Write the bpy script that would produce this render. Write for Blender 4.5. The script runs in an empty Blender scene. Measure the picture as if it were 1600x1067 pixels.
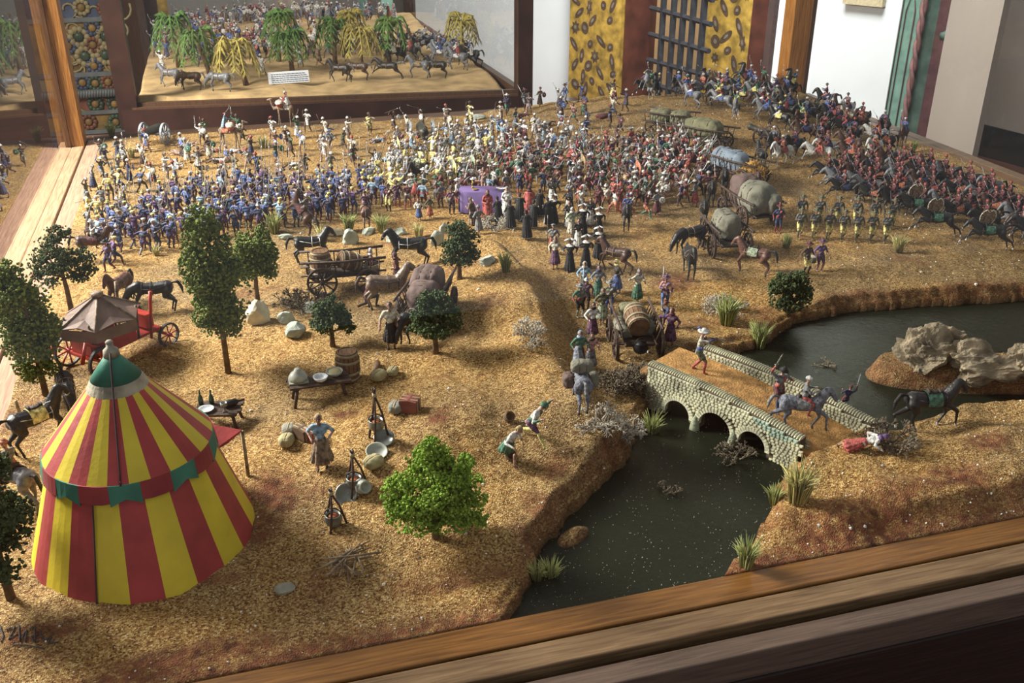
import bpy, bmesh, math, random
import numpy as np
from mathutils import Vector, Matrix, noise
random.seed(7); np.random.seed(7)
SC = bpy.context.scene
COL = SC.collection
PI = math.pi
R = math.radians

# ------------------------------------------------------------------ camera
F_PX, TILT, YAW, CAM_H = 1534.0, R(26.1), R(16.0), 5.0
SC.unit_settings.system = 'METRIC'
SC.unit_settings.scale_length = 0.1            # one unit is ten centimetres of museum case
cam_d = bpy.data.cameras.new('camera')
cam = bpy.data.objects.new('camera', cam_d); COL.objects.link(cam)
cam_d.sensor_width = 36.0
cam_d.lens = F_PX * 36.0 / 1600.0
cam_d.clip_start = 0.05; cam_d.clip_end = 400
cam.location = (0, 0, CAM_H)
cam.rotation_euler = (PI / 2 - TILT, 0, -YAW)
SC.camera = cam

# ------------------------------------------------------------------ light and exposure
w = bpy.data.worlds.new('room_light'); SC.world = w; w.use_nodes = True
w.node_tree.nodes['Background'].inputs[0].default_value = (0.93, 0.96, 1.0, 1)
w.node_tree.nodes['Background'].inputs[1].default_value = 0.30

def area_light(name, loc, target, sx, sy, power, color):
    l = bpy.data.lights.new(name, 'AREA'); l.shape = 'RECTANGLE'; l.size = sx; l.size_y = sy
    l.energy = power; l.color = color
    o = bpy.data.objects.new(name, l); COL.objects.link(o); o.location = loc
    o.rotation_euler = (Vector(target) - Vector(loc)).to_track_quat('-Z', 'Y').to_euler()
    return o
area_light('window_light', (-11, 17, 9.5), (2, 10, 0), 6, 6, 10200, (1.0, 0.95, 0.87))
rw = area_light('wall_fill_light', (12, 27, 22), (27, 50, 2), 12, 12, 8800, (0.97, 0.99, 1.0)); rw.data.spread = R(120)  # added fill lamp, no window there, brightens the white back wall
SC.view_settings.view_transform = 'Standard'
SC.view_settings.look = 'None'
SC.view_settings.exposure = 0.27
SC.view_settings.gamma = 1.0
SC.view_settings.use_curve_mapping = False

# ------------------------------------------------------------------ photograph geometry
FW = np.array([math.sin(YAW) * math.cos(TILT), math.cos(YAW) * math.cos(TILT), -math.sin(TILT)])
RT = np.array([math.cos(YAW), -math.sin(YAW), 0.0]); UP = np.cross(RT, FW)
def ray(px, py): return FW * F_PX + RT * (px - 800) - UP * (py - 533.5)
def P(px, py, z=0.0):
    d = ray(px, py); t = (z - CAM_H) / d[2]; return np.array([0, 0, CAM_H]) + d * t
def at_dist(px, py, dist):
    d = ray(px, py); t = dist / math.hypot(d[0], d[1]); return np.array([0, 0, CAM_H]) + d * t
def heading(deg): return R(-16 + deg)          # 0 away, 90 left, 180 towards, -90 right

# ------------------------------------------------------------------ materials
MATS = {}
def mat(name, col, rough=0.75, var=0.12, scale=12.0, bump=0.0, bscale=40.0, metal=0.0, spec=0.3, coat=0.0):
    if name in MATS: return MATS[name]
    m = bpy.data.materials.new(name); m.use_nodes = True; nt = m.node_tree; n = nt.nodes; L = nt.links
    b = n['Principled BSDF']
    b.inputs['Roughness'].default_value = rough; b.inputs['Metallic'].default_value = metal
    b.inputs['Specular IOR Level'].default_value = spec; b.inputs['Coat Weight'].default_value = coat
    tc = n.new('ShaderNodeTexCoord')
    ns = n.new('ShaderNodeTexNoise'); ns.inputs['Scale'].default_value = scale; ns.inputs['Detail'].default_value = 4
    L.new(tc.outputs['Object'], ns.inputs['Vector'])
    cr = n.new('ShaderNodeValToRGB')
    c = col
    lo = tuple(max(0, v * (1 - var * 1.6)) for v in c); hi = tuple(min(1, v * (1 + var * 1.6)) for v in c)
    cr.color_ramp.elements[0].position = 0.3; cr.color_ramp.elements[1].position = 0.7
    cr.color_ramp.elements[0].color = (*lo, 1); cr.color_ramp.elements[1].color = (*hi, 1)
    L.new(ns.outputs['Fac'], cr.inputs[0]); L.new(cr.outputs[0], b.inputs['Base Color'])
    if bump:
        n2 = n.new('ShaderNodeTexNoise'); n2.inputs['Scale'].default_value = bscale; n2.inputs['Detail'].default_value = 6
        L.new(tc.outputs['Object'], n2.inputs['Vector'])
        bp = n.new('ShaderNodeBump'); bp.inputs['Strength'].default_value = bump; bp.inputs['Distance'].default_value = 0.02
        L.new(n2.outputs['Fac'], bp.inputs['Height']); L.new(bp.outputs[0], b.inputs['Normal'])
    MATS[name] = m; return m

def wood_mat(name, c1, c2, axis=0, rough=0.45, scale=3.0, spec=0.4):
    m = bpy.data.materials.new(name); m.use_nodes = True; nt = m.node_tree; n = nt.nodes; L = nt.links
    b = n['Principled BSDF']; b.inputs['Roughness'].default_value = rough; b.inputs['Specular IOR Level'].default_value = spec
    tc = n.new('ShaderNodeTexCoord'); mp = n.new('ShaderNodeMapping')
    s = [14.0, 14.0, 14.0]; s[axis] = 0.7; mp.inputs['Scale'].default_value = s
    L.new(tc.outputs['Object'], mp.inputs[0])
    ns = n.new('ShaderNodeTexNoise'); ns.inputs['Scale'].default_value = scale; ns.inputs['Detail'].default_value = 8; ns.inputs['Distortion'].default_value = 0.6
    L.new(mp.outputs[0], ns.inputs['Vector'])
    cr = n.new('ShaderNodeValToRGB'); cr.color_ramp.elements[0].position = 0.35; cr.color_ramp.elements[1].position = 0.68
    cr.color_ramp.elements[0].color = (*c1, 1); cr.color_ramp.elements[1].color = (*c2, 1)
    L.new(ns.outputs['Fac'], cr.inputs[0]); L.new(cr.outputs[0], b.inputs['Base Color'])
    bp = n.new('ShaderNodeBump'); bp.inputs['Strength'].default_value = 0.15; bp.inputs['Distance'].default_value = 0.02
    L.new(ns.outputs['Fac'], bp.inputs['Height']); L.new(bp.outputs[0], b.inputs['Normal'])
    MATS[name] = m; return m

def glass_mat(name, tint=(1, 1, 1), gain=1.0, rough=0.0, base=0.0):
    m = bpy.data.materials.new(name); m.use_nodes = True; nt = m.node_tree; n = nt.nodes; L = nt.links
    for x in list(n): n.remove(x)
    out = n.new('ShaderNodeOutputMaterial'); tr = n.new('ShaderNodeBsdfTransparent'); gl = n.new('ShaderNodeBsdfGlossy')
    tr.inputs[0].default_value = (*tint, 1); gl.inputs['Roughness'].default_value = rough
    lw = n.new('ShaderNodeLayerWeight'); lw.inputs[0].default_value = 0.5   # Schlick reflectance, the same from both sides
    pw = n.new('ShaderNodeMath'); pw.operation = 'POWER'; pw.inputs[1].default_value = 5.0; L.new(lw.outputs['Facing'], pw.inputs[0])
    fr = n.new('ShaderNodeMath'); fr.operation = 'MULTIPLY_ADD'; fr.inputs[1].default_value = 0.96; fr.inputs[2].default_value = 0.04; L.new(pw.outputs[0], fr.inputs[0])
    mu = n.new('ShaderNodeMath'); mu.operation = 'MULTIPLY_ADD'; mu.use_clamp = True
    mu.inputs[1].default_value = gain; mu.inputs[2].default_value = base
    mx = n.new('ShaderNodeMixShader')
    L.new(fr.outputs[0], mu.inputs[0]); L.new(mu.outputs[0], mx.inputs[0])
    L.new(tr.outputs[0], mx.inputs[1]); L.new(gl.outputs[0], mx.inputs[2]); L.new(mx.outputs[0], out.inputs[0])
    MATS[name] = m; return m

# painted palette, linear rgb
PAL = dict(
    skin=(0.50, 0.24, 0.15), skin_dark=(0.13, 0.06, 0.035), hair=(0.06, 0.035, 0.02), hair_blond=(0.55, 0.36, 0.08),
    white=(0.72, 0.70, 0.64), cream=(0.62, 0.55, 0.38), grey=(0.22, 0.23, 0.24), steel=(0.66, 0.68, 0.70), dark_steel=(0.12, 0.13, 0.14),
    black=(0.018, 0.017, 0.018), navy=(0.035, 0.05, 0.16), blue=(0.06, 0.13, 0.42), light_blue=(0.22, 0.42, 0.62), purple=(0.15, 0.06, 0.26),
    plum=(0.17, 0.05, 0.13), maroon=(0.16, 0.025, 0.03), red=(0.55, 0.05, 0.03), orange=(0.70, 0.16, 0.03), pink=(0.62, 0.25, 0.24),
    yellow=(0.98, 0.72, 0.05), ochre=(0.42, 0.26, 0.06), green=(0.04, 0.20, 0.10), olive=(0.13, 0.13, 0.05), brown=(0.11, 0.055, 0.03),
    dark_brown=(0.045, 0.025, 0.016), tan=(0.30, 0.18, 0.09), pale_green=(0.35, 0.45, 0.25), wood=(0.16, 0.09, 0.05), pole=(0.34, 0.25, 0.18),
    iron=(0.06, 0.06, 0.07), horse_black=(0.02, 0.018, 0.018), horse_bay=(0.085, 0.035, 0.02), horse_grey=(0.16, 0.17, 0.19),
    horse_dun=(0.20, 0.12, 0.065), horse_white=(0.55, 0.54, 0.50), horse_chestnut=(0.15, 0.05, 0.025), donkey=(0.16, 0.18, 0.24), sole=(0.6, 0.58, 0.55))
def pm(k):
    if 'paint_' + k in MATS: return MATS['paint_' + k]
    g = k in ('steel', 'dark_steel', 'iron')
    hs = k.startswith('horse')
    c = PAL[k]; l_ = .3 * c[0] + .55 * c[1] + .15 * c[2]; d = 0.33; f_ = 0.74 if not hs else 0.9
    c = tuple((v * (1 - d) + l_ * d) * f_ for v in c)
    return mat('paint_' + k, c, rough=0.42 if (g or hs) else 0.65, var=0.46 if not hs else 0.25, scale=15, bump=0.5 if not hs else 0.2, bscale=26, metal=0.15 if g else 0.0, spec=0.4)

# ------------------------------------------------------------------ mesh builder
class MB:
    def __init__(s): s.v = []; s.f = []; s.m = []; s.bones = []
    def add(s, vs, fs, m=0):
        o = len(s.v); s.v.extend([tuple(map(float, v)) for v in vs]); s.f.extend([tuple(i + o for i in f) for f in fs]); s.m.extend([m] * len(fs)); return s
    def tube(s, pts, rad, m=0, n=8, flat=1.0, cap=True):
        pts = [Vector(p) for p in pts]
        if not hasattr(rad, '__len__'): rad = [rad] * len(pts)
        vs, fs = [], []; prev = None
        for i, p in enumerate(pts):
            a = pts[max(i - 1, 0)]; b = pts[min(i + 1, len(pts) - 1)]; t = (b - a)
            if t.length < 1e-9: t = Vector((0, 0, 1))
            t.normalize()
            if prev is None:
                u = t.cross(Vector((0, 0, 1)))
                if u.length < 0.15: u = t.cross(Vector((0, 1, 0)))
            else: u = prev - t * prev.dot(t)
            if u.length < 1e-6: u = t.orthogonal()
            u.normalize(); prev = u; w_ = t.cross(u)
            for k in range(n):
                an = 2 * PI * k / n
                vs.append(p + u * math.cos(an) * rad[i] + w_ * math.sin(an) * rad[i] * flat)
        for i in range(len(pts) - 1):
            for k in range(n):
                fs.append((i * n + k, i * n + (k + 1) % n, (i + 1) * n + (k + 1) % n, (i + 1) * n + k))
        if cap:
            fs.append(tuple(range(n - 1, -1, -1))); fs.append(tuple((len(pts) - 1) * n + k for k in range(n)))
        return s.add(vs, fs, m)
    def cap(s, a, b, ra, rb, m=0, n=8):            # capsule with round ends, also remembered as a bone
        a = Vector(a); b = Vector(b); d = b - a; L_ = d.length; t = d.normalized() if L_ > 1e-6 else Vector((0, 0, 1))
        if L_ < 1e-6: b = a + t * 1e-4
        pts, rr = [], []
        for k in (-90, -60, -30): pts.append(a + t * ra * math.sin(R(k))); rr.append(max(ra * math.cos(R(k)), ra * 0.05))
        pts.append(a); rr.append(ra); pts.append(b); rr.append(rb)
        for k in (30, 60, 90): pts.append(b + t * rb * math.sin(R(k))); rr.append(max(rb * math.cos(R(k)), rb * 0.05))
        s.tube(pts, rr, m, n); s.bones.append((tuple(a), tuple(b), ra, rb, m)); return s
    def ell(s, c, r, m=0, n=10, rings=6, rot=None):
        vs, fs = [], []; rot = rot or Matrix.Identity(3)
        c = Vector(c)
        for i in range(1, rings):
            th = PI * i / rings
            for k in range(n):
                ph = 2 * PI * k / n
                vs.append(c + rot @ Vector((r[0] * math.sin(th) * math.cos(ph), r[1] * math.sin(th) * math.sin(ph), r[2] * math.cos(th))))
        vs.append(c + rot @ Vector((0, 0, r[2]))); vs.append(c + rot @ Vector((0, 0, -r[2])))
        T, B = len(vs) - 2, len(vs) - 1
        for i in range(rings - 2):
            for k in range(n): fs.append((i * n + k, (i + 1) * n + k, (i + 1) * n + (k + 1) % n, i * n + (k + 1) % n))
        for k in range(n): fs.append((T, k, (k + 1) % n)); fs.append((B, (rings - 2) * n + (k + 1) % n, (rings - 2) * n + k))
        return s.add(vs, fs, m)
    def box(s, c, size, m=0, rot=None, taper=1.0):
        rot = rot or Matrix.Identity(3); c = Vector(c); x, y, z = [k / 2 for k in size]
        vs = [c + rot @ Vector((sx * x * (taper if sz > 0 else 1), sy * y * (taper if sz > 0 else 1), sz * z)) for sz in (-1, 1) for sy in (-1, 1) for sx in (-1, 1)]
        return s.add(vs, [(0, 2, 3, 1), (4, 5, 7, 6), (0, 1, 5, 4), (2, 6, 7, 3), (0, 4, 6, 2), (1, 3, 7, 5)], m)
    def lathe(s, prof, m=0, n=16, c=(0, 0, 0), rot=None, cap=True):
        rot = rot or Matrix.Identity(3); c = Vector(c); vs, fs = [], []
        for r, z in prof:
            for k in range(n):
                a = 2 * PI * k / n; vs.append(c + rot @ Vector((r * math.cos(a), r * math.sin(a), z)))
        for i in range(len(prof) - 1):
            for k in range(n): fs.append((i * n + k, i * n + (k + 1) % n, (i + 1) * n + (k + 1) % n, (i + 1) * n + k))
        if cap: fs.append(tuple(range(n - 1, -1, -1))); fs.append(tuple((len(prof) - 1) * n + k for k in range(n)))
        return s.add(vs, fs, m)
    def prism(s, poly, h0, h1, m=0, M=None):       # polygon in xy extruded along z
        M = M or Matrix.Identity(4); k = len(poly)
        vs = [M @ Vector((x, y, h0)) for x, y in poly] + [M @ Vector((x, y, h1)) for x, y in poly]
        fs = [tuple(range(k - 1, -1, -1)), tuple(range(k, 2 * k))] + [(i, (i + 1) % k, k + (i + 1) % k, k + i) for i in range(k)]
        return s.add(vs, fs, m)
    def mesh(s, name, mats, smooth=True):
        me = bpy.data.meshes.new(name); me.from_pydata(s.v, [], s.f)
        for q in mats: me.materials.append(q)
        me.polygons.foreach_set('material_index', np.array(s.m, dtype=np.int32))
        me.polygons.foreach_set('use_smooth', np.full(len(s.f), smooth)); me.update(); return me
    def obj(s, name, mats, parent=None, smooth=True, loc=None, rz=0.0):
        if not isinstance(mats, (list, tuple)): mats = [mats]
        return link(name, s.mesh(name, mats, smooth), parent, loc, rz)

def link(name, me, parent=None, loc=None, rz=0.0, sc=None):
    o = bpy.data.objects.new(name, me); COL.objects.link(o)
    if parent is not None: o.parent = parent
    if loc is not None: o.location = tuple(loc)
    o.rotation_euler = (0, 0, rz)
    if sc is not None: o.scale = (sc, sc, sc)
    return o
def empty(name, loc=(0, 0, 0), rz=0.0, sc=None):
    o = link(name, None, None, loc, rz, sc); o.empty_display_size = 0.1; return o
def tag(o, label=None, cat=None, group=None, kind=None):
    if label: o['label'] = label
    if cat: o['category'] = cat
    if group: o['group'] = group
    if kind: o['kind'] = kind
    return o
def copy_tree(o, parent=None):
    c = o.copy(); COL.objects.link(c)
    if parent is not None: c.parent = parent
    for ch in o.children: copy_tree(ch, c)
    return c
def hexmat(a, r): return Matrix.Rotation(R(r), 3, a)

# ------------------------------------------------------------------ terrain
X0, X1, Y0, Y1 = -2.52, 12.87, 5.37, 20.87
WATER = -0.10
CTRL = [(560, 400, .02), (650, 400, .05), (740, 395, .12), (450, 420, .02), (350, 410, .02), (200, 400, 0), (130, 380, 0), (300, 330, 0), (500, 340, 0),
        (700, 340, 0), (840, 400, .02), (900, 420, 0), (1000, 420, .02), (1100, 420, .05), (800, 330, 0), (600, 440, .08), (700, 480, .16), (770, 430, .12),
        (770, 500, .16), (800, 560, .14), (820, 620, .12), (700, 560, .18), (600, 540, .2), (500, 560, .15), (400, 560, .1), (250, 560, .08), (100, 600, .05),
        (60, 700, .05), (300, 700, .1), (450, 700, .16), (600, 700, .2), (700, 650, .26), (850, 680, .14), (900, 720, .12), (950, 690, .10), (820, 760, .16), (760, 820, .18),
        (500, 850, .12), (650, 880, .08), (800, 880, .06), (300, 1000, .06), (500, 1010, .02), (700, 960, .02), (50, 950, .08), (600, 980, .02), (120, 1040, .03),
        (845, 440, .06), (880, 480, .0), (890, 540, -.02), (900, 600, 0), (920, 640, .04), (950, 540, 0), (1000, 500, 0), (1000, 560, .03), (960, 610, .03),
        (1080, 560, .12), (1100, 520, .05), (1180, 500, .05), (1150, 460, .05), (1230, 480, .06), (1300, 440, .12), (1400, 430, .14), (1500, 440, .12), (1600, 430, .12), (1300, 380, .08),
        (1450, 380, .06), (1600, 380, .03), (1200, 400, .03), (1200, 300, .05), (1400, 280, .03), (1550, 300, .0), (1100, 300, .02), (1000, 300, 0),
        (900, 250, .02), (1000, 200, .14), (1100, 170, .2), (1200, 165, .14), (1150, 220, .15), (1050, 240, .05), (900, 175, .18), (960, 165, .22), (800, 175, .12),
        (740, 185, .02), (600, 195, 0), (400, 205, 0), (200, 215, 0), (600, 260, 0), (400, 260, 0), (250, 260, 0), (1300, 190, .05), (1370, 210, .03), (1300, 250, .06),
        (1280, 720, .16), (1260, 760, .12), (1350, 700, .16), (1230, 790, .08), (1200, 860, .02), (1260, 850, .04), (1330, 800, .16), (1400, 760, .2), (1400, 700, .16), (1500, 700, .2),
        (1500, 770, .22), (1600, 740, .26), (1600, 680, .22), (1400, 840, .02), (1500, 825, .02), (1600, 808, .01), (1300, 862, .01), (1550, 655, .12), (1450, 672, .06)]
cp = np.array([P(a, b, z)[:2].tolist() + [z] for a, b, z in CTRL])
WPOLY_PX = [(790, 990), (826, 930), (838, 880), (872, 826), (935, 766), (985, 716), (1003, 655), (1040, 590), (1110, 560), (1185, 545), (1245, 505), (1330, 489), (1450, 479),
            (1640, 470), (1680, 640), (1560, 646), (1500, 652), (1440, 668), (1400, 682), (1352, 688), (1260, 722), (1222, 752), (1195, 800), (1180, 842), (1155, 866), (1130, 905), (1100, 960)]
wpoly = np.array([P(a, b, WATER)[:2] for a, b in WPOLY_PX])
def sdist(x, y, poly):                             # signed distance, negative inside
    d = np.full(x.shape, 1e9); inside = np.zeros(x.shape, bool); n = len(poly)
    for i in range(n):
        ax, ay = poly[i]; bx, by = poly[(i + 1) % n]; ex, ey = bx - ax, by - ay
        t = np.clip(((x - ax) * ex + (y - ay) * ey) / (ex * ex + ey * ey), 0, 1)
        d = np.minimum(d, np.hypot(x - ax - t * ex, y - ay - t * ey))
        c = ((ay > y) != (by > y)) & (x < (bx - ax) * (y - ay) / (by - ay + 1e-12) + ax); inside ^= c
    return np.where(inside, -d, d)
def vnoise(x, y, s, seed):                         # smooth lattice noise, -1..1
    r = np.random.RandomState(seed).rand(64, 64) * 2 - 1
    u, v = x * s + 31.7, y * s + 17.3; i, j = np.floor(u).astype(int), np.floor(v).astype(int); fu, fv = u - i, v - j
    fu = fu * fu * (3 - 2 * fu); fv = fv * fv * (3 - 2 * fv)
    g = lambda a, b: r[a % 64, b % 64]
    return (g(i, j) * (1 - fu) + g(i + 1, j) * fu) * (1 - fv) + (g(i, j + 1) * (1 - fu) + g(i + 1, j + 1) * fu) * fv
NX, NY = 560, 564
gx = np.linspace(X0, X1, NX); gy = np.linspace(Y0, Y1, NY); GX, GY = np.meshgrid(gx, gy)
num = np.zeros_like(GX); den = np.zeros_like(GX)
for a, b, z in cp:
    wt = 1.0 / ((GX - a) ** 2 + (GY - b) ** 2 + 0.03 + 0.002 * b) ** 2.2; num += wt * z; den += wt
LAND = num / den
RPX = [(768, 408), (812, 446), (838, 495), (850, 545), (868, 590), (893, 645), (945, 690)]
rln = np.array([P(a, b, .2)[:2] for a, b in RPX]); rpoly = np.array([P(a, b, .2)[:2] for a, b in RPX + [(900, 900), (200, 900), (100, 408)]])
rd = np.full(GX.shape, 1e9)
for (ax, ay), (bx, by) in zip(rln, rln[1:]):
    ex, ey = bx - ax, by - ay; t = np.clip(((GX - ax) * ex + (GY - ay) * ey) / (ex * ex + ey * ey), 0, 1); rd = np.minimum(rd, np.hypot(GX - ax - t * ex, GY - ay - t * ey))
rin = sdist(GX, GY, rpoly) < 0; rq = np.clip(1 - rd / 0.50, 0, 1); rq = rq * rq * (3 - 2 * rq); rend = np.clip((GY - 6.9) / .7, 0, 1) * np.clip((13.2 - GY) / 1.2, 0, 1)
LAND += rend * np.where(rin, 0.36 * np.exp(-rd / 1.0), 0.36 * rq)
LAND += 0.026 * vnoise(GX, GY, 1.1, 3) + 0.022 * vnoise(GX, GY, 3.1, 4) + 0.012 * vnoise(GX, GY, 7.5, 5) + 0.006 * vnoise(GX, GY, 16, 6)
SD = sdist(GX, GY, wpoly) + 0.035 * vnoise(GX, GY, 4.0, 8) + 0.02 * vnoise(GX, GY, 11.0, 9)
bank = np.clip(SD / 0.13, 0, 1); bank = bank * bank * (3 - 2 * bank)
HZ = np.where(SD > 0, (WATER - 0.01) * (1 - bank) + np.maximum(LAND, -0.02) * bank, WATER - 0.01 - 0.3 * np.clip(-SD / 0.5, 0, 1))
# sandy spit inside the near pool and the island in the upper pool
def blob(px, py, z, rx, ry, ang=0.0):
    c = P(px, py, z); dx, dy = GX - c[0], GY - c[1]; ca, sa = math.cos(R(ang)), math.sin(R(ang))
    return np.exp(-(((dx * ca + dy * sa) / rx) ** 2 + ((-dx * sa + dy * ca) / ry) ** 2))
HZ = np.maximum(HZ, WATER - 0.3 + 0.36 * blob(896, 838, WATER, .42, .22, 30) + 0.012 * vnoise(GX, GY, 9, 15))
isl = WATER - 0.3 + 0.50 * np.clip(1.25 * (blob(1400, 585, WATER, .38, .26, -5) + blob(1500, 592, WATER, .6, .30, -8) + blob(1620, 592, WATER, .9, .36, -12)), 0, 1)
HZ = np.maximum(HZ, np.where(isl > WATER - 0.25, isl + 0.02 * vnoise(GX, GY, 6, 12), -9))
# ridged front slope down to the trim
fr = np.clip((GY - Y0) / 0.25, 0, 1)
HZ = np.where(SD > 0.02, np.maximum(HZ * fr + 0.005 * (1 - fr), 0.004), HZ)
HZ += np.where(SD > 0.15, 0.02 * np.abs(vnoise(GX * .5, GY * 2.2, 2.4, 21)) * np.exp(-((GY - 5.8) / .5) ** 2), 0)
def hz(x, y):
    u = (x - X0) / (X1 - X0) * (NX - 1); v = (y - Y0) / (Y1 - Y0) * (NY - 1)
    if not (0 <= u < NX - 1 and 0 <= v < NY - 1): return 0.0
    i, j = int(u), int(v); a, b = u - i, v - j
    return float((HZ[j, i] * (1 - a) + HZ[j, i + 1] * a) * (1 - b) + (HZ[j + 1, i] * (1 - a) + HZ[j + 1, i + 1] * a) * b)
def G(px, py, water=False):                        # where the photograph's pixel meets the modelled ground
    d = ray(px, py); o = np.array([0, 0, CAM_H]); t0 = (0.7 - CAM_H) / d[2]; t1 = (-0.5 - CAM_H) / d[2]
    for k in range(160):
        t = t0 + (t1 - t0) * k / 159.0; p = o + d * t
        g = hz(p[0], p[1])
        if water: g = max(g, WATER)
        if p[2] <= g: return Vector((p[0], p[1], g))
    return Vector(p)

def terrain_material():
    m = bpy.data.materials.new('sand_and_earth'); m.use_nodes = True; nt = m.node_tree; n = nt.nodes; L = nt.links
    b = n['Principled BSDF']; b.inputs['Roughness'].default_value = 0.85; b.inputs['Specular IOR Level'].default_value = 0.25
    tc = n.new('ShaderNodeTexCoord')
    def noise_(s, d=4, dist=0.0):
        x = n.new('ShaderNodeTexNoise'); x.inputs['Scale'].default_value = s; x.inputs['Detail'].default_value = d; x.inputs['Distortion'].default_value = dist
        L.new(tc.outputs['Object'], x.inputs['Vector']); return x
    def ramp(src, stops):
        r = n.new('ShaderNodeValToRGB'); r.color_ramp.elements[0].position = stops[0][0]; r.color_ramp.elements[0].color = (*stops[0][1], 1)
        r.color_ramp.elements[1].position = stops[-1][0]; r.color_ramp.elements[1].color = (*stops[-1][1], 1)
        for p_, c_ in stops[1:-1]:
            e = r.color_ramp.elements.new(p_); e.color = (*c_, 1)
        L.new(src, r.inputs[0]); return r
    def mix(fac, a, b_):
        x = n.new('ShaderNodeMix'); x.data_type = 'RGBA'; L.new(fac, x.inputs[0]); L.new(a, x.inputs[6]); L.new(b_, x.inputs[7]); return x.outputs[2]
    vo = n.new('ShaderNodeTexVoronoi'); vo.inputs['Scale'].default_value = 78.0; L.new(tc.outputs['Object'], vo.inputs['Vector'])
    sep = n.new('ShaderNodeSeparateColor'); L.new(vo.outputs['Color'], sep.inputs[0])
    grain = ramp(sep.outputs[0], [(0.0, (0.085, 0.028, 0.008)), (0.22, (0.23, 0.11, 0.027)), (0.7, (0.41, 0.25, 0.080)), (1.0, (0.66, 0.48, 0.21))])
    dull = ramp(sep.outputs[0], [(0.0, (0.07, 0.03, 0.012)), (0.4, (0.21, 0.126, 0.047)), (1.0, (0.44, 0.32, 0.15))])
    big = noise_(0.55, 3)
    bigf = ramp(big.outputs['Fac'], [(0.42, (0, 0, 0)), (0.62, (1, 1, 1))])
    c = mix(bigf.outputs[0], grain.outputs[0], dull.outputs[0])
    red = noise_(1.3, 5, 0.4); redf = ramp(red.outputs['Fac'], [(0.60, (0, 0, 0)), (0.70, (1, 1, 1))])
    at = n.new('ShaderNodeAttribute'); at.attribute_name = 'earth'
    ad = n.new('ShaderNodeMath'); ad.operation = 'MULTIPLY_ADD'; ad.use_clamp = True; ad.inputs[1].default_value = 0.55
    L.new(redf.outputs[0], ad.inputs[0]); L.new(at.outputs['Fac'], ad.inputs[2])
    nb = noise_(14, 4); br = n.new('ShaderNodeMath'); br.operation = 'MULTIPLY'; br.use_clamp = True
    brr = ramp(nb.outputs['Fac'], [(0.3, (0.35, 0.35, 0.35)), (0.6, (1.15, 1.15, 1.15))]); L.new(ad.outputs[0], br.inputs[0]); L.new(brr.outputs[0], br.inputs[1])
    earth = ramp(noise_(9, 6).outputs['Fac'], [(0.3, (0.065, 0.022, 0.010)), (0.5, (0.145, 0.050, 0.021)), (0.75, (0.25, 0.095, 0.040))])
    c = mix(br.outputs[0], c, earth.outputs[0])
    wet = n.new('ShaderNodeAttribute'); wet.attribute_name = 'wet'
    wr = ramp(noise_(5, 7, 0.5).outputs['Fac'], [(0.32, (0.012, 0.014, 0.008)), (0.5, (0.030, 0.030, 0.013)), (0.68, (0.075, 0.040, 0.015))])
    c = mix(wet.outputs['Fac'], c, wr.outputs[0])
    L.new(c, b.inputs['Base Color'])
    nf = noise_(95, 4); sm = n.new('ShaderNodeMath'); sm.operation = 'ADD'
    L.new(vo.outputs['Distance'], sm.inputs[0]); L.new(nf.outputs['Fac'], sm.inputs[1])
    bp = n.new('ShaderNodeBump'); bp.inputs['Strength'].default_value = 0.9; bp.inputs['Distance'].default_value = 0.012
    L.new(sm.outputs[0], bp.inputs['Height'])
    nm = noise_(11, 6); bp2 = n.new('ShaderNodeBump'); bp2.inputs['Strength'].default_value = 0.55; bp2.inputs['Distance'].default_value = 0.06
    L.new(nm.outputs['Fac'], bp2.inputs['Height']); L.new(bp.outputs[0], bp2.inputs['Normal']); L.new(bp2.outputs[0], b.inputs['Normal'])
    return m

def grid_mesh(name, GX_, GY_, Z, skirt=0.35):
    ny, nx = Z.shape; vs = np.stack([GX_, GY_, Z], -1).reshape(-1, 3)
    idx = np.arange(nx * ny).reshape(ny, nx)
    q = np.stack([idx[:-1, :-1], idx[:-1, 1:], idx[1:, 1:], idx[1:, :-1]], -1).reshape(-1, 4)
    loop = np.concatenate([idx[0, :], idx[1:, -1], idx[-1, -2::-1], idx[-2:0:-1, 0]])
    low = vs[loop].copy(); low[:, 2] = -skirt; o = len(vs); k = len(loop)
    vs = np.concatenate([vs, low]); r = np.arange(k)
    sk = np.stack([loop, o + r, o + (r + 1) % k, loop[(r + 1) % k]], -1)
    me = bpy.data.meshes.new(name); me.from_pydata(vs.tolist(), [], np.concatenate([q, sk]).tolist())
    me.polygons.foreach_set('use_smooth', np.concatenate([np.ones(len(q), bool), np.zeros(len(sk), bool)])); me.update(); return me, len(vs), k

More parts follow.
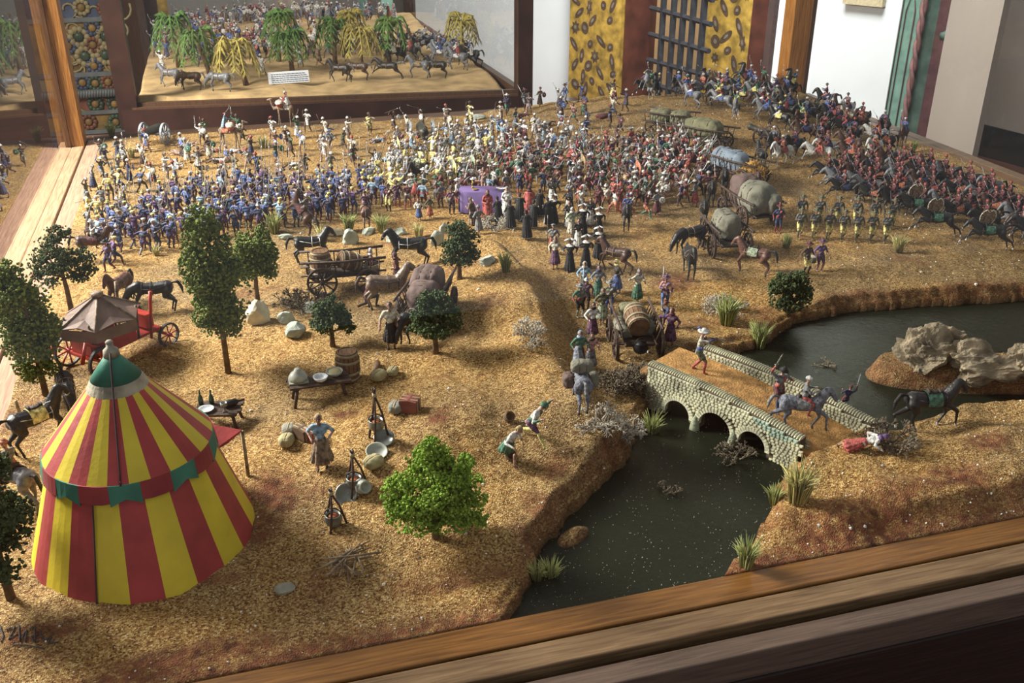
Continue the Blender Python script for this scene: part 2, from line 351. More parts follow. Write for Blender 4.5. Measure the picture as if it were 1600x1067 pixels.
me, nv, nk = grid_mesh('diorama_terrain', GX, GY, HZ, 0.6)
terrain = link('sand_terrain', me)
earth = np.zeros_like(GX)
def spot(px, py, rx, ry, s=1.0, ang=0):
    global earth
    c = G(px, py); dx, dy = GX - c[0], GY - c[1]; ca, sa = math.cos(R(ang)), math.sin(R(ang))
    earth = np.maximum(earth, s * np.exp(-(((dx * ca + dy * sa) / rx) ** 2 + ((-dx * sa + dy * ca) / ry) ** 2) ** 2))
for a in [(430, 770, .22, .3, 1), (400, 820, .2, .25, .9), (1055, 440, .3, .3, .9), (685, 655, .12, .12, 1), (540, 650, .14, .08, .9), (1500, 745, .3, .16, 1, -40), (1545, 690, .22, .18, .9),  # the first two spots darken the ground right of the tent
          (1440, 750, .2, .12, .8), (1290, 820, .25, .10, .9), (950, 700, .12, .05, .9), (480, 770, .15, .15, .5), (1110, 505, .2, .15, .5), (760, 480, .1, .12, .4),
          (870, 730, .2, .12, .8, 40), (845, 790, .16, .2, .8), (820, 850, .1, .2, .7), (60, 990, .4, .10, .9), (350, 905, .2, .06, .6), (40, 650, .3, .5, .6), (690, 590, .1, .08, .5),
          (1240, 375, .3, .1, .4), (1500, 455, .8, .12, .7), (1330, 470, .5, .14, .6), (1200, 500, .3, .2, .5), (1130, 355, .4, .2, .35), (720, 420, .3, .15, .6), (640, 375, .6, .15, .5)]: spot(*a)
gyv = np.gradient(HZ, gy, axis=0); gxv = np.gradient(HZ, gx, axis=1); slope = np.hypot(gxv, gyv)
steep = np.clip((slope - 0.45) * 1.6, 0, 0.62) * (np.abs(HZ - LAND) > 0.004)
strip = 0.9 * np.exp(-((GY - 5.42) / 0.13) ** 2) + 0.85 * np.clip(vnoise(GX * .6, GY * 2.2, 1.6, 33) * 2.2 + .35, 0, 1) * np.exp(-((GY - 5.66) / 0.30) ** 2)
islm = (isl > WATER - 0.05); earth = np.where(islm & (SD < 0.05), np.maximum(earth, 0.1 + 0.5 * np.clip(vnoise(GX, GY, 3, 5), 0, 1)), earth)
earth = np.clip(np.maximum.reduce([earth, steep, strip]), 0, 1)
wetm = np.clip((WATER + 0.025 - HZ) / 0.04, 0, 1)
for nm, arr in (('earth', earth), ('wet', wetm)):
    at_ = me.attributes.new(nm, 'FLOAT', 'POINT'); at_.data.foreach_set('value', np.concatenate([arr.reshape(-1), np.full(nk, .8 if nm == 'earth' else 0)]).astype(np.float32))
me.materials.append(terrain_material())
tag(terrain, 'golden sawdust and red earth landscape filling the near display case', 'landscape')
terrain['kind'] = 'structure'

# water
def water_material():
    m = bpy.data.materials.new('resin_water'); m.use_nodes = True; nt = m.node_tree; n = nt.nodes; L = nt.links
    for x in list(n): n.remove(x)
    out = n.new('ShaderNodeOutputMaterial'); tr = n.new('ShaderNodeBsdfTransparent'); gl = n.new('ShaderNodeBsdfGlossy'); di = n.new('ShaderNodeBsdfDiffuse')
    tr.inputs[0].default_value = (0.50, 0.56, 0.42, 1); gl.inputs['Roughness'].default_value = 0.3; gl.inputs[0].default_value = (0.42, 0.43, 0.38, 1); di.inputs[0].default_value = (0.020, 0.024, 0.014, 1)
    tc = n.new('ShaderNodeTexCoord'); ns = n.new('ShaderNodeTexNoise'); ns.inputs['Scale'].default_value = 16; ns.inputs['Detail'].default_value = 5
    L.new(tc.outputs['Object'], ns.inputs['Vector']); bp = n.new('ShaderNodeBump'); bp.inputs['Strength'].default_value = 0.25; bp.inputs['Distance'].default_value = 0.02
    L.new(ns.outputs['Fac'], bp.inputs['Height']); L.new(bp.outputs[0], gl.inputs['Normal'])
    m1 = n.new('ShaderNodeMixShader'); m1.inputs[0].default_value = 0.6; L.new(tr.outputs[0], m1.inputs[1]); L.new(di.outputs[0], m1.inputs[2])
    fr = n.new('ShaderNodeFresnel'); fr.inputs[0].default_value = 1.45; L.new(bp.outputs[0], fr.inputs['Normal'])
    m2 = n.new('ShaderNodeMixShader'); L.new(fr.outputs[0], m2.inputs[0]); L.new(m1.outputs[0], m2.inputs[1]); L.new(gl.outputs[0], m2.inputs[2])
    L.new(m2.outputs[0], out.inputs[0]); return m
ww = MB(); wp = sdist  # water follows the pool outline, a little into the banks
cx, cy = wpoly.mean(0)
GXw, GYw = np.meshgrid(np.linspace(1.2, X1, 240), np.linspace(Y0 + .005, 10.4, 110))
sdw = sdist(GXw, GYw, wpoly); idx = np.arange(GXw.size).reshape(GXw.shape)
keep = (sdw[:-1, :-1] < 0.1) & (sdw[1:, 1:] < 0.1)
q = np.stack([idx[:-1, :-1], idx[:-1, 1:], idx[1:, 1:], idx[1:, :-1]], -1)[keep]
vsw = np.stack([GXw, GYw, np.full(GXw.shape, WATER)], -1).reshape(-1, 3)
used = np.unique(q); remap = np.full(len(vsw), -1); remap[used] = np.arange(len(used))
mw = bpy.data.meshes.new('river_water'); mw.from_pydata(vsw[used].tolist(), [], remap[q].tolist()); mw.materials.append(water_material())
tag(link('river_water', mw), 'dark green glossy resin river running under the stone bridge', 'river', kind='stuff')

# ------------------------------------------------------------------ display case woodwork
wood_mat('trim_wood_x', (0.10, 0.040, 0.008), (0.21, 0.092, 0.020), 0, rough=0.4)
wood_mat('trim_wood_y', (0.30, 0.17, 0.12), (0.48, 0.30, 0.20), 1, rough=0.4)
wood_mat('dusty_wood_x', (0.12, 0.066, 0.030), (0.24, 0.150, 0.075), 0, rough=0.5)
wood_mat('dusty_wood_y', (0.26, 0.17, 0.10), (0.45, 0.32, 0.20), 1, rough=0.35)
wood_mat('dark_wood', (0.012, 0.005, 0.003), (0.030, 0.012, 0.006), 0, rough=0.5)
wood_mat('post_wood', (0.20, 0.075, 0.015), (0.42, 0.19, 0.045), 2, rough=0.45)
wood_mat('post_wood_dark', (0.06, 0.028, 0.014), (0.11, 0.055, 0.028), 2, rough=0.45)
wood_mat('lower_rail_wood', (0.085, 0.055, 0.040), (0.14, 0.092, 0.066), 0, rough=0.5)
M_ = MATS
case = empty('display_case', (5, 13, 0)); tag(case, 'large wooden display case with brown rails around the sandy battle landscape', 'display case')
def cbox(name, x0, x1, y0, y1, z0, z1, m, parent=case, kind=None):
    b = MB(); b.box(((x0 + x1) / 2, (y0 + y1) / 2, (z0 + z1) / 2), (x1 - x0, y1 - y0, z1 - z0))
    o = b.obj(name, m, parent, smooth=False)
    if parent: o.location = -parent.location
    bv = o.modifiers.new('bevel', 'BEVEL'); bv.width = 0.012; bv.segments = 2
    return o
cbox('front_rail', X0 - .3, X1 + .3, 5.105, Y0, -.2, 0.0, M_['trim_wood_x'])
cbox('front_rail', X0 - .6, X1 + .6, 4.86, 5.085, -.2, -0.01, M_['dusty_wood_x'])
cbox('front_rail', X0 - .6, X1 + .6, 4.62, 4.80, -.35, -0.06, M_['lower_rail_wood'])
cbox('groove_bed', X0 - .6, X1 + .6, 4.63, 5.37, -.6, -0.16, M_['dark_wood'])
PX = -3.05                                          # the left pane stands here
cbox('side_rail', -2.79, X0, Y0, 20.9, -.2, -0.004, M_['trim_wood_y'])
cbox('side_rail', -3.045, -2.83, 4.9, 20.9, -.2, -0.004, M_['dusty_wood_y'])
cbox('side_rail', -3.30, -3.06, 4.9, 20.9, -.2, -0.004, M_['dusty_wood_y'])
cbox('groove_bed', -3.3, X0, 4.9, 20.9, -.6, -0.12, M_['dark_wood'])
cbox('side_rail', X1, X1 + .26, Y0, 20.9, -.2, 0.0, M_['trim_wood_x'])
cbox('side_rail', X1 + .3, X1 + .54, 4.9, 20.9, -.2, -0.01, M_['dusty_wood_x'])
cbox('back_rail', X0 - .5, X1 + .5, 20.87, 21.35, -.2, -0.01, M_['post_wood_dark'])
cbox('cabinet', X0 - .55, X1 + .5, 4.60, 21.3, -9.0, -0.30, M_['dark_wood'])
# corner posts
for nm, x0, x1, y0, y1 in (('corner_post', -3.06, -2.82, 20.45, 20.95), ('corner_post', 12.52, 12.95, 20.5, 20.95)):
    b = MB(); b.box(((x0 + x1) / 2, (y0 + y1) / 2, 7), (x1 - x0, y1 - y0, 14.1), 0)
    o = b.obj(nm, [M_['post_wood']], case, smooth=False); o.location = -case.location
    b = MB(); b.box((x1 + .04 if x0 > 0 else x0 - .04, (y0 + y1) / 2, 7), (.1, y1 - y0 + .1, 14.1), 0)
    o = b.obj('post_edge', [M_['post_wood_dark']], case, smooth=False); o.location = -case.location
g_side = glass_mat('side_glass', (0.96, 0.97, 0.96), gain=1.3)
g_right = glass_mat('right_glass', (0.985, 0.985, 0.98), gain=0.9)
g_front = glass_mat('front_glass', (0.985, 0.985, 0.98), gain=1.3)
for (ax_, ay_, bx_, by_, gm_) in ((PX, 5.1, PX, 20.5, g_side), (X1 + .28, 5.1, X1 + .28, 20.5, g_right), (PX, 5.095, X1 + .28, 5.095, g_front)):
    b = MB(); b.add([(ax_, ay_, -.12), (bx_, by_, -.12), (bx_, by_, 12), (ax_, ay_, 12)], [(0, 1, 2, 3)])
    o = b.obj('glass_pane', gm_, case, False); o.location = -case.location

# ------------------------------------------------------------------ the museum room
def struct(name, mb, mats, smooth=False):
    o = mb.obj(name, mats, None, smooth); o['kind'] = 'structure'; return o
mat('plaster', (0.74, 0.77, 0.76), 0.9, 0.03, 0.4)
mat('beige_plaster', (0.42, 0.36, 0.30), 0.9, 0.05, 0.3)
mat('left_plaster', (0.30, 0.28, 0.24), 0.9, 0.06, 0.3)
b = MB(); b.box((15, 45, -9.1), (160, 130, .2))
m = mat('terracotta', (0.20, 0.085, 0.055), 0.5, 0.18, 0.6); struct('floor', b, m)
# far wall (white), its horizontals fall slightly to the right
def on_line(px, A, B):                             # where the vertical plane through A,B meets this pixel column
    d = ray(px, 100); dx, dy = d[0], d[1]; ex, ey = B[0] - A[0], B[1] - A[1]
    t = (A[0] * ey - A[1] * ex) / (dx * ey - dy * ex); return np.array([dx * t, dy * t])
WA = at_dist(820, 100, 52)[:2]; ang = R(180 - 59.5)
WB = WA + 30 * np.array([math.cos(R(-59.5)), math.sin(R(-59.5))]) * 1.0
def wall_quad(name, pxa, pxb, z0, z1, m, A=WA, B=WB, th=.6, off=0.0, kind=None, parent=None):
    a, c = on_line(pxa, A, B), on_line(pxb, A, B); t = (c - a) / np.linalg.norm(c - a); nn = np.array([-t[1], t[0]])
    if nn @ a > 0: nn = -nn                        # towards the camera
    a = a + nn * off; c = c + nn * off
    b = MB(); b.add([(a[0], a[1], z0), (c[0], c[1], z0), (c[0], c[1], z1), (a[0], a[1], z1), (*(a - nn * th), z0), (*(c - nn * th), z0), (*(c - nn * th), z1), (*(a - nn * th), z1)],
                    [(0, 1, 2, 3), (5, 4, 7, 6), (0, 4, 5, 1), (3, 2, 6, 7), (0, 3, 7, 4), (1, 5, 6, 2)])
    o = b.obj(name, m, parent, smooth=False)
    if kind: o['kind'] = kind
    return o, a, c, nn
wall_quad('wall_back', 640, 982, -9, 30, MATS['plaster'], kind='structure', th=.3)
wall_quad('wall_back', 1207, 1415, -9, 30, MATS['plaster'], kind='structure', th=.3)
def zpix(px, py, xy): return at_dist(px, py, math.hypot(*xy))[2]
bw = empty('iron_grille_door', (*on_line(1060, WA, WB), -9)); tag(bw, 'barred iron grille in a dark red wooden frame between two yellow panels', 'door')
mat('dark_red_wood', (0.075, 0.022, 0.012), 0.5, 0.3, 1.2, 0.3, 6)
mat('leopard_yellow', (0.36, 0.225, 0.038), 0.6, 0.35, 2.5)
mat('spot_dark', (0.09, 0.055, 0.03), 0.6, 0.2, 3); mat('spot_light', (0.20, 0.16, 0.12), 0.6, 0.2, 3)
mat('warm_board', (0.44, 0.28, 0.13), 0.8, 0.12, 1)
mat('iron_bar', (0.035, 0.035, 0.04), 0.5, 0.2, 4)
def child_wall(name, pxa, pxb, z0, z1, m, off, par, th=.5):
    o, a, c, nn = wall_quad(name, pxa, pxb, z0, z1, m, th=th, off=off, parent=par)
    o.location = -Vector(par.location); return o, a, c, nn
child_wall('wood_jamb', 983, 1022, -9, 26, M_['dark_red_wood'], .5, bw)
child_wall('back_board', 1018, 1112, -9, 26, M_['warm_board'], .05, bw)
ga = on_line(1018, WA, WB); gc = on_line(1104, WA, WB); gt = (gc - ga) / np.linalg.norm(gc - ga); gn = np.array([-gt[1], gt[0]]); gn = gn if gn @ ga < 0 else -gn
ga, gc = ga + gn * 1.2, gc + gn * 2.6
loc0 = Vector(bw.location)
for px in (1031, 1047, 1062, 1077, 1093):
    p = on_line(px, ga, gc); b = MB(); b.box((p[0], p[1], 8), (.2, .2, 34)); o = b.obj('grille_bar', M_['iron_bar'], bw, False); o.location = -loc0
for za, zb in ((12, 38), (53, 80), (93, 118), (130, 152), (-28, 0)):
    pa, pb = on_line(1012, ga, gc), on_line(1106, ga, gc); b = MB()
    b.tube([(*pa, zpix(1012, za, pa)), (*pb, zpix(1106, zb, pb))], .11, 0, 6); o = b.obj('grille_bar', M_['iron_bar'], bw, False); o.location = -loc0
def spotted(pxa, pxb, z0, z1, label, seed, off):
    rs = random.Random(seed); root = empty('painted_panel', (*on_line((pxa + pxb) / 2, WA, WB), z0)); tag(root, label, 'panel')
    o, a, c, nn = wall_quad('board', pxa, pxb, z0, z1, M_['leopard_yellow'], th=.4, off=off, parent=root); o.location = -root.location
    t = (c - a) / np.linalg.norm(c - a); wd = np.linalg.norm(c - a); b1 = MB(); pts = []
    for k in range(3000):
        u, z = rs.uniform(.3, wd - .3), rs.uniform(z0 + .5, min(z1, 9.5))
        if any(math.hypot(u - q[0], z - q[1]) < .56 for q in pts): continue
        pts.append((u, z)); an = rs.uniform(-.9, 1.1) + PI / 2; L_ = rs.choice([.38, .34, .28, .2]); W_ = .14 if L_ > .3 else L_ * .8
        jag = rs.random() < .25
        for lay, (sc_, mi) in enumerate(((1.0, 0), (.38, 1))):
            poly = []
            for j in range(14):
                th = 2 * PI * j / 14; rr = (1 + (.25 * (-1) ** j if jag else 0)) * sc_
                x_, y_ = math.cos(th) * L_ * rr, math.sin(th) * W_ * rr
                xx, zz = u + x_ * math.cos(an) - y_ * math.sin(an), z + x_ * math.sin(an) + y_ * math.cos(an)
                q = a + t * xx + nn * (.02 + .02 * lay); poly.append((q[0], q[1], zz))
            b1.add(poly, [tuple(range(14))], mi)
    s = b1.obj('painted_spots', [M_['spot_dark'], M_['spot_light']], root, False); s.location = -root.location; s['kind'] = 'stuff'
    return a, c
a0 = on_line(903, WA, WB); zb = zpix(920, 148, a0)
spotted(903, 981.5, zb, 26, 'yellow painted panel with dark spots left of the iron grille', 3, .7)
spotted(1113, 1181, zpix(1140, 152, on_line(1140, WA, WB)) - 6, 26, 'yellow painted panel with dark spots right of the iron grille', 5, .7)
o, *_ = wall_quad('wood_jamb', 1182, 1206, -9, 26, M_['dark_red_wood'], th=.5, off=.8); tag(o, 'dark red wooden door jamb beside the right spotted panel', 'jamb')
# small framed notice at the very top
na, nb_ = on_line(1308, WA, WB), on_line(1369, WA, WB)
fr_ = empty('picture_frame', (*((na + nb_) / 2), zpix(1340, 4, na))); tag(fr_, 'lower edge of a pale framed notice hanging on the white wall', 'picture frame')
for nm, grow, off, m in (('frame', 0, .3, mat('pale_frame', (.50, .42, .26), .6)), ('paper', 5, .36, mat('notice_paper', (.62, .55, .40), .8))):
    b = MB(); z0 = zpix(1340, 7, (na + nb_) / 2) + grow * .12
    a, c = on_line(1308 + grow, WA, WB), on_line(1369 - grow, WA, WB); t = (c - a) / np.linalg.norm(c - a); nn = np.array([-t[1], t[0]]); nn = nn if nn @ a < 0 else -nn
    a2, c2 = a + nn * off, c + nn * off
    b.add([(*a, z0), (*c, z0), (*c, z0 + 3), (*a, z0 + 3), (*a2, z0), (*c2, z0), (*c2, z0 + 3), (*a2, z0 + 3)], [(0, 1, 2, 3), (5, 4, 7, 6), (0, 4, 5, 1), (3, 2, 6, 7), (0, 3, 7, 4), (1, 5, 6, 2)])
    o = b.obj(nm, m, fr_, False); o.location = -fr_.location
# green carved door leaf with a twisted rope moulding, nearer than the wall
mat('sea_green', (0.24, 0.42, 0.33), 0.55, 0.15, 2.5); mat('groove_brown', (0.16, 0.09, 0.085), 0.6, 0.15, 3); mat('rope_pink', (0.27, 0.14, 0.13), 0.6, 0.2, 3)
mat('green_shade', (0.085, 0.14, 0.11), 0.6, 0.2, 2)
gd = empty('green_door', (0, 0, 0)); tag(gd, 'sea green carved door leaf edged by a pink twisted rope moulding', 'door')
GD = 36.0
def vpt(px, py): return at_dist(px, py, GD)
# vertical edges through pixels at y = 100
xl, xm, xr, xe = [at_dist(x_, 100, GD)[:2] for x_ in (1394, 1429, 1452, 1470)]
def vslab(name, a, c, z0, z1, m, par, th=.5, off=0.0):
    t = (c - a) / np.linalg.norm(c - a); nn = np.array([-t[1], t[0]]); nn = nn if nn @ a < 0 else -nn; a = a + nn * off; c = c + nn * off
    b = MB(); b.add([(*a, z0), (*c, z0), (*c, z1), (*a, z1), (*(a - nn * th), z0), (*(c - nn * th), z0), (*(c - nn * th), z1), (*(a - nn * th), z1)],
                    [(0, 1, 2, 3), (5, 4, 7, 6), (0, 4, 5, 1), (3, 2, 6, 7), (0, 3, 7, 4), (1, 5, 6, 2)]); return b.obj(name, m, par, False)
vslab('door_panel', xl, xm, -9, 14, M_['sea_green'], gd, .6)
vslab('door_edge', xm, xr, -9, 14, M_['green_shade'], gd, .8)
vslab('door_frame', xr, xe, -9, 14, mat('red_jamb', (.115, .05, .05), .6, .2, 2), gd, 1.0, .05)
tt = (xm - xl) / np.linalg.norm(xm - xl); nn = np.array([-tt[1], tt[0]]); nn = nn if nn @ xl < 0 else -nn; wd = np.linalg.norm(xm - xl)
def on_door(u, z, o_=.03): q = xl + tt * wd * u + nn * o_; return (q[0], q[1], z)
for pl in ([(.22, -9), (.22, .6), (.42, 1.3), (.62, .6), (.62, -9)], [(.22, 14), (.22, 4.0), (.42, 3.3), (.62, 4.0), (.62, 14)],
           [(.05, -9), (.05, 14)],
           [(.42 + .28 * (1 if k % 2 else .6) * math.cos(k * PI / 8), 2.3 + 1.0 * (1 if k % 2 else .72) * math.sin(k * PI / 8)) for k in range(17)]):
    b = MB(); b.tube([on_door(u, z) for u, z in pl], .02, 0, 5); b.obj('carved_groove', M_['groove_brown'], gd)
b = MB()
for ph in (0, PI):
    b.tube([Vector(on_door(.97, -9 + k * .12, .12)) + Vector((tt[0], tt[1], 0)) * .06 * math.cos(k * .62 + ph) + Vector((nn[0], nn[1], 0)) * .06 * math.sin(k * .62 + ph) for k in range(190)], .07, 0, 6)
b.obj('rope_moulding', M_['rope_pink'], gd)
b = MB(); hp = at_dist(1478, 22, GD - .5); b.tube([(hp[0] + .5 * math.cos(a_), hp[1], hp[2] + .7 * math.sin(a_)) for a_ in np.linspace(-PI / 2, PI / 2, 12)], .14, 0, 6); b.obj('door_ring', M_['green_shade'], gd)
# beige pier and right hand wall with a dark baseboard
pa, pb = at_dist(1468, 100, 35.0)[:2], at_dist(1549, 100, 34.0)[:2]
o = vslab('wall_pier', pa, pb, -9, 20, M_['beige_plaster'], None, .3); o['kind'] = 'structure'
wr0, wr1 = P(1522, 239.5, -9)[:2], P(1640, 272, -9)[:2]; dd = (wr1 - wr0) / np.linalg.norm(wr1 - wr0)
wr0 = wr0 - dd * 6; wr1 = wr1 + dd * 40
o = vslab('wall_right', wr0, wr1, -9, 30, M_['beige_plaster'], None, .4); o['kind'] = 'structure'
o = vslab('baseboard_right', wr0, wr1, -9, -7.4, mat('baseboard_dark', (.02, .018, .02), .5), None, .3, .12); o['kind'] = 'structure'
# far left walls
la, lb = np.array([-30.0, 70.0]), np.array([22.0, 70.0])
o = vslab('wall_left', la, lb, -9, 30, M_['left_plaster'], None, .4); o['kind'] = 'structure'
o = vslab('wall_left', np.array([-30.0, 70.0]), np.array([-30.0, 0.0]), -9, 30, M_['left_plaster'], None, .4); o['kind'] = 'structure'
# green and dark shutters seen at the top behind the far case
for x0_, x1_, m_, lab in ((560, 575, 'green_shade', 'narrow dark green shutter behind the far case, left one'), (596, 614, 'sea_green', 'narrow pale green shutter behind the far case'), (236, 262, 'leopard_yellow', 'dull yellow pilaster behind the left end of the far case'), (188, 234, 'post_wood_dark', 'brown wooden wall post behind the far case, left end')):
    o = vslab('shutter', at_dist(x0_, 10, 60)[:2], at_dist(x1_, 10, 60)[:2], -9, 20, M_[m_], None, .3); tag(o, lab, 'shutter')

# painted tile panel standing left behind the case
mat('tile_ochre', (0.26, 0.155, 0.045), 0.45, 0.25, 2.2); mat('tile_blue', (0.07, 0.085, 0.13), 0.45, 0.3, 2.5); mat('tile_cream', (0.33, 0.27, 0.13), 0.5, 0.15, 2.5)
mat('tile_rust', (0.20, 0.075, 0.04), 0.45, 0.25, 2.5); mat('tile_slate', (0.16, 0.17, 0.16), 0.4, 0.15, 2.5); mat('tile_green', (0.06, 0.09, 0.05), 0.35, 0.2, 2.5)
TP = empty('tile_panel', (-6.5, 34, -9)); tag(TP, 'painted ochre and blue tile pillar with flower rosettes behind the left corner post', 'tile panel')
tx0, tx1, ty = P(70, 100, 0)[0], 0, 34.0
def tilep(px, py):                                  # on plane y = 34
    d = ray(px, py); t = ty / d[1]; return np.array([d[0] * t, CAM_H + d[2] * t])
u0 = tilep(60, 110)[0]; u1 = tilep(203, 110)[0]
def tslab(name, z0, z1, m, off, ua=None, ub=None):
    b = MB(); b.box(((u0 + u1) / 2, ty - off / 2, (z0 + z1) / 2), (u1 - u0, .3 + off, z1 - z0)); o = b.obj(name, M_[m], TP, False); o.location = -TP.location; return o
zs = [tilep(150, y)[1] for y in (-60, 25, 32, 110, 117, 137, 148, 152, 170, 176, 200, 206, 240)]
for i, m_ in enumerate(('tile_blue', 'tile_slate', 'tile_ochre', 'tile_slate', 'tile_cream', 'tile_slate', 'tile_ochre', 'tile_rust', 'tile_slate', 'tile_ochre', 'tile_slate', 'tile_blue')):
    tslab('tile_band', zs[i + 1], zs[i], m_, .12 if m_ == 'tile_slate' else .02)
tslab('tile_band', -9, zs[-1], 'tile_ochre', .02)
b = MB()
for k in range(34): b.tube([(u0 + (u1 - u0) * k / 33, ty - .38, zs[6]), (u0 + (u1 - u0) * (k + .6) / 33, ty - .38, zs[5])], .05, 0, 5)
o = b.obj('rope_band', M_['tile_slate'], TP); o.location = -TP.location; o['kind'] = 'stuff'
def rosette(px, py, r, pet, ctr):
    c = tilep(px, py); b = MB()
    for k in range(10):
        a_ = 2 * PI * k / 10; b.ell((c[0] + r * .72 * math.cos(a_), ty - .22, c[1] + r * .72 * math.sin(a_)), (r * .3, .05, r * .3), 0, 8, 4)
    b.ell((c[0], ty - .26, c[1]), (r * .45, .06, r * .45), 1, 10, 5); o = b.obj('rosette', [M_[pet], M_[ctr]], TP); o.location = -TP.location
for a_ in ((124, 56), (166, 55), (134, 86), (166, 84)): rosette(*a_, .33, 'tile_cream', 'tile_green')
for a_, m_ in (((145, 42), 'tile_blue'), ((108, 70), 'tile_blue'), ((185, 70), 'tile_blue'), ((146, 68), 'tile_rust'), ((148, 101), 'tile_blue'), ((128, 10), 'tile_cream'), ((165, 12), 'tile_rust'),
               ((130, 127), 'tile_blue'), ((170, 126), 'tile_rust'), ((150, 160), 'tile_green'), ((180, 160), 'tile_green'), ((140, 188), 'tile_rust'), ((182, 188), 'tile_green'), ((150, 128), 'tile_green')):
    rosette(*a_, .26, m_, 'tile_ochre')
for cx_, cz_, s_ in [(x_, y_, 1 if (x_ + y_) % 2 else -1) for x_, y_ in ((112, 95), (184, 98), (112, 44), (187, 43), (146, 76), (147, 56), (114, 84), (180, 70), (120, 34), (160, 34), (120, 104), (168, 104), (150, 92), (105, 60), (106, 14), (146, 18), (185, 14), (135, 158), (165, 160))]:
    b = MB(); c = tilep(cx_, cz_); b.tube([(c[0] + s_ * (.1 + .04 * k / 2) * math.cos(k * .45), ty - .2, c[1] + (.1 + .04 * k / 2) * math.sin(k * .45)) for k in range(16)], .035, 0, 5)
    o = b.obj('scrollwork', M_['tile_cream'], TP); o.location = -TP.location

# ------------------------------------------------------------------ the far display case with palms
FL, FR_, BR_, BL_ = np.array([-2.0, 24.0]), np.array([6.7, 22.95]), np.array([6.45, 36.0]), np.array([-2.2, 36.0])
far = empty('far_display_case', (2.2, 29, 0)); tag(far, 'dark wooden display case behind, holding a desert scene with palm trees', 'display case')
def fchild(o): o.location = -far.location; return o
def poly_slab(name, pts, z0, z1, m, par):
    b = MB(); b.prism([tuple(p) for p in pts], z0, z1); o = b.obj(name, m, par, False)
    return o
def offs(a, c, d):                                  # outward strip between a and c
    t = (c - a) / np.linalg.norm(c - a); n_ = np.array([t[1], -t[0]]); return [a, c, c + n_ * d, a + n_ * d]
skirt_m = mat('far_cabinet_wood', (0.040, 0.016, 0.010), 0.5, 0.25, 1.5)
fchild(poly_slab('cabinet', [FL, FR_, BR_, BL_], -9, -.35, skirt_m, far))
fchild(poly_slab('front_rail', offs(FL - (.3, 0), FR_ + (.3, 0), .12), -.3, .06, M_['post_wood_dark'], far))
fchild(poly_slab('front_rail', offs(FL - (.3, .14), FR_ + (.3, -.14), .10), -.3, -.02, M_['post_wood_dark'], far))
fchild(poly_slab('side_rail', offs(FR_, BR_, .18), -.3, .06, M_['post_wood_dark'], far))
fchild(poly_slab('front_board', offs(FL - (.35, .25), FR_ + (.3, -.25), .04), -9, -.06, skirt_m, far))
for nm, c, s in (('corner_post', FL + (-.22, -.05), .42), ('corner_post', FR_ + (.14, -.08), .36), ('corner_post', BR_ + (.1, 0), .36), ('corner_post', BL_ + (.1, 0), .4)):
    b = MB(); b.box((c[0], c[1], 5.5), (s, s, 12)); fchild(b.obj(nm, skirt_m, far, False))
gf = glass_mat('far_glass', (0.97, 0.975, 0.97), gain=0.9, base=0.015)
for a_, c_ in ((FL, FR_), (FR_, BR_)):
    t = (c_ - a_) / np.linalg.norm(c_ - a_); q = a_ + np.array([t[1], -t[0]]) * .06
    b = MB(); q2 = c_ + np.array([t[1], -t[0]]) * .06; b.add([(*q, .05), (*q2, .05), (*q2, 11), (*q, 11)], [(0, 1, 2, 3)]); fchild(b.obj('glass_pane', gf, far, False))
# its ground
fgx, fgy = np.meshgrid(np.linspace(-2.0, 6.5, 120), np.linspace(23.0, 36, 150))
fz = .06 + .10 * vnoise(fgx, fgy, .5, 41) + .05 * vnoise(fgx, fgy, 1.6, 42) + .25 * np.exp(-(((fgx - 3.3) / 2.5) ** 2 + ((fgy - 33.5) / 2.0) ** 2))
edge_y = FL[1] + (fgx - FL[0]) / (FR_[0] - FL[0]) * (FR_[1] - FL[1]); fgy2 = np.maximum(fgy, edge_y + .12); fz = np.where(fgy <= edge_y + .12, -.02, fz)
fme, _, _ = grid_mesh('far_terrain', fgx, fgy2, fz, .3)
fme.materials.append(mat('far_sand', (0.47, 0.32, 0.15), 0.9, 0.22, 2.2, 0.5, 9))
o = link('far_sand_terrain', fme); tag(o, 'pale desert sand ground inside the far display case', 'landscape'); o['kind'] = 'structure'
def fh(x, y):
    i = int(np.clip((x + 2.0) / 8.5 * 119, 0, 118)); j = int(np.clip((y - 23.0) / 13 * 149, 0, 148)); return float(fz[j, i])
def FG(px, py):
    z = .1
    for _ in range(6): p = P(px, py, z); z = max(fh(p[0], p[1]), 0)
    return Vector((p[0], p[1], z))
# museum card
c = FG(452, 130); card = empty('label_card', c, R(4)); tag(card, 'white printed label card standing at the front of the palm scene', 'card')
b = MB(); b.box((0, 0, .15), (.98, .02, .28), 0, hexmat('X', -12)); b.obj('card', mat('card_white', (.70, .74, .78), .8, .02), card, False)
b = MB()
rs = random.Random(4)
for r_ in range(5):
    x = -.42
    while x < .4:
        l_ = rs.uniform(.03, .09); b.box((x + l_ / 2, -.018 + .01 * (r_ - 2) * -.9, .235 - r_ * .045), (l_, .012, .012), 0, hexmat('X', -12)); x += l_ + .02
b.obj('printed_lines', mat('ink', (.10, .12, .18), .8), card, False)['kind'] = 'stuff'

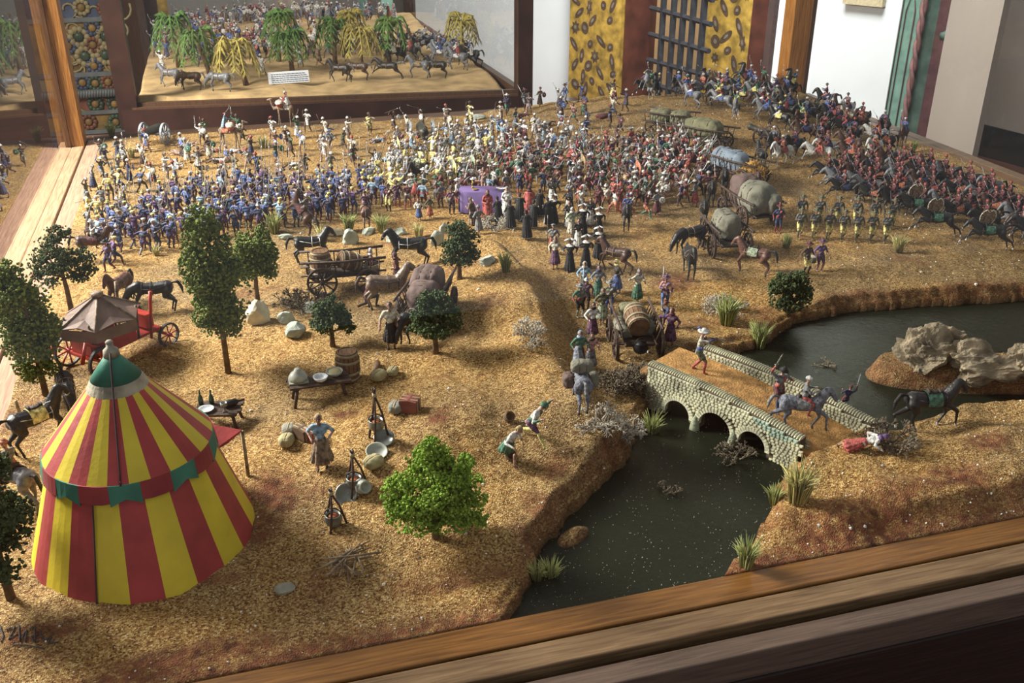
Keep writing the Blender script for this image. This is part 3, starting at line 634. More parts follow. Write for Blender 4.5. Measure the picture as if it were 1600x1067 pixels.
# ------------------------------------------------------------------ figurines
SLOTS = ['skin', 'hat', 'coat', 'breeches', 'boots', 'steel', 'wood', 'trim']
def remesh(mb, voxel, smooth_it=2, decimate=None):
    me = mb.mesh('tmp', []) if False else None
    m0 = bpy.data.meshes.new('tmp'); m0.from_pydata(mb.v, [], mb.f); m0.update()
    o = bpy.data.objects.new('tmp', m0); COL.objects.link(o)
    r = o.modifiers.new('r', 'REMESH'); r.mode = 'VOXEL'; r.voxel_size = voxel; r.adaptivity = 0
    sm = o.modifiers.new('s', 'SMOOTH'); sm.iterations = smooth_it; sm.factor = 0.4
    if decimate: dcm = o.modifiers.new('d', 'DECIMATE'); dcm.ratio = decimate
    dg = bpy.context.evaluated_depsgraph_get(); dg.update()
    me = bpy.data.meshes.new_from_object(o.evaluated_get(dg))
    bpy.data.objects.remove(o); bpy.data.meshes.remove(m0)
    nv_ = len(me.vertices); vs = np.empty(nv_ * 3); me.vertices.foreach_get('co', vs); vs = vs.reshape(-1, 3)
    fs = [tuple(p.vertices) for p in me.polygons]
    cen = np.array([vs[list(f)].mean(0) for f in fs]); best = np.full(len(fs), 1e9); mi = np.zeros(len(fs), int)
    for a, b, ra, rb, m in mb.bones:
        a = np.array(a); d = np.array(b) - a; L2 = max(d @ d, 1e-9); t = np.clip((cen - a) @ d / L2, 0, 1)
        dist = np.linalg.norm(cen - a - t[:, None] * d, axis=1) - (ra + (rb - ra) * t); k = dist < best; best[k] = dist[k]; mi[k] = m
    bpy.data.meshes.remove(me)
    out = MB(); out.v = [tuple(v) for v in vs]; out.f = fs; out.m = mi.tolist(); return out
def merge(a, b):
    o = len(a.v); a.v += b.v; a.f += [tuple(i + o for i in f) for f in b.f]; a.m += b.m; return a
def xform(mb, M):
    mb.v = [tuple(M @ Vector(v)) for v in mb.v]; return mb
def ik(a, b, l1, l2, pole):
    a, b, pole = Vector(a), Vector(b), Vector(pole); d = b - a; L_ = min(d.length, (l1 + l2) * .995); t = d.normalized(); b = a + t * L_
    x = (l1 * l1 - l2 * l2 + L_ * L_) / (2 * L_); h = math.sqrt(max(l1 * l1 - x * x, 0)); u = pole - t * pole.dot(t)
    if u.length < 1e-6: u = t.orthogonal()
    return a + t * x + u.normalized() * h, b

def human(hands=((.16, .05, .50), (-.16, .05, .50)), feet=((.06, 0), (-.06, 0)), lean=0.0, hip_z=.50, dress=None, cloak=None, hat='helmet', bare_leg=False,
          bare_torso=False, weapon=None, shield=None, voxel=.0125, face=True, seated=False, puffy=True, turn=0.0, fine=False, sleeves=2, pack=False, banner=False, kneel=False):
    """Body one unit tall facing +y. Returns (body, gear) builders; materials by SLOTS index."""
    B = MB(); SK, HT, CO, BR, BO, ST, WD, TR = range(8)
    hip = Vector((0, 0, hip_z)); up = Vector((0, math.sin(lean), math.cos(lean))); fwd = Vector((0, math.cos(lean), -math.sin(lean)))
    def tp(x, y, z): return hip + Vector((x, 0, 0)) + fwd * y + up * z
    tc = SK if bare_torso else CO
    if not dress: B.cap(tp(-.03, 0, .055), tp(.03, 0, .055), .070, .070, TR); B.cap(tp(-.06, .035, .24), tp(.05, .045, .08), .034, .034, TR)
    B.cap(tp(-.04, 0, 0), tp(.04, 0, 0), .062, .062, BR if not dress else CO)
    B.cap(tp(0, 0, .03), tp(0, 0.005, .16), .068, .075, tc)
    B.cap(tp(-.05, 0, .19), tp(.05, 0, .19), .066, .066, tc); B.cap(tp(-.095, -.005, .275), tp(.095, -.005, .275), .040, .040, tc)
    B.cap(tp(0, 0, .28), tp(0, .008, .35), .032, .030, SK)
    hd = tp(0, .018, .415); B.cap(hd - up * .018, hd + up * .02, .047, .056, SK)
    if not dress and not bare_torso:
        for a_ in range(6):
            q = a_ * PI / 3; B.cap(tp(.04 * math.cos(q), .03 * math.sin(q), .03), tp(.075 * math.cos(q), .055 * math.sin(q), -.055), .045, .035, CO)
    for s, (hx, hy, hzz) in zip((1, -1), hands):
        sh = tp(s * .112, -.005, .265); el, ha = ik(sh, Vector((hx, hy, hzz)), .165, .16, Vector((s * .6, -.6, -.7)))
        ac = tc if sleeves else SK; fc_ = TR if (sleeves == 2 and not dress) else ac
        B.cap(sh, el, .038, .030, ac); B.cap(el, ha, .030, .020, fc_ if sleeves == 2 else SK)
        d = (ha - el).normalized(); B.cap(ha, ha + d * .03, .022, .020, SK)
        if fine:                                     # separate fingers and thumb
            side = d.cross(Vector((0, 0, 1))).normalized() if abs(d.z) < .95 else Vector((1, 0, 0))
            for f_, l_ in zip((-.018, -.006, .006, .018), (.030, .038, .035, .027)):
                p0 = ha + d * .035 + side * f_; p1 = p0 + d * l_ * .6; p2 = p1 + (d + Vector((0, 0, -.8))).normalized() * l_ * .5
                B.tube([p0, p1, p2], [.0065, .006, .005], SK, 5)
            B.tube([ha + d * .01 - side * .018, ha + d * .025 - side * .034, ha + d * .045 - side * .04], [.007, .0065, .005], SK, 5)
    lc = SK if bare_leg else BR
    if dress:
        hem, rad = dress
        for a_ in range(11):
            q = a_ * 2 * PI / 11; B.cap(tp(.045 * math.cos(q), .035 * math.sin(q), .05), (rad * math.cos(q), rad * math.sin(q) - lean * .1, hem + .03), .045, .034, TR if dress and pack is None else BR)
        B.cap((0, 0, hip_z), (0, 0, hem + .06), .07, rad * .9 if hem < .2 else rad * .7, BR)
        for s, (fx, fy, *_z) in zip((1, -1), feet):
            B.cap((fx, fy, hem + .05), (fx, fy, .04), .028, .022, SK if hem > .12 else BO); B.cap((fx, fy, .022), (fx, fy + .06, .018), .022, .018, BO)
    else:
        for s, ft in zip((1, -1), feet):
            fx, fy, fz_ = ft if len(ft) == 3 else (*ft, 0.0); h0 = tp(s * .055, 0, -.01)
            kn, an = ik(h0, Vector((fx, fy, .045 + fz_)), .24, .245, Vector((s * .15, 1, 0)))
            if puffy and not bare_leg:
                B.cap(h0, h0.lerp(kn, .62), .070, .058, BR); B.cap(h0.lerp(kn, .6), kn, .045, .036, BR)
            else: B.cap(h0, kn, .060, .038, lc)
            B.cap(kn, kn.lerp(an, .45), .036, .037, BO if not bare_leg else SK); B.cap(kn.lerp(an, .45), an, .036, .024, BO if not bare_leg else SK)
            tow = Vector((0, 1, -.5 if fz_ > .05 else 0)).normalized(); B.cap(an - Vector((0, 0, .02)), an - Vector((0, 0, .024)) + tow * .07, .024, .018, BO)
        if bare_leg and not bare_torso or bare_leg:
            for a_ in range(9):
                q = a_ * 2 * PI / 9; B.cap(tp(.05 * math.cos(q), .04 * math.sin(q), .04), (.095 * math.cos(q), .08 * math.sin(q), hip_z - .19), .035, .026, CO if not bare_torso else BR)
    if cloak:
        for a_ in range(7):
            q = PI + (a_ + .5) * PI / 7; B.cap(tp(.085 * math.cos(q), .055 * math.sin(q), .27), (.17 * math.cos(q), .15 * math.sin(q) - .05 - lean * .2, cloak), .032, .030, TR)
    out = remesh(B, voxel)
    g = MB(); rot = Matrix.Rotation(-lean, 3, 'X')
    if face:
        for s in (-1, 1): g.ell(hd + fwd * .052 + Vector((s * .02, 0, 0)) + up * .008, (.008, .006, .006), BO, 6, 4)
        g.tube([hd + fwd * .052 + up * .006, hd + fwd * .070 - up * .014], [.007, .011], SK, 5)
        g.ell(hd + fwd * .052 - up * .028, (.014, .005, .004), TR, 6, 4)
        for s in (-1, 1): g.ell(hd + Vector((s * .052, 0, 0)), (.010, .014, .02), SK, 6, 4)
    top = hd + up * .035
    if hat == 'helmet':
        g.ell(top - up * .005, (.064, .07, .06), HT, 10, 6, rot); g.ell(top - up * .012, (.085, .105, .012), HT, 12, 4, rot)
        g.tube([top + up * .05 - fwd * .05, top + up * .075, top + up * .05 + fwd * .05], [.006, .014, .006], HT, 5)
    elif hat == 'broad':
        g.ell(top, (.13, .13, .014), HT, 14, 4, rot); g.ell(top + up * .03, (.06, .062, .045), HT, 10, 6, rot); g.tube([top + up * .04 - fwd * .05, top + up * .07 - fwd * .11, top + up * .03 - fwd * .16], [.012, .022, .008], TR, 6)
    elif hat == 'cap':
        g.ell(top + up * .005 - fwd * .008, (.066, .068, .05), HT, 10, 6, rot); g.ell(top + up * .025, (.078, .078, .02), HT, 10, 4, rot)
    elif hat == 'turban':
        g.ell(top + up * .012, (.078, .082, .045), HT, 10, 6, rot); g.ell(top + up * .04, (.045, .048, .04), HT, 8, 5, rot)
    elif hat == 'fez':
        g.lathe([(.058, -.015), (.064, .02), (.055, .07), (.03, .085)], HT, 10, top, rot); g.ell(top + up * .0, (.068, .07, .02), TR, 10, 4, rot)
    elif hat == 'hair':
        g.ell(top - up * .012 - fwd * .014, (.06, .062, .056), HT, 10, 6, rot); g.ell(hd - fwd * .045 - up * .02, (.045, .035, .06), HT, 8, 6, rot)
    elif hat == 'hood':
        g.ell(top - up * .02 - fwd * .018, (.064, .062, .07), HT, 10, 6, rot); g.ell(hd - fwd * .02 - up * .075, (.085, .07, .045), HT, 10, 5, rot)
    elif hat == 'cornette':
        g.ell(top - up * .02 - fwd * .014, (.062, .06, .065), HT, 10, 6, rot)
        for s in (-1, 1):
            c0 = top + up * .03
            g.add([c0 + Vector((0, 0, .06)) - fwd * .03, c0 + Vector((s * .03, 0, .05)) + fwd * .09, c0 + Vector((s * .17, 0, .0)) + fwd * .06, c0 + Vector((s * .16, 0, -.03)) - fwd * .07,
                   c0 + Vector((0, 0, .045)) - fwd * .03, c0 + Vector((s * .03, 0, .035)) + fwd * .09, c0 + Vector((s * .17, 0, -.02)) + fwd * .06, c0 + Vector((s * .16, 0, -.05)) - fwd * .07],
                  [(0, 1, 2, 3), (7, 6, 5, 4), (1, 0, 4, 5), (2, 1, 5, 6), (3, 2, 6, 7), (0, 3, 7, 4)], HT)
        g.lathe([(.125, .0), (.11, .02), (.05, .045)], HT, 12, hd - up * .12)
    h0, h1 = Vector(hands[0]), Vector(hands[1])
    if weapon == 'pike':
        d = (h0 - h1).normalized() if (h0 - h1).length > .1 else Vector((0, .25, 1)).normalized()
        c = h1; g.tube([c - d * .45, c + d * 1.35], .0095, WD, 5); g.tube([c + d * 1.33, c + d * 1.38, c + d * 1.47], [.009, .018, .002], ST, 5)
    elif weapon == 'spear':
        d = Vector((0.05, .9, .35)).normalized(); g.tube([h0 - d * .45, h0 + d * .6], .009, WD, 5); g.tube([h0 + d * .58, h0 + d * .63, h0 + d * .72], [.009, .02, .002], ST, 5)
    elif weapon == 'upright':
        g.tube([(h0.x, h0.y + .02, .02), (h0.x, h0.y + .02, 1.25)], .010, WD, 5); g.ell((h0.x, h0.y + .02, 1.27), (.012, .03, .07), ST, 6, 4)
    elif weapon in ('sword', 'scimitar'):
        d = (Vector((0, .5, .85))).normalized(); p = h0 + Vector((0, .01, .02)); bend = Vector((0, .06, 0)) if weapon == 'scimitar' else Vector((0, 0, 0))
        g.tube([p - d * .03, p + d * .05], .012, WD, 5); g.tube([p + Vector((-.04, 0, 0)) + d * .045, p + Vector((.04, 0, 0)) + d * .045], .008, ST, 5)
        g.tube([p + d * .05, p + d * .18 + bend * .6, p + d * .32 + bend * .5, p + d * .42 - bend * .6], [.014, .016, .016, .003], ST, 5, flat=.35)
    elif weapon == 'musket':
        d = (h0 - h1).normalized(); g.tube([h1 - d * .16, h1 + d * .02, h1 + d * .25], [.026, .015, .013], WD, 6); g.tube([h1 + d * .05, h1 + d * .62], .0095, ST, 6)
    elif weapon == 'shoulder':
        a_ = tp(.10, .12, .10); e_ = tp(.10, -.42, .58); d = (e_ - a_).normalized(); g.tube([a_ - d * .08, a_ + d * .12, a_ + d * .35], [.026, .016, .013], WD, 6); g.tube([a_ + d * .2, a_ + d * .78], .010, ST, 6)
    elif weapon == 'club':
        d = Vector((.1, .3, 1)).normalized(); g.tube([h0 - d * .05, h0 + d * .4], [.010, .018], WD, 6)
    elif weapon == 'bow':
        g.tube([h0 + Vector((0, .02 - .1 * abs(k) ** 2 / 9, .08 * k)) for k in range(-3, 4)], .009, WD, 5)
    if banner:
        c = Vector((h0.x, h0.y + .02, .9)); pts = [(0, 0, .35), (0, -.16, .30), (0.03, -.30, .2), (0.0, -.44, .14), (0, -.42, -.22), (.03, -.28, -.18), (0, -.14, -.1), (0, 0, -.05)]
        v1 = [c + Vector(p) + Vector((.006, 0, 0)) for p in pts]; v2 = [c + Vector(p) - Vector((.006, 0, 0)) for p in pts]
        fs = [(0, 1, 6, 7), (1, 2, 5, 6), (2, 3, 4, 5)]; fs2 = [tuple(8 + i for i in reversed(f)) for f in fs]
        g.add(v1 + v2, fs + fs2 + [(i, i + 8, (i + 1) % 8 + 8, (i + 1) % 8) for i in range(8)], TR)
    if shield == 'round':
        g.lathe([(.02, .03), (.10, .012), (.125, 0), (.125, -.012), (.02, .0)], TR, 14, h1 + Vector((0, .03, 0)), Matrix.Rotation(R(-80), 3, 'X'))
        g.ell(h1 + Vector((0, .055, 0)), (.025, .015, .025), ST, 8, 4)
    if pack and pack is not None:
        g.ell(tp(0, -.11, .16), (.075, .06, .10), WD, 8, 6, rot); g.tube([tp(-.09, -.13, .25), tp(.09, -.13, .25)], .035, TR, 8)
    return out, g

CACHE = {}
LOD = {}
def fig_mesh(key, **kw):
    if key not in CACHE:
        if key in HAT_BASE: pass
        b, g = human(**kw); merge(b, g); CACHE[key] = b.mesh('figure_' + key, [pm('skin')] * 8)
    return CACHE[key]
HAT_BASE = {}
def paint(o, cols):
    for i, k in enumerate(cols):
        if i < len(o.material_slots): o.material_slots[i].link = 'OBJECT'; o.material_slots[i].material = pm(k)
HS = .44                                            # how tall a model soldier stands
POSES = dict(
    pike=dict(hands=((.05, .14, .80), (-.02, .12, .62)), feet=((.07, .10), (-.07, -.10)), weapon='pike', hat='helmet'),
    pike_up=dict(hands=((.07, .16, .86), (.06, .12, .60)), feet=((.06, .03), (-.07, -.03)), weapon='pike', hat='cap'),
    pike_low=dict(hands=((.02, .28, .72), (-.10, .02, .64)), feet=((.07, .20), (-.07, -.16)), weapon='pike', hat='cap', lean=.15, hip_z=.46),
    march=dict(hands=((.08, .13, .66), (-.17, .06, .50)), feet=((.06, .13), (-.06, -.14, .03)), weapon='shoulder', hat='broad'),
    march_helm=dict(hands=((.08, .13, .66), (-.17, -.02, .48)), feet=((.06, -.12, .02), (-.06, .12)), weapon='shoulder', hat='helmet'),
    aim=dict(hands=((.0, .30, .80), (-.07, .09, .76)), feet=((.08, .14), (-.08, -.12)), weapon='musket', hat='broad', lean=.08, hip_z=.48),
    attack=dict(hands=((.19, .12, .98), (-.20, .16, .66)), feet=((.09, .24), (-.09, -.20, .03)), weapon='sword', hat='helmet', lean=.2, hip_z=.45),
    attack_shield=dict(hands=((.20, -.03, .95), (-.12, .24, .66)), feet=((.09, .20), (-.10, -.22)), weapon='scimitar', hat='turban', shield='round', lean=.15, hip_z=.46),
    robe_attack=dict(hands=((.18, .08, 1.0), (-.22, .10, .62)), feet=((.08, .12), (-.08, -.14)), weapon='scimitar', hat='turban', dress=(.17, .12), lean=.12),
    robe_spear=dict(hands=((.17, .16, .70), (-.14, .14, .62)), feet=((.08, .10), (-.08, -.10)), weapon='spear', hat='turban', dress=(.14, .12), shield='round'),
    warrior=dict(hands=((.19, .02, .96), (-.16, .20, .66)), feet=((.10, .22), (-.08, -.22, .04)), weapon='spear', hat='hair', bare_leg=True, bare_torso=True, shield='round', lean=.15, hip_z=.46, sleeves=0),
    warrior_run=dict(hands=((.15, .22, .70), (-.20, -.12, .62)), feet=((.07, .26), (-.07, -.26, .10)), weapon='club', hat='turban', bare_leg=True, lean=.28, hip_z=.46, sleeves=1),
    archer=dict(hands=((.03, .30, .80), (-.10, .05, .80)), feet=((.09, .12), (-.09, -.10)), weapon='bow', hat='turban', bare_leg=True),
    stand=dict(hands=((.17, .04, .50), (-.15, .13, .60)), feet=((.07, .0), (-.07, .03)), hat='broad'),
    point=dict(hands=((.30, .25, .82), (-.14, .06, .54)), feet=((.07, .08), (-.07, -.06)), hat='cap', cloak=.45),
    halberd=dict(hands=((.18, .14, .70), (-.15, .06, .52)), feet=((.07, .03), (-.07, -.03)), weapon='upright', hat='cap'),
    banner=dict(hands=((.12, .16, .74), (-.06, .14, .66)), feet=((.07, .10), (-.07, -.10)), weapon='upright', hat='helmet', banner=True),
    fallen=dict(hands=((.28, .10, .84), (-.26, -.02, .70)), feet=((.12, .04), (-.14, -.02)), hat='turban', bare_leg=True),
    kneel=dict(hands=((.05, .20, .55), (-.05, .20, .52)), feet=((.08, .18), (-.08, -.22)), hat='helmet', hip_z=.30, lean=.25),
    robe=dict(hands=((.08, .17, .62), (-.08, .17, .62)), feet=((.05, 0), (-.05, 0)), hat='hood', dress=(.02, .13), cloak=.08),
    friar=dict(hands=((.12, .20, .70), (-.10, .18, .66)), feet=((.05, .06), (-.05, -.06)), hat='hair', dress=(.04, .13), cloak=.12, lean=.12),
    nun=dict(hands=((.16, .08, .60), (-.17, .06, .58)), feet=((.05, .10), (-.05, -.06)), hat='cornette', dress=(.03, .14), lean=.10),
    woman=dict(hands=((.15, .10, .58), (-.16, .08, .56)), feet=((.05, .06), (-.05, -.06)), hat='hood', dress=(.16, .13)),
    woman_arm=dict(hands=((.30, .12, .78), (-.16, .10, .60)), feet=((.05, .10), (-.05, -.08)), hat='hood', dress=(.15, .13), lean=.08),
    rider=dict(hands=((.10, .24, .66), (-.10, .24, .64)), feet=((.19, .10, .06), (-.19, .10, .06)), hat='turban', hip_z=.44, lean=.05),
    rider_sword=dict(hands=((.20, .10, .98), (-.08, .24, .64)), feet=((.19, .08, .06), (-.19, .08, .06)), hat='cap', hip_z=.44, weapon='scimitar', cloak=.32),
    rider_lance=dict(hands=((.20, .16, .74), (-.08, .24, .64)), feet=((.19, .08, .06), (-.19, .08, .06)), hat='helmet', hip_z=.44, weapon='spear'),
    rider_fez=dict(hands=((.16, .24, .66), (-.10, .24, .66)), feet=((.19, .06, .06), (-.19, .06, .06)), hat='fez', hip_z=.44, weapon='sword', lean=.12),
)
def figure(kind, px, py, deg, cols, label, group=None, name='soldier_figurine', h=HS, cat='figurine', loc=None, tilt=None, water=False):
    me_ = fig_mesh(kind, **POSES[kind]); p = loc if loc is not None else G(px, py, water)
    o = link(name, me_, None, p, heading(deg), h); paint(o, cols); tag(o, label, cat, group)
    if kind == 'fallen': o.rotation_euler = (R(88), 0, heading(deg)); o.location.z += .03
    if tilt: o.rotation_euler = (tilt[0], tilt[1], heading(deg))
    return o

# ------------------------------------------------------------------ horses and riders
def horse(pose='stand', voxel=.021):
    """Height at the withers about 0.88, facing +y. Slots: coat, mane, hoof, tack."""
    B = MB(); C_, M__, H_, T_ = range(4); Lg = dict(
        stand=[((.09, .40, 0), 0), ((-.09, .36, 0), 0), ((.09, -.40, 0), 0), ((-.09, -.46, 0), 0)],
        walk=[((.09, .58, .08), 1), ((-.09, .30, 0), 0), ((.09, -.28, 0), 0), ((-.09, -.58, .0), 0)],
        gallop=[((.09, .82, .22), 1), ((-.09, .70, .36), 1), ((.09, -.72, .0), 0), ((-.09, -.84, .06), 0)],
        rear=[((.09, .66, .75), 1), ((-.09, .60, .60), 1), ((.09, -.30, 0), 0), ((-.09, -.40, 0), 0)],
        graze=[((.09, .48, 0), 0), ((-.09, .36, 0), 0), ((.09, -.40, 0), 0), ((-.09, -.48, 0), 0)])[pose]
    pit = .75 if pose == 'rear' else 0.0; piv = Vector((0, -.36, .70)); Rm = Matrix.Rotation(pit, 3, 'X')
    def q(x, y, z): return piv + Rm @ (Vector((x, y, z)) - piv)
    B.cap(q(0, -.33, .72), q(0, -.05, .68), .168, .170, C_); B.cap(q(0, -.05, .68), q(0, .28, .70), .170, .155, C_); B.cap(q(-.03, -.38, .74), q(.03, -.38, .74), .14, .14, C_)
    B.cap(q(0, .30, .66), q(0, .36, .76), .140, .12, C_)
    if pose == 'graze': nk = [q(0, .36, .76), q(0, .56, .68), q(0, .70, .48)]; hd = [q(0, .70, .50), q(0, .76, .40), q(0, .80, .22)]
    elif pose == 'gallop': nk = [q(0, .32, .78), q(0, .47, .91), q(0, .58, 1.01)]; hd = [q(0, .58, 1.02), q(0, .69, .96), q(0, .81, .81)]
    else: nk = [q(0, .32, .78), q(0, .43, .94), q(0, .49, 1.07)]; hd = [q(0, .50, 1.08), q(0, .60, 1.02), q(0, .70, .85)]
    B.cap(nk[0], nk[1], .150, .122, C_); B.cap(nk[1], nk[2], .122, .088, C_)
    B.cap(hd[0], hd[1], .080, .074, C_); B.cap(hd[1], hd[2], .068, .046, C_); B.cap(hd[2] - Vector((0, .0, .0)), hd[2] + (hd[2] - hd[1]) * .12, .038, .034, C_)
    hn = (hd[2] - hd[0]).normalized(); pol = hn.cross(Vector((1, 0, 0)));  pol = pol if pol.z > 0 else -pol
    for s in (-1, 1): B.cap(hd[0] + Vector((s * .035, -.01, .03)), hd[0] + Vector((s * .045, -.015, 0)) + pol * .12, .020, .006, C_)
    for i in range(5):                               # mane
        t = i / 4; c = nk[0].lerp(nk[2], t); bk = (nk[2] - nk[0]).normalized().cross(Vector((1, 0, 0))); bk = bk if bk.y < 0 else -bk
        B.cap(c + bk * (.125 - .05 * t), c + bk * (.155 - .05 * t) - Vector((-.02, 0, .05)), .026, .018, M__)
    fr = [(q(s * .085, .30, .62)) for s in (1, -1)]; bk_ = [(q(s * .095, -.40, .66)) for s in (1, -1)]
    for i, ((x, y, z), up_) in enumerate(Lg):
        hoof = Vector((x, y, z + .035))
        if i < 2:
            kn, an = ik(fr[i], hoof + Vector((0, -.02, .06)), .29, .29, Vector((0, 1, .2)))
            B.cap(fr[i], kn, .070, .040, C_); B.cap(kn, an, .036, .026, C_); B.cap(an, hoof, .028, .030, H_ if not up_ else H_)
        else:
            h0 = bk_[i - 2]; st = h0 + Vector((0, .10 if pose != 'gallop' else -.05, -.16)); hock = Vector((x, y - .08, z + .33)) if pose != 'gallop' else h0.lerp(hoof, .62) + Vector((0, -.07, .03))
            B.cap(h0, st, .125, .085, C_); B.cap(st, hock, .075, .038, C_); B.cap(hock, hoof + Vector((0, -.01, .06)), .034, .026, C_); B.cap(hoof + Vector((0, -.01, .06)), hoof, .028, .032, H_)
    t0 = q(0, -.53, .82)
    tl = [t0, t0 + Vector((0, -.12, .02)), t0 + Vector((0, -.20, -.14)), t0 + Vector((0, -.22, -.34))] if pose != 'gallop' else [t0, t0 + Vector((0, -.14, .06)), t0 + Vector((0, -.30, .05)), t0 + Vector((0, -.46, -.06))]
    for a_, b_, r1, r2 in zip(tl, tl[1:], (.026, .042, .045), (.042, .045, .014)): B.cap(a_, b_, r1, r2, M__)
    out = remesh(B, voxel, 3); g = MB()
    for ctr, r_, dirv in ((q(0, .02, .69), .183, Vector((0, 1, 0))), (q(0, .25, .69), .172, Vector((0, 1, 0)))):
        d = Rm @ dirv; u = Vector((1, 0, 0)); v_ = d.cross(u)
        g.tube([ctr + u * math.cos(k * PI / 8) * r_ + v_ * math.sin(k * PI / 8) * r_ for k in range(17)], .011, 3, 4)
    g.tube([q(.17, .25, .74), q(.165, 0, .70), q(.15, -.34, .78)], .009, 3, 4); g.tube([q(-.17, .25, .74), q(-.165, 0, .70), q(-.15, -.34, .78)], .009, 3, 4)
    for t_ in (.35, .8):
        c = hd[0].lerp(hd[2], t_); rr = .066 - .02 * t_; u = Vector((1, 0, 0)); v_ = hn.cross(u)
        g.tube([c + u * math.cos(k * PI / 5) * rr + v_ * math.sin(k * PI / 5) * rr for k in range(11)], .008, 3, 4)
    for s in (-1, 1): g.tube([hd[0].lerp(hd[2], .8) + Vector((s * .045, 0, 0)), nk[1] + Vector((s * .10, 0, -.02)), q(s * .06, .16, .90)], .006, 3, 4); g.ell(hd[0].lerp(hd[2], .22) + Vector((s * .058, 0, .01)), (.009, .012, .012), 2, 6, 4)
    return out, g, q
HORSE = {}
def horse_mesh(pose):
    if pose not in HORSE:
        o_, g, q = horse(pose); tack = g.mesh('harness_' + pose, [pm('tan')]); 
        tack.polygons.foreach_set('material_index', np.zeros(len(tack.polygons), dtype=np.int32))
        HORSE[pose] = (o_.mesh('horse_' + pose, [pm('horse_bay')] * 3), tack)
    return HORSE[pose]
HH = .40                                            # scale of the horses
CL = {}
def cloth_mesh():                                   # saddle cloth over the back
    if 'c' not in CL:
        b = MB(); rows = []
        for j in range(6):
            y = -.14 + .30 * j / 5; ring = []
            for k in range(13):
                a_ = R(-105 + 210 * k / 12); rr = .190 + .006 * math.sin(k * 2.1 + j); ring.append((math.sin(a_) * rr * 1.02, y, .69 + math.cos(a_) * rr))
            rows.append(ring)
        vs = [v for r_ in rows for v in r_]; fs = [(j * 13 + k, j * 13 + k + 1, (j + 1) * 13 + k + 1, (j + 1) * 13 + k) for j in range(5) for k in range(12)]
        b.add(vs, fs, 0); b.ell((0, .13, .90), (.09, .03, .04), 1, 8, 5); b.ell((0, -.10, .90), (.10, .03, .05), 1, 8, 5); b.ell((0, .01, .875), (.08, .13, .03), 1, 8, 5)
        CL['c'] = b.mesh('saddle_cloth', [pm('green'), pm('dark_brown')])
    return CL['c']
def horse_obj(px, py, deg, pose, coat, label, name='horse_figurine', mane='black', hoof='black', saddle=None, group=None, h=HH, tack=True, cat='horse', loc=None, rot=None, water=False, harness='tan'):
    hm, tm = horse_mesh(pose); p = loc if loc is not None else G(px, py, water)
    root = empty(name, p, heading(deg), h); tag(root, label, cat, group)
    if rot: root.rotation_euler = rot
    b = link('body', hm, root); paint(b, (coat, mane, hoof))
    if tack: t = link('harness', tm, root); t.material_slots[0].link = 'OBJECT'; t.material_slots[0].material = pm(harness)
    if saddle:
        s = link('saddle', cloth_mesh(), root); paint(s, (saddle, 'dark_brown'))
        if pose == 'rear': s.rotation_euler = (.75, 0, 0); s.location = Vector((0, -.36, .70)) - Matrix.Rotation(.75, 3, 'X') @ Vector((0, -.36, .70))
    return root
def rider_obj(px, py, deg, pose, coat, rpose, rcols, label, group=None, saddle='maroon', h=HH, mane='black', hoof='black', name='horseman_figurine', loc=None, water=False, tack=False):
    root = horse_obj(px, py, deg, pose, coat, label, name, mane, hoof, saddle, group, h, tack, 'horseman', loc, None, water)
    r = link('rider', fig_mesh(rpose, **POSES[rpose]), root); paint(r, rcols)
    if pose == 'rear': r.location = (0, -.18, .62); r.rotation_euler = (.25, 0, 0)
    else: r.location = (0, .02, .44)
    return root

# ------------------------------------------------------------------ bridge
mat('bridge_stone', (0.46, 0.45, 0.32), 0.85, 0.30, 5.0, 0.5, 30)
mat('bridge_stone_teal', (0.30, 0.38, 0.30), 0.85, 0.25, 5.0, 0.5, 30)
mat('rock_moss', (0.20, 0.22, 0.15), 0.9, 0.35, 9.0, 0.8, 30)
mat('mortar', (0.10, 0.075, 0.05), 0.9, 0.25, 6.0, 0.4, 30)
A_, B_ = Vector((3.78, 8.17, 0)), Vector((4.66, 6.66, 0)); AX = (B_ - A_).normalized(); NB = Vector((AX.y, -AX.x, 0)); NB = NB if NB.dot(Vector((-1, -1, 0))) > 0 else -NB
LB = (B_ - A_).length
bridge = empty('stone_bridge', (A_ + B_) / 2); tag(bridge, 'pale stone bridge with three arches and cobbled parapets over the dark river', 'bridge')
def btop(u): return .385 - .17 * (u / LB) + .05 * math.sin(PI * u / LB)
arches = [(.42, .155, -.12), (.86, .19, -.12), (1.28, .155, -.12)]
def in_arch(u, z, grow=0.0):
    for c_, r_, b_ in arches:
        if abs(u - c_) < r_ + grow and z < b_ + .10: return True
        if math.hypot(u - c_, (z - b_ - .10)) < r_ + grow and z >= b_ + .10: return True
    return False
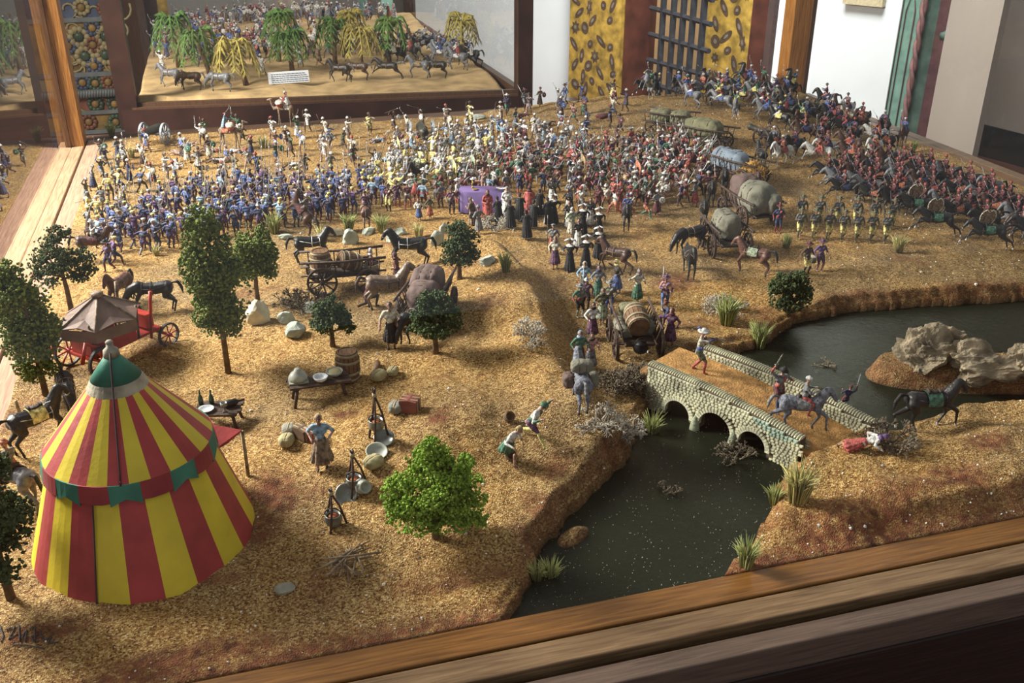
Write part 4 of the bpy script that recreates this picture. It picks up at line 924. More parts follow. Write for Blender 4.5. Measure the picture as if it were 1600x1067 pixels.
def bridge_wall(off, length0, length1, thick, archd, topf, zlow, seed):
    b = MB(); n = int((length1 - length0) / .02)
    cols = [length0 + (length1 - length0) * k / n for k in range(n + 1)]
    def lowz(u):
        if not archd: return zlow
        for c_, r_, b_ in arches:
            if abs(u - c_) < r_: return b_ + .10 + math.sqrt(max(r_ * r_ - (u - c_) ** 2, 0))
        return -.4
    def pt(u, d, z): p_ = A_ + AX * u + NB * (off + d); return (p_.x, p_.y, z)
    for u0_, u1_ in zip(cols, cols[1:]):
        um = (u0_ + u1_) / 2; zl0 = zl1 = lowz(um)
        if archd: zl0, zl1 = (lowz(u0_) if lowz(u0_) > -.3 or lowz(um) < -.3 else zl0), (lowz(u1_) if lowz(u1_) > -.3 or lowz(um) < -.3 else zl1)
        vs = [pt(u0_, 0, zl0), pt(u1_, 0, zl1), pt(u1_, 0, topf(u1_)), pt(u0_, 0, topf(u0_)), pt(u0_, -thick, zl0), pt(u1_, -thick, zl1), pt(u1_, -thick, topf(u1_)), pt(u0_, -thick, topf(u0_))]
        b.add(vs, [(0, 1, 2, 3), (5, 4, 7, 6), (0, 4, 5, 1), (3, 2, 6, 7), (0, 3, 7, 4), (1, 5, 6, 2)])
    s = MB(); rs = random.Random(seed); rowh = .030
    def stone(u, z, wd_, ht, d, m=0, side=1, dep=.022):
        c = A_ + AX * u + NB * (off + d); rr = Matrix((AX, NB, Vector((0, 0, 1)))).transposed(); rr = rr @ Matrix.Rotation(rs.uniform(-.1, .1), 3, 'Y')
        k = rs.uniform(.85, 1.1); x, y, zz = wd_ / 2, dep * k, ht / 2
        vs = [c + Vector((0, 0, z)) + rr @ Vector(v) for v in ((-x, 0, -zz), (x, 0, -zz), (x, 0, zz), (-x, 0, zz), (-x * .65, y * side, -zz * .6), (x * .65, y * side, -zz * .6), (x * .65, y * side, zz * .6), (-x * .65, y * side, zz * .6))]
        s.add(vs, [(4, 5, 6, 7), (0, 1, 5, 4), (1, 2, 6, 5), (2, 3, 7, 6), (3, 0, 4, 7)] if side > 0 else [(7, 6, 5, 4), (4, 5, 1, 0), (5, 6, 2, 1), (6, 7, 3, 2), (7, 4, 0, 3)], m)
    z = zlow if not archd else -.16
    while z < .46:
        u = length0 + rs.uniform(0, .02)
        while u < length1:
            w_ = rs.uniform(.028, .055)
            if z < topf(u) - .02 and not (archd and in_arch(u, z, .03)):
                m_ = 1 if archd and vnoise(np.array([u]), np.array([z]), 2.2, 3)[0] > .5 else 0
                stone(u + w_ / 2, z, w_ * .92, rowh * .88, 0, m_)
                if z > topf(u) - .18: stone(u + w_ / 2, z, w_ * .92, rowh * .88, -thick, 0, -1)
            u += w_
        z += rowh
    u = length0
    while u < length1:                               # coping stones on edge
        rr_ = .030; c = A_ + AX * (u + .014) + NB * (off - thick / 2); rt_ = Matrix((AX, NB, Vector((0, 0, 1)))).transposed()
        s.ell(Vector((c.x, c.y, topf(u))), (.012, thick * .62, .022), 0, 6, 4, rt_); u += .0265
    if archd:
        for c_, r_, b_ in arches:
            for k in range(19):
                a__ = PI * k / 18; p0 = Vector((c_ + (r_ + .014) * math.cos(a__), 0, b_ + .10 + (r_ + .014) * math.sin(a__)))
                cc = A_ + AX * p0.x + NB * (off + .008); rr = Matrix((AX, NB, Vector((0, 0, 1)))).transposed() @ Matrix.Rotation(-a__ + PI / 2, 3, 'Y')
                s.box((cc.x, cc.y, p0.z), (.024, .05, .046), 0, rr)
    return b, s
b, s = bridge_wall(0, 0, LB, .11, True, btop, -.3, 1)
ow = b.obj('near_wall', M_['mortar'], bridge, False); ow.location = -bridge.location
os_ = s.obj('facing_stones', [M_['bridge_stone'], M_['bridge_stone_teal']], bridge, False); os_.location = -bridge.location; os_['kind'] = 'stuff'
FW_ = -(Vector((4.56, 8.37, 0)) - A_).dot(NB)
def ftop(u): return .34 - .10 * (u / LB) + .05 * math.sin(PI * u / LB)
ua, ub = (Vector((4.52, 8.42, 0)) - A_).dot(AX), (Vector((5.30, 6.52, 0)) - A_).dot(AX)
b, s = bridge_wall(-FW_, ua, ub, .11, False, ftop, -.05, 2)
ow = b.obj('far_wall', M_['mortar'], bridge, False); ow.location = -bridge.location
os_ = s.obj('facing_stones', M_['bridge_stone'], bridge, False); os_.location = -bridge.location; os_['kind'] = 'stuff'
b = MB(); n = 24
def deck(u): return btop(u) - .12
for k in range(n):
    u0_, u1_ = -.12 + (LB + .3) * k / n, -.12 + (LB + .3) * (k + 1) / n
    vs = []
    for u in (u0_, u1_):
        for d in (-.05, -FW_ + .02):
            p_ = A_ + AX * u + NB * d; vs += [(p_.x, p_.y, deck(u)), (p_.x, p_.y, deck(u) - .08)]
    b.add(vs, [(0, 2, 6, 4), (1, 5, 7, 3), (0, 4, 5, 1), (2, 3, 7, 6)])
sandm = mat('deck_sand', (0.36, 0.195, 0.065), 0.9, 0.3, 9, 0.8, 50)
o = b.obj('deck', sandm, bridge, False); o.location = -bridge.location
# buttress between the arches
for u_ in (.64, 1.08):
    b = MB(); c = A_ + AX * u_ + NB * .03; b.lathe([(.062, -.35), (.058, -.10), (.045, -.02), (.012, .05)], 0, 6, (c.x, c.y, 0)); o = b.obj('cutwater', M_['rock_moss'], bridge); o.location = -bridge.location
def on_deck(px, py):
    z = .25
    for _ in range(8):
        p = Vector(P(px, py, z)); u = (p - A_).dot(AX); z = deck(max(-.1, min(LB + .15, u)))
    return Vector((p.x, p.y, z))

# ------------------------------------------------------------------ tent
mat('tent_red', (0.33, 0.043, 0.043), 0.55, 0.12, 4, 0.15, 20); mat('tent_yellow', (0.60, 0.47, 0.035), 0.5, 0.08, 3, 0.15, 20)
mat('tent_green', (0.035, 0.165, 0.115), 0.6, 0.15, 5, 0.15, 20); mat('tent_silver', (0.30, 0.27, 0.20), 0.6, 0.25, 8, 0.4, 30); mat('card_white_edge', (.7, .7, .68), .8)
mat('valance_red', (0.25, 0.03, 0.035), 0.55, 0.12, 4)
tcx = P(231, 836, .05); TC = Vector((tcx[0], tcx[1], .02))
def zat(px, py, xy): return at_dist(px, py, math.hypot(xy[0], xy[1]))[2]
TZ = zat(169, 537, TC); 
tent = empty('striped_tent', TC); tag(tent, 'round red and yellow striped card tent with a green cap', 'tent')
TB, TE, ZE = .885, .60, .93                        # base and eave radius, eave height
TZl = TZ - TC.z
TAZ = .60
def cone_panel(name, r0, z0, r1, z1, a0_, a1_, m, parent, th=.012, n=4, zig=None):
    b = MB(); vs = []
    for k in range(n + 1):
        a_ = a0_ + (a1_ - a0_) * k / n
        for r_, z_ in ((r0, z0), (r1, z1), (r1 - th, z1), (r0 - th, z0)):
            if zig and r_ in (r0, r0 - th) and z_ == z0: z_ = z0 + zig[k]
            vs.append((r_ * math.cos(a_), r_ * math.sin(a_), z_))
    fs = []
    for k in range(n):
        o_ = 4 * k; fs += [(o_, o_ + 4, o_ + 5, o_ + 1), (o_ + 1, o_ + 5, o_ + 6, o_ + 2), (o_ + 2, o_ + 6, o_ + 7, o_ + 3), (o_ + 3, o_ + 7, o_ + 4, o_)]
    fs += [(0, 1, 2, 3), (4 * n + 3, 4 * n + 2, 4 * n + 1, 4 * n)]
    b.add(vs, fs); return b.obj(name, M_[m], parent, smooth=False)
rs = random.Random(9)
NR = 26
rc, zc = .185, TZl - .27
rb_, zb_ = .222, TZl - .345
for k in range(NR):
    j = 2 * PI / NR; a0_ = k * j - .06
    cone_panel('roof_panel', TE + .03, ZE, rb_, zb_, a0_, a0_ + j, 'tent_red' if k % 2 else 'tent_yellow', tent, n=2)
NW = 22
for k in range(NW):
    j = 2 * PI / NW; a0_ = k * j + .05
    cone_panel('wall_panel', TB, 0, TE - .02, ZE, a0_, a0_ + j, 'tent_yellow' if k % 2 else 'tent_red', tent, n=3)
NV = 18
for k in range(NV):
    j = 2 * PI / NV
    gq = k % 2; cone_panel('valance_flap', TE + .055, ZE - .13 if not gq else ZE - .16, TE + .035, ZE + .005, k * j, k * j + j, 'tent_green' if gq else 'valance_red', tent, n=4, zig=[0, .03, .055, .03, 0] if gq else [0, -.01, -.01, -.01, 0])
cone_panel('silver_band', rb_ + .004, zb_ - .005, rc, zc, 0, 2 * PI, 'tent_silver', tent, n=32)
b = MB(); b.lathe([(rc, zc), (.05, TZl - .09), (.035, TZl - .085)], 0, 32); b.obj('green_cap', M_['tent_green'], tent)
b = MB(); b.lathe([(.062, TZl - .10), (.055, TZl - .05), (.03, TZl - .03), (.02, TZl + .02)], 0, 12); b.ell((0, 0, TZl + .01), (.03, .03, .02), 0, 8, 5); b.obj('finial', M_['tent_silver'], tent)
va = math.atan2(-TC.y, -TC.x)                        # seams face the camera side
for nm, a_, r0_, z0_, r1_, z1_ in (('seam', va - .18, TE + .035, ZE, .05, TZl - .06), ('seam', va - .52, TB + .004, 0, TE, ZE)):
    b = MB(); b.tube([(math.cos(a_) * (r0_ + (r1_ - r0_) * t + .004), math.sin(a_) * (r0_ + (r1_ - r0_) * t + .004), z0_ + (z1_ - z0_) * t + .004) for t in np.linspace(0, 1, 12)], .007, 0, 5)
    b.obj(nm, mat('dark_cord', (.05, .03, .03), .8), tent)
b = MB(); b.tube([(0, 0, 0), (0, 0, TZl + .01)], .02, 0, 6); b.obj('tent_pole', pm('wood'), tent)
# awning flap and poles
pa_ = G(388, 744); pole = empty('awning_pole', pa_); tag(pole, 'pale wooden pole holding the red tent awning', 'pole')
hz_p = zat(388, 672, pa_) - pa_.z
b = MB(); b.tube([(0, 0, -.02), (0, 0, hz_p)], .016, 0, 6); b.obj('pole', pm('ochre'), pole)
c0 = TC + Vector((math.cos(va + 1.35) * (TE + .03), math.sin(va + 1.35) * (TE + .03), ZE - .02)); 
q0 = Vector(at_dist(330, 664, math.hypot(pa_.x, pa_.y) + .10)); q1 = Vector(at_dist(333, 706, math.hypot(pa_.x, pa_.y) - .15)); q2 = pa_ + Vector((0, 0, hz_p))
b = MB(); md = (q1 + q2) / 2 + Vector((0, 0, -.02)); b.add([q0, q1, md, q2, *[v + Vector((0, 0, .012)) for v in (q0, q1, md, q2)]], [(0, 1, 2, 3), (7, 6, 5, 4), (0, 4, 5, 1), (1, 5, 6, 2), (2, 6, 7, 3), (3, 7, 4, 0)])
o = b.obj('tent_awning', M_['tent_red'], None, False); tag(o, 'small triangular red awning stretched from the tent to its pole', 'awning')

# ------------------------------------------------------------------ trees and plants
def leaf_mat(name, lo, mid, hi):
    m = bpy.data.materials.new(name); m.use_nodes = True; nt = m.node_tree; n = nt.nodes; L = nt.links; b = n['Principled BSDF']
    b.inputs['Roughness'].default_value = 0.8; b.inputs['Specular IOR Level'].default_value = 0.2
    tc = n.new('ShaderNodeTexCoord'); ns = n.new('ShaderNodeTexNoise'); ns.inputs['Scale'].default_value = 22; ns.inputs['Detail'].default_value = 3
    L.new(tc.outputs['Object'], ns.inputs['Vector']); cr = n.new('ShaderNodeValToRGB'); cr.color_ramp.elements[0].position = .3; cr.color_ramp.elements[1].position = .72
    cr.color_ramp.elements[0].color = (*lo, 1); cr.color_ramp.elements[1].color = (*hi, 1); e = cr.color_ramp.elements.new(.5); e.color = (*mid, 1)
    L.new(ns.outputs['Fac'], cr.inputs[0]); L.new(cr.outputs[0], b.inputs['Base Color']); MATS[name] = m; return m
leaf_mat('leaf_olive', (.05, .075, .014), (.12, .155, .032), (.25, .29, .075)); leaf_mat('leaf_dark', (.018, .035, .012), (.05, .08, .028), (.12, .16, .06))
leaf_mat('leaf_bright', (.06, .12, .012), (.17, .28, .03), (.32, .44, .08)); leaf_mat('leaf_blue', (.022, .034, .014), (.055, .078, .030), (.12, .15, .06))
mat('bark', (.13, .085, .045), .9, .25, 12, .5, 30); mat('twig', (.20, .155, .10), .9, .25, 10); mat('twig_pale', (.42, .38, .31), .9, .2, 10); mat('grass_yellow', (.46, .42, .17), .8, .3, 6)
mat('grass_green', (.33, .36, .13), .8, .3, 6); mat('twig_dark', (.16, .13, .09), .9, .3, 10)
def clump(b, c, r, rs, m=0):                        # one crumb of foam foliage
    a0_ = rs.uniform(0, 6.28); k = 5; c = Vector(c); vs = []
    tl = Vector((rs.uniform(-1, 1), rs.uniform(-1, 1), rs.uniform(-.3, 1))).normalized(); u = tl.orthogonal().normalized(); v = tl.cross(u)
    for i in range(k): a_ = a0_ + 2 * PI * i / k; vs.append(c + (u * math.cos(a_) + v * math.sin(a_)) * r * rs.uniform(.6, 1.2))
    vs += [c + tl * r * rs.uniform(.5, 1.0), c - tl * r * .6]
    b.add(vs, [(i, (i + 1) % k, k) for i in range(k)] + [((i + 1) % k, i, k + 1) for i in range(k)], m)
def tree(px, py, top, lobes, n, leaf, label, cr=.020, trunk=.028, name='tree', z=None, lean=(0, 0)):
    """lobes: (dx, dz, rx, rz) in units of the tree height, seen from the camera."""
    rs = random.Random(px * 7 + py); g0 = G(px, py) if z is None else Vector(P(px, py, z)); H_ = zat(*top, g0) - g0.z
    root = empty(name, g0); tag(root, label, 'tree'); rx_ = Vector((math.cos(YAW), -math.sin(YAW), 0)); ry_ = Vector((math.sin(YAW), math.cos(YAW), 0))
    cents = []
    for dx, dz, rx, rz in lobes:
        c = (rx_ * dx + ry_ * rs.uniform(-.06, .06)) * H_ + Vector((0, 0, dz * H_)); cents.append((c, rx * H_, rz * H_))
    b = MB(); zt = max(c.z for c, _, _ in cents)
    pts = [Vector((0, 0, -.04)), Vector((0, 0, zt * .3)), Vector((rs.uniform(-.02, .02), 0, zt * .6)), Vector((0, 0, zt))]
    b.tube(pts, [trunk * 1.3, trunk, trunk * .7, trunk * .2], 0, 7)
    for c, r_, h_ in cents:
        b.tube([Vector((0, 0, max(c.z - h_ * .8, .08 * H_))), (c + Vector((0, 0, c.z))) * .5 - Vector((0, 0, c.z * .1)), c], [trunk * .5, trunk * .4, trunk * .15], 0, 5)
    b.obj('trunk', M_['bark'], root)
    f = MB(); tot = sum(r_ * h_ for _, r_, h_ in cents)
    for c, r_, h_ in cents:
        cnt = int(n * r_ * h_ / tot); sub = [Vector((rs.gauss(0, 1), rs.gauss(0, 1), rs.gauss(0, 1))).normalized() for _ in range(11)]
        for _ in range(cnt):
            s_ = rs.choice(sub); d = (s_ + Vector((rs.gauss(0, .25), rs.gauss(0, .25), rs.gauss(0, .25)))).normalized(); q = rs.uniform(.35, 1.12)
            clump(f, c + Vector((d.x * r_ * q, d.y * r_ * q, d.z * h_ * q)), cr * rs.uniform(.6, 1.3), rs)
    o = f.obj('foliage', M_[leaf], root, smooth=False); o['kind'] = 'stuff'; return root
tree(357, 583, (342, 318), [(0, .34, .13, .14), (.02, .5, .16, .16), (-.01, .66, .14, .15), (0, .8, .12, .13), (-.01, .92, .09, .1), (-.05, .45, .1, .12), (.06, .62, .1, .12)], 7500, 'leaf_olive', 'tall slender green tree in the middle of the left hillside')
tree(72, 618, (28, 412), [(0, .28, .15, .14), (-.02, .45, .19, .18), (-.05, .62, .2, .18), (-.09, .78, .18, .16), (-.12, .9, .13, .11), (.05, .5, .12, .15)], 6500, 'leaf_olive', 'dense column shaped tree at the left edge beside the display case rail')
tree(112, 487, (92, 358), [(0, .45, .3, .12), (-.1, .62, .28, .12), (.1, .66, .25, .12), (-.02, .82, .24, .12), (0, .95, .14, .08), (.2, .48, .2, .08), (-.25, .5, .16, .09)], 2600, 'leaf_blue', 'loose open branched tree near the left rail, above the red carriage', cr=.018)
tree(404, 477, (402, 357), [(0, .45, .26, .22), (0, .65, .28, .24), (.02, .85, .2, .2), (-.1, .6, .16, .22), (.14, .7, .14, .18)], 4200, 'leaf_olive', 'dark bushy tree just right of the tall slender tree')
tree(718, 437, (714, 347), [(0, .48, .32, .2), (.04, .66, .3, .22), (0, .86, .2, .16), (.18, .5, .16, .1), (-.12, .55, .16, .14)], 2900, 'leaf_blue', 'small round tree beside the angular rocks at the top of the slope', cr=.017)
tree(520, 541, (520, 462), [(0, .5, .36, .22), (-.16, .6, .24, .22), (.16, .55, .24, .2), (0, .8, .24, .2), (.3, .38, .16, .1)], 2900, 'leaf_dark', 'low dark green tree behind the wooden barrel', cr=.017)
tree(681, 552, (678, 455), [(0, .5, .32, .2), (-.1, .64, .24, .2), (.12, .62, .24, .2), (0, .84, .24, .16), (.24, .45, .16, .1), (-.26, .4, .14, .08)], 3200, 'leaf_dark', 'small dark tree in front of the sack laden wagon', cr=.017)
tree(681, 838, (690, 680), [(-.1, .28, .28, .10), (.14, .24, .26, .09), (-.16, .45, .26, .13), (.18, .44, .26, .13), (.0, .58, .26, .16), (-.04, .74, .20, .14), (.12, .72, .18, .12), (0, .9, .10, .10), (.27, .78, .09, .06), (.33, .16, .12, .06), (-.28, .34, .12, .07)], 9000, 'leaf_bright', 'bright light green tree in the foreground beside the camp fires', cr=.016)
tree(1230, 492, (1230, 418), [(0, .4, .42, .3), (-.12, .55, .3, .3), (.12, .55, .3, .28), (0, .78, .3, .2)], 3000, 'leaf_blue', 'round dark green bush on the bank of the upper river', cr=.018, name='bush')
tree(17, 935, (-12, 672), [(0, .3, .17, .13), (-.03, .45, .2, .16), (-.03, .62, .22, .17), (-.05, .78, .18, .16), (-.06, .92, .12, .1)], 7000, 'leaf_dark', 'dark tree in the bottom left corner in front of the striped tent')

def tuft(px, py, h, n, m, label, spread=.5, name='grass_tuft', far_=False, group=None, water=False, p=None):
    rs = random.Random(px * 3 + py); b = MB()
    for _ in range(n):
        a_ = rs.uniform(0, 6.28); l_ = h * rs.uniform(.6, 1.1); s_ = spread * rs.uniform(.2, 1.0); r0_ = h * .16 * rs.random(); d = Vector((math.cos(a_), math.sin(a_), 0))
        p0 = d * r0_; p1 = p0 + d * l_ * s_ * .4 + Vector((0, 0, l_ * .6)); p2 = p0 + d * l_ * s_ + Vector((0, 0, l_ * (.95 - .3 * s_))); b.tube([p0 - Vector((0, 0, .01)), p1, p2], [h * .024, h * .02, h * .004], 0, 3)
    o = b.obj(name, M_[m], None, True, p if p is not None else G(px, py, water)); tag(o, label, 'grass', group); return o
for a in [(175, 212, .3, 70, 'grass_green', 'pale grass tuft at the far left corner of the sand'), (207, 247, .26, 50, 'grass_yellow', 'yellowish grass tuft left of the small cannon'),
          (412, 232, .28, 60, 'grass_green', 'green grass tuft right of the blue camel rider'), (577, 203, .22, 50, 'grass_yellow', 'yellow grass tuft at the back edge between skirmishers'),
          (545, 362, .32, 80, 'grass_green', 'grass tuft standing behind the grey block of stone'), (598, 364, .32, 80, 'grass_green', 'grass tuft between the rocks right of the stone block'),
          (655, 372, .26, 60, 'grass_yellow', 'yellowing grass tuft beside the seated women'), (502, 376, .28, 60, 'grass_yellow', 'pale grass tuft behind the black cart horse'),
          (428, 364, .36, 70, 'grass_green', 'broad grass tuft left of the row of stones'), (790, 425, .28, 80, 'grass_green', 'green grass tuft right of the round tree on the slope'),
          (1135, 508, .42, 110, 'grass_green', 'large grass tuft near the far end of the bridge'), (1186, 545, .36, 90, 'grass_green', 'grass tuft at the water edge behind the bridge'),
          (1228, 388, .24, 60, 'grass_green', 'small green tuft right of the spare horses'), (1403, 395, .3, 80, 'grass_yellow', 'spiky yellow tuft below the yellow trousered musketeers'),
          (1245, 785, .42, 110, 'grass_yellow', 'tall yellow grass tuft at the near end of the bridge'), (1165, 885, .28, 90, 'grass_green', 'grass tuft against the front wooden rail'),
          (1018, 685, .3, 90, 'grass_green', 'grass tuft on the bank left of the first arch'), (1210, 788, .22, 60, 'grass_green', 'low green tuft on the river bank right of the arches'),
          (1425, 238, .26, 60, 'grass_green', 'green tuft at the far right edge of the sand'), (860, 912, .25, 80, 'grass_green', 'sparse dark tuft in the shallow corner of the river'),
          (838, 910, .2, 60, 'grass_green', 'flattened tuft at the left corner of the river'), (245, 400, .2, 30, 'grass_yellow', 'thin pale tuft near the brown cavalry horse'), (755, 352, .2, 60, 'grass_yellow', 'pale tuft beside the grey dry bush and the friars')]: tuft(*a)
def dry_bush(px, py, r, n, m, label, up=.7, name='dry_bush', loc=None):
    rs = random.Random(px + py * 5); b = MB()
    def grow(p, d, l_, lv):
        q = p + d * l_; b.tube([p, (p + q) / 2 + Vector((rs.gauss(0, .1), rs.gauss(0, .1), 0)) * l_ * .5, q], [.007 / (lv + 1) + .003, .005, .003], 0, 3)
        if lv < 3:
            for _ in range(3):
                e = (d + Vector((rs.gauss(0, .6), rs.gauss(0, .6), rs.gauss(0, .45)))).normalized(); grow(q, e, l_ * .7, lv + 1)
    for _ in range(n):
        a_ = rs.uniform(0, 6.28); grow(Vector((rs.gauss(0, r * .2), rs.gauss(0, r * .2), 0)), Vector((math.cos(a_), math.sin(a_), rs.uniform(.1, up * 1.6))).normalized(), r * .42, 0)
    o = b.obj(name, M_[m], None, True, loc if loc is not None else G(px, py)); tag(o, label, 'bush'); return o
dry_bush(832, 530, .22, 16, 'twig_pale', 'pale dry twig bush on the shaded edge of the hill'); dry_bush(940, 668, .24, 18, 'twig_pale', 'whitish dry bush on the river bank, left one', .5)
dry_bush(975, 678, .2, 16, 'twig_pale', 'whitish dry bush on the river bank, right one', .5); dry_bush(968, 612, .26, 40, 'twig_dark', 'large round grey brown bush at the left end of the bridge, left half', .9)
dry_bush(1000, 608, .26, 40, 'twig_dark', 'large round grey brown bush at the left end of the bridge, right half', .9); dry_bush(1392, 694, .24, 26, 'twig_dark', 'brown tangled bush at the right end of the far bridge wall', .5)
dry_bush(1128, 490, .26, 26, 'twig_pale', 'pale dry bush behind the large grass tuft', .5); dry_bush(480, 480, .3, 26, 'twig_dark', 'brown brushwood behind the low dark tree', .5); dry_bush(770, 358, .24, 26, 'twig_pale', 'grey dry bush at the feet of the friars', .5)
dry_bush(1150, 712, .18, 12, 'twig_dark', 'dark driftwood twigs floating before the third arch', .1, 'driftwood', Vector(P(1150, 712, WATER + .01)))
dry_bush(1050, 770, .14, 5, 'twig_dark', 'thin dark twigs lying in the middle of the river', .1, 'driftwood', Vector(P(1050, 770, WATER + .005)))
dry_bush(1300, 520, .14, 4, 'twig_dark', 'thin reddish twigs floating behind the far bridge wall', .1, 'driftwood', Vector(P(1285, 570, WATER + .005)))

# rocks
mat('rock_grey', (.30, .30, .24), .9, .22, 6, .7, 14); mat('rock_pale', (.58, .53, .38), .85, .2, 5, .6, 12); mat('rock_green', (.36, .40, .34), .9, .2, 6, .6, 14); mat('rock_bark', (.26, .215, .145), .9, .35, 5, 1.0, 10)
mat('sack_grey', (.24, .24, .20), .85, .15, 8, .4, 20); mat('loaf', (.36, .32, .17), .85, .15, 8, .3, 20)
def rock(px, py, sx, sy, sz, m, label, seed=0, sub=3, name='rock', rz=0, loc=None, rough_=.28, cat='rock'):
    bm = bmesh.new(); bmesh.ops.create_icosphere(bm, subdivisions=sub, radius=1.0); rs = random.Random(px + py + seed); pl = []
    for _ in range(9):
        n_ = Vector((rs.gauss(0, 1), rs.gauss(0, 1), rs.gauss(0, .8))).normalized(); pl.append((n_, rs.uniform(.55, .85)))
    for v in bm.verts:
        c = v.co.copy()
        for n_, d in pl:
            k = c.dot(n_)
            if k > d: c -= n_ * (k - d) * .95
        c *= 1 + rough_ * .5 * noise.noise(c * 2.5 + Vector((seed, px, 0))); v.co = Vector((c.x * sx, c.y * sy, c.z * sz + sz * .45))
    me_ = bpy.data.meshes.new(name); bm.to_mesh(me_); bm.free(); me_.materials.append(M_[m])
    o = link(name, me_, None, loc if loc is not None else G(px, py), rz); tag(o, label, cat); return o
for a in [(548, 380, .14, .1, .15, 'rock_green', 'upright grey green stone block in the row of rocks'), (577, 366, .12, .08, .08, 'rock_green', 'flat grey stone behind the rock row, right of the block'),
          (612, 377, .09, .07, .07, 'rock_green', 'small round grey stone in the middle of the rock row'), (637, 387, .14, .08, .06, 'rock_pale', 'flat cream stone at the front of the rock row'),
          (626, 365, .1, .08, .06, 'rock_green', 'low grey stone behind the small round one'), (694, 365, .07, .05, .13, 'rock_green', 'thin leaning grey stone slab, upper one left of the round tree'),
          (684, 382, .12, .05, .14, 'rock_green', 'leaning grey slab just left of the round tree'), (446, 373, .12, .06, .05, 'rock_green', 'flat grey stone at the left end of the rock row'),
          (525, 368, .14, .07, .07, 'rock_pale', 'pale low stone left of the stone block'), (762, 413, .14, .09, .08, 'rock_green', 'grey green stone between the round tree and the grass tuft'),
          (406, 503, .16, .13, .19, 'rock_pale', 'large cream white boulder right of the slender tree'), (447, 505, .11, .09, .10, 'rock_green', 'small grey stone beside the cream boulder'),
          (464, 526, .13, .11, .14, 'rock_green', 'angular blue grey boulder left of the low dark tree'), (487, 487, .09, .08, .1, 'rock_green', 'grey stone half hidden behind the low dark tree'),
          (745, 186, .2, .1, .07, 'rock_green', 'teal grey lump lying on the sand at the back edge'), (1231, 172, .12, .08, .07, 'rock_grey', 'small grey stone on the back right hill'),
          (1015, 692, .07, .06, .05, 'rock_grey', 'brown pebble in the water by the bank tuft'), (1026, 702, .05, .05, .04, 'rock_grey', 'smaller reddish pebble in the water by the bank tuft')]: rock(*a)

# driftwood rock of the island
def isle(pxs, label, sx, sy, sz, seed, rz):
    o = rock(*pxs, sx, sy, sz, 'rock_bark', label, seed, 6, 'island_rock', rz, rough_=.6)
    for v in o.data.vertices:
        c = v.co; k = noise.fractal(Vector((c.x * 3, c.y * 10, c.z * 4 + seed)), .8, 2.0, 6); rid = 1 - abs(noise.noise(Vector((c.x * 4 + c.z * 5, c.y * 13, seed * 3.1)))) * 2; big = noise.noise(Vector((c.x * 4, c.y * 4, seed)))
        v.co = c * (.95 + .22 * k + .16 * rid + .22 * big) + Vector((0, 0, .01))
    return o
isle((1442, 570), 'craggy grey driftwood rock at the left end of the island', .34, .22, .26, 3, R(-25)); isle((1535, 580), 'long grey driftwood rock on the right of the island', .5, .24, .20, 8, R(-20))
isle((1620, 580), 'grey driftwood rock cut off by the right edge', .5, .26, .20, 5, R(-15)); isle((1480, 560), 'upper grey crag behind the two driftwood rocks', .28, .16, .24, 6, R(-30))

# loose white and brown pebbles strewn over the sand
rs = random.Random(77); b = MB(); b2 = MB()
for _ in range(2600):
    x, y = rs.uniform(X0 + .1, X1 - .1), Y0 + .05 + (Y1 - Y0 - .1) * rs.random() ** 1.6
    z = hz(x, y)
    if z < WATER: continue
    r_ = rs.uniform(.005, .012) * (1 if rs.random() < .93 else 2.0); clump(b, (x, y, z + r_ * .3), r_, rs, 0)
o = b.obj('pebbles', mat('pebble_white', (.72, .69, .62), .8, .15, 20), None, False); tag(o, 'tiny white chips of stone strewn over the sand', 'pebbles', kind='stuff')
b = MB()
for _ in range(900):
    px, py = rs.uniform(830, 1250), rs.uniform(640, 960); p = P(px, py, WATER)
    if hz(p[0], p[1]) > WATER - .01 or p[1] < Y0: continue
    clump(b, (p[0], p[1], WATER + .002), rs.uniform(.002, .0055), rs, 0)
o = b.obj('dust_specks', mat('speck_pale', (.45, .42, .34), .8, .2, 20), None, False); tag(o, 'pale dust specks lying on the dark resin river', 'dust', kind='stuff')

# ------------------------------------------------------------------ carts, barrels, guns and camp gear
mat('barrel_wood', (.15, .085, .045), .6, .25, 10, .3, 30); mat('barrel_hoop', (.28, .235, .15), .6, .15, 10); mat('cart_wood', (.065, .042, .032), .6, .3, 12, .4, 30)
mat('cart_red', (.36, .035, .02), .45, .2, 6); mat('canvas_olive', (.155, .15, .085), .8, .15, 7, .4, 22); mat('canvas_grey', (.17, .165, .125), .8, .15, 7, .4, 22); mat('canvas_brown', (.125, .085, .075), .8, .15, 7, .4, 22)
mat('canvas_blue', (.17, .21, .26), .7, .15, 7, .3, 22); mat('straw', (.48, .28, .07), .8, .3, 12); mat('bronze', (.055, .055, .042), .45, .2, 8, metal=.3); mat('pewter', (.22, .23, .21), .35, .2, 8, metal=.5)
mat('leather_brown', (.15, .095, .075), .6, .2, 5, .3, 15); mat('iron_black', (.03, .03, .032), .45, .25, 8, metal=.4); mat('chest_red', (.20, .065, .05), .6, .15, 6); mat('chest_brown', (.12, .075, .045), .6, .2, 6)
mat('rope_tan', (.35, .28, .17), .8, .15, 12); mat('tyre_dark', (.035, .03, .03), .6, .2, 8); mat('cloth_purple', (.13, .085, .22), .7, .12, 3, .2, 12); mat('gold', (.45, .30, .08), .35, .1, 6, metal=.7)

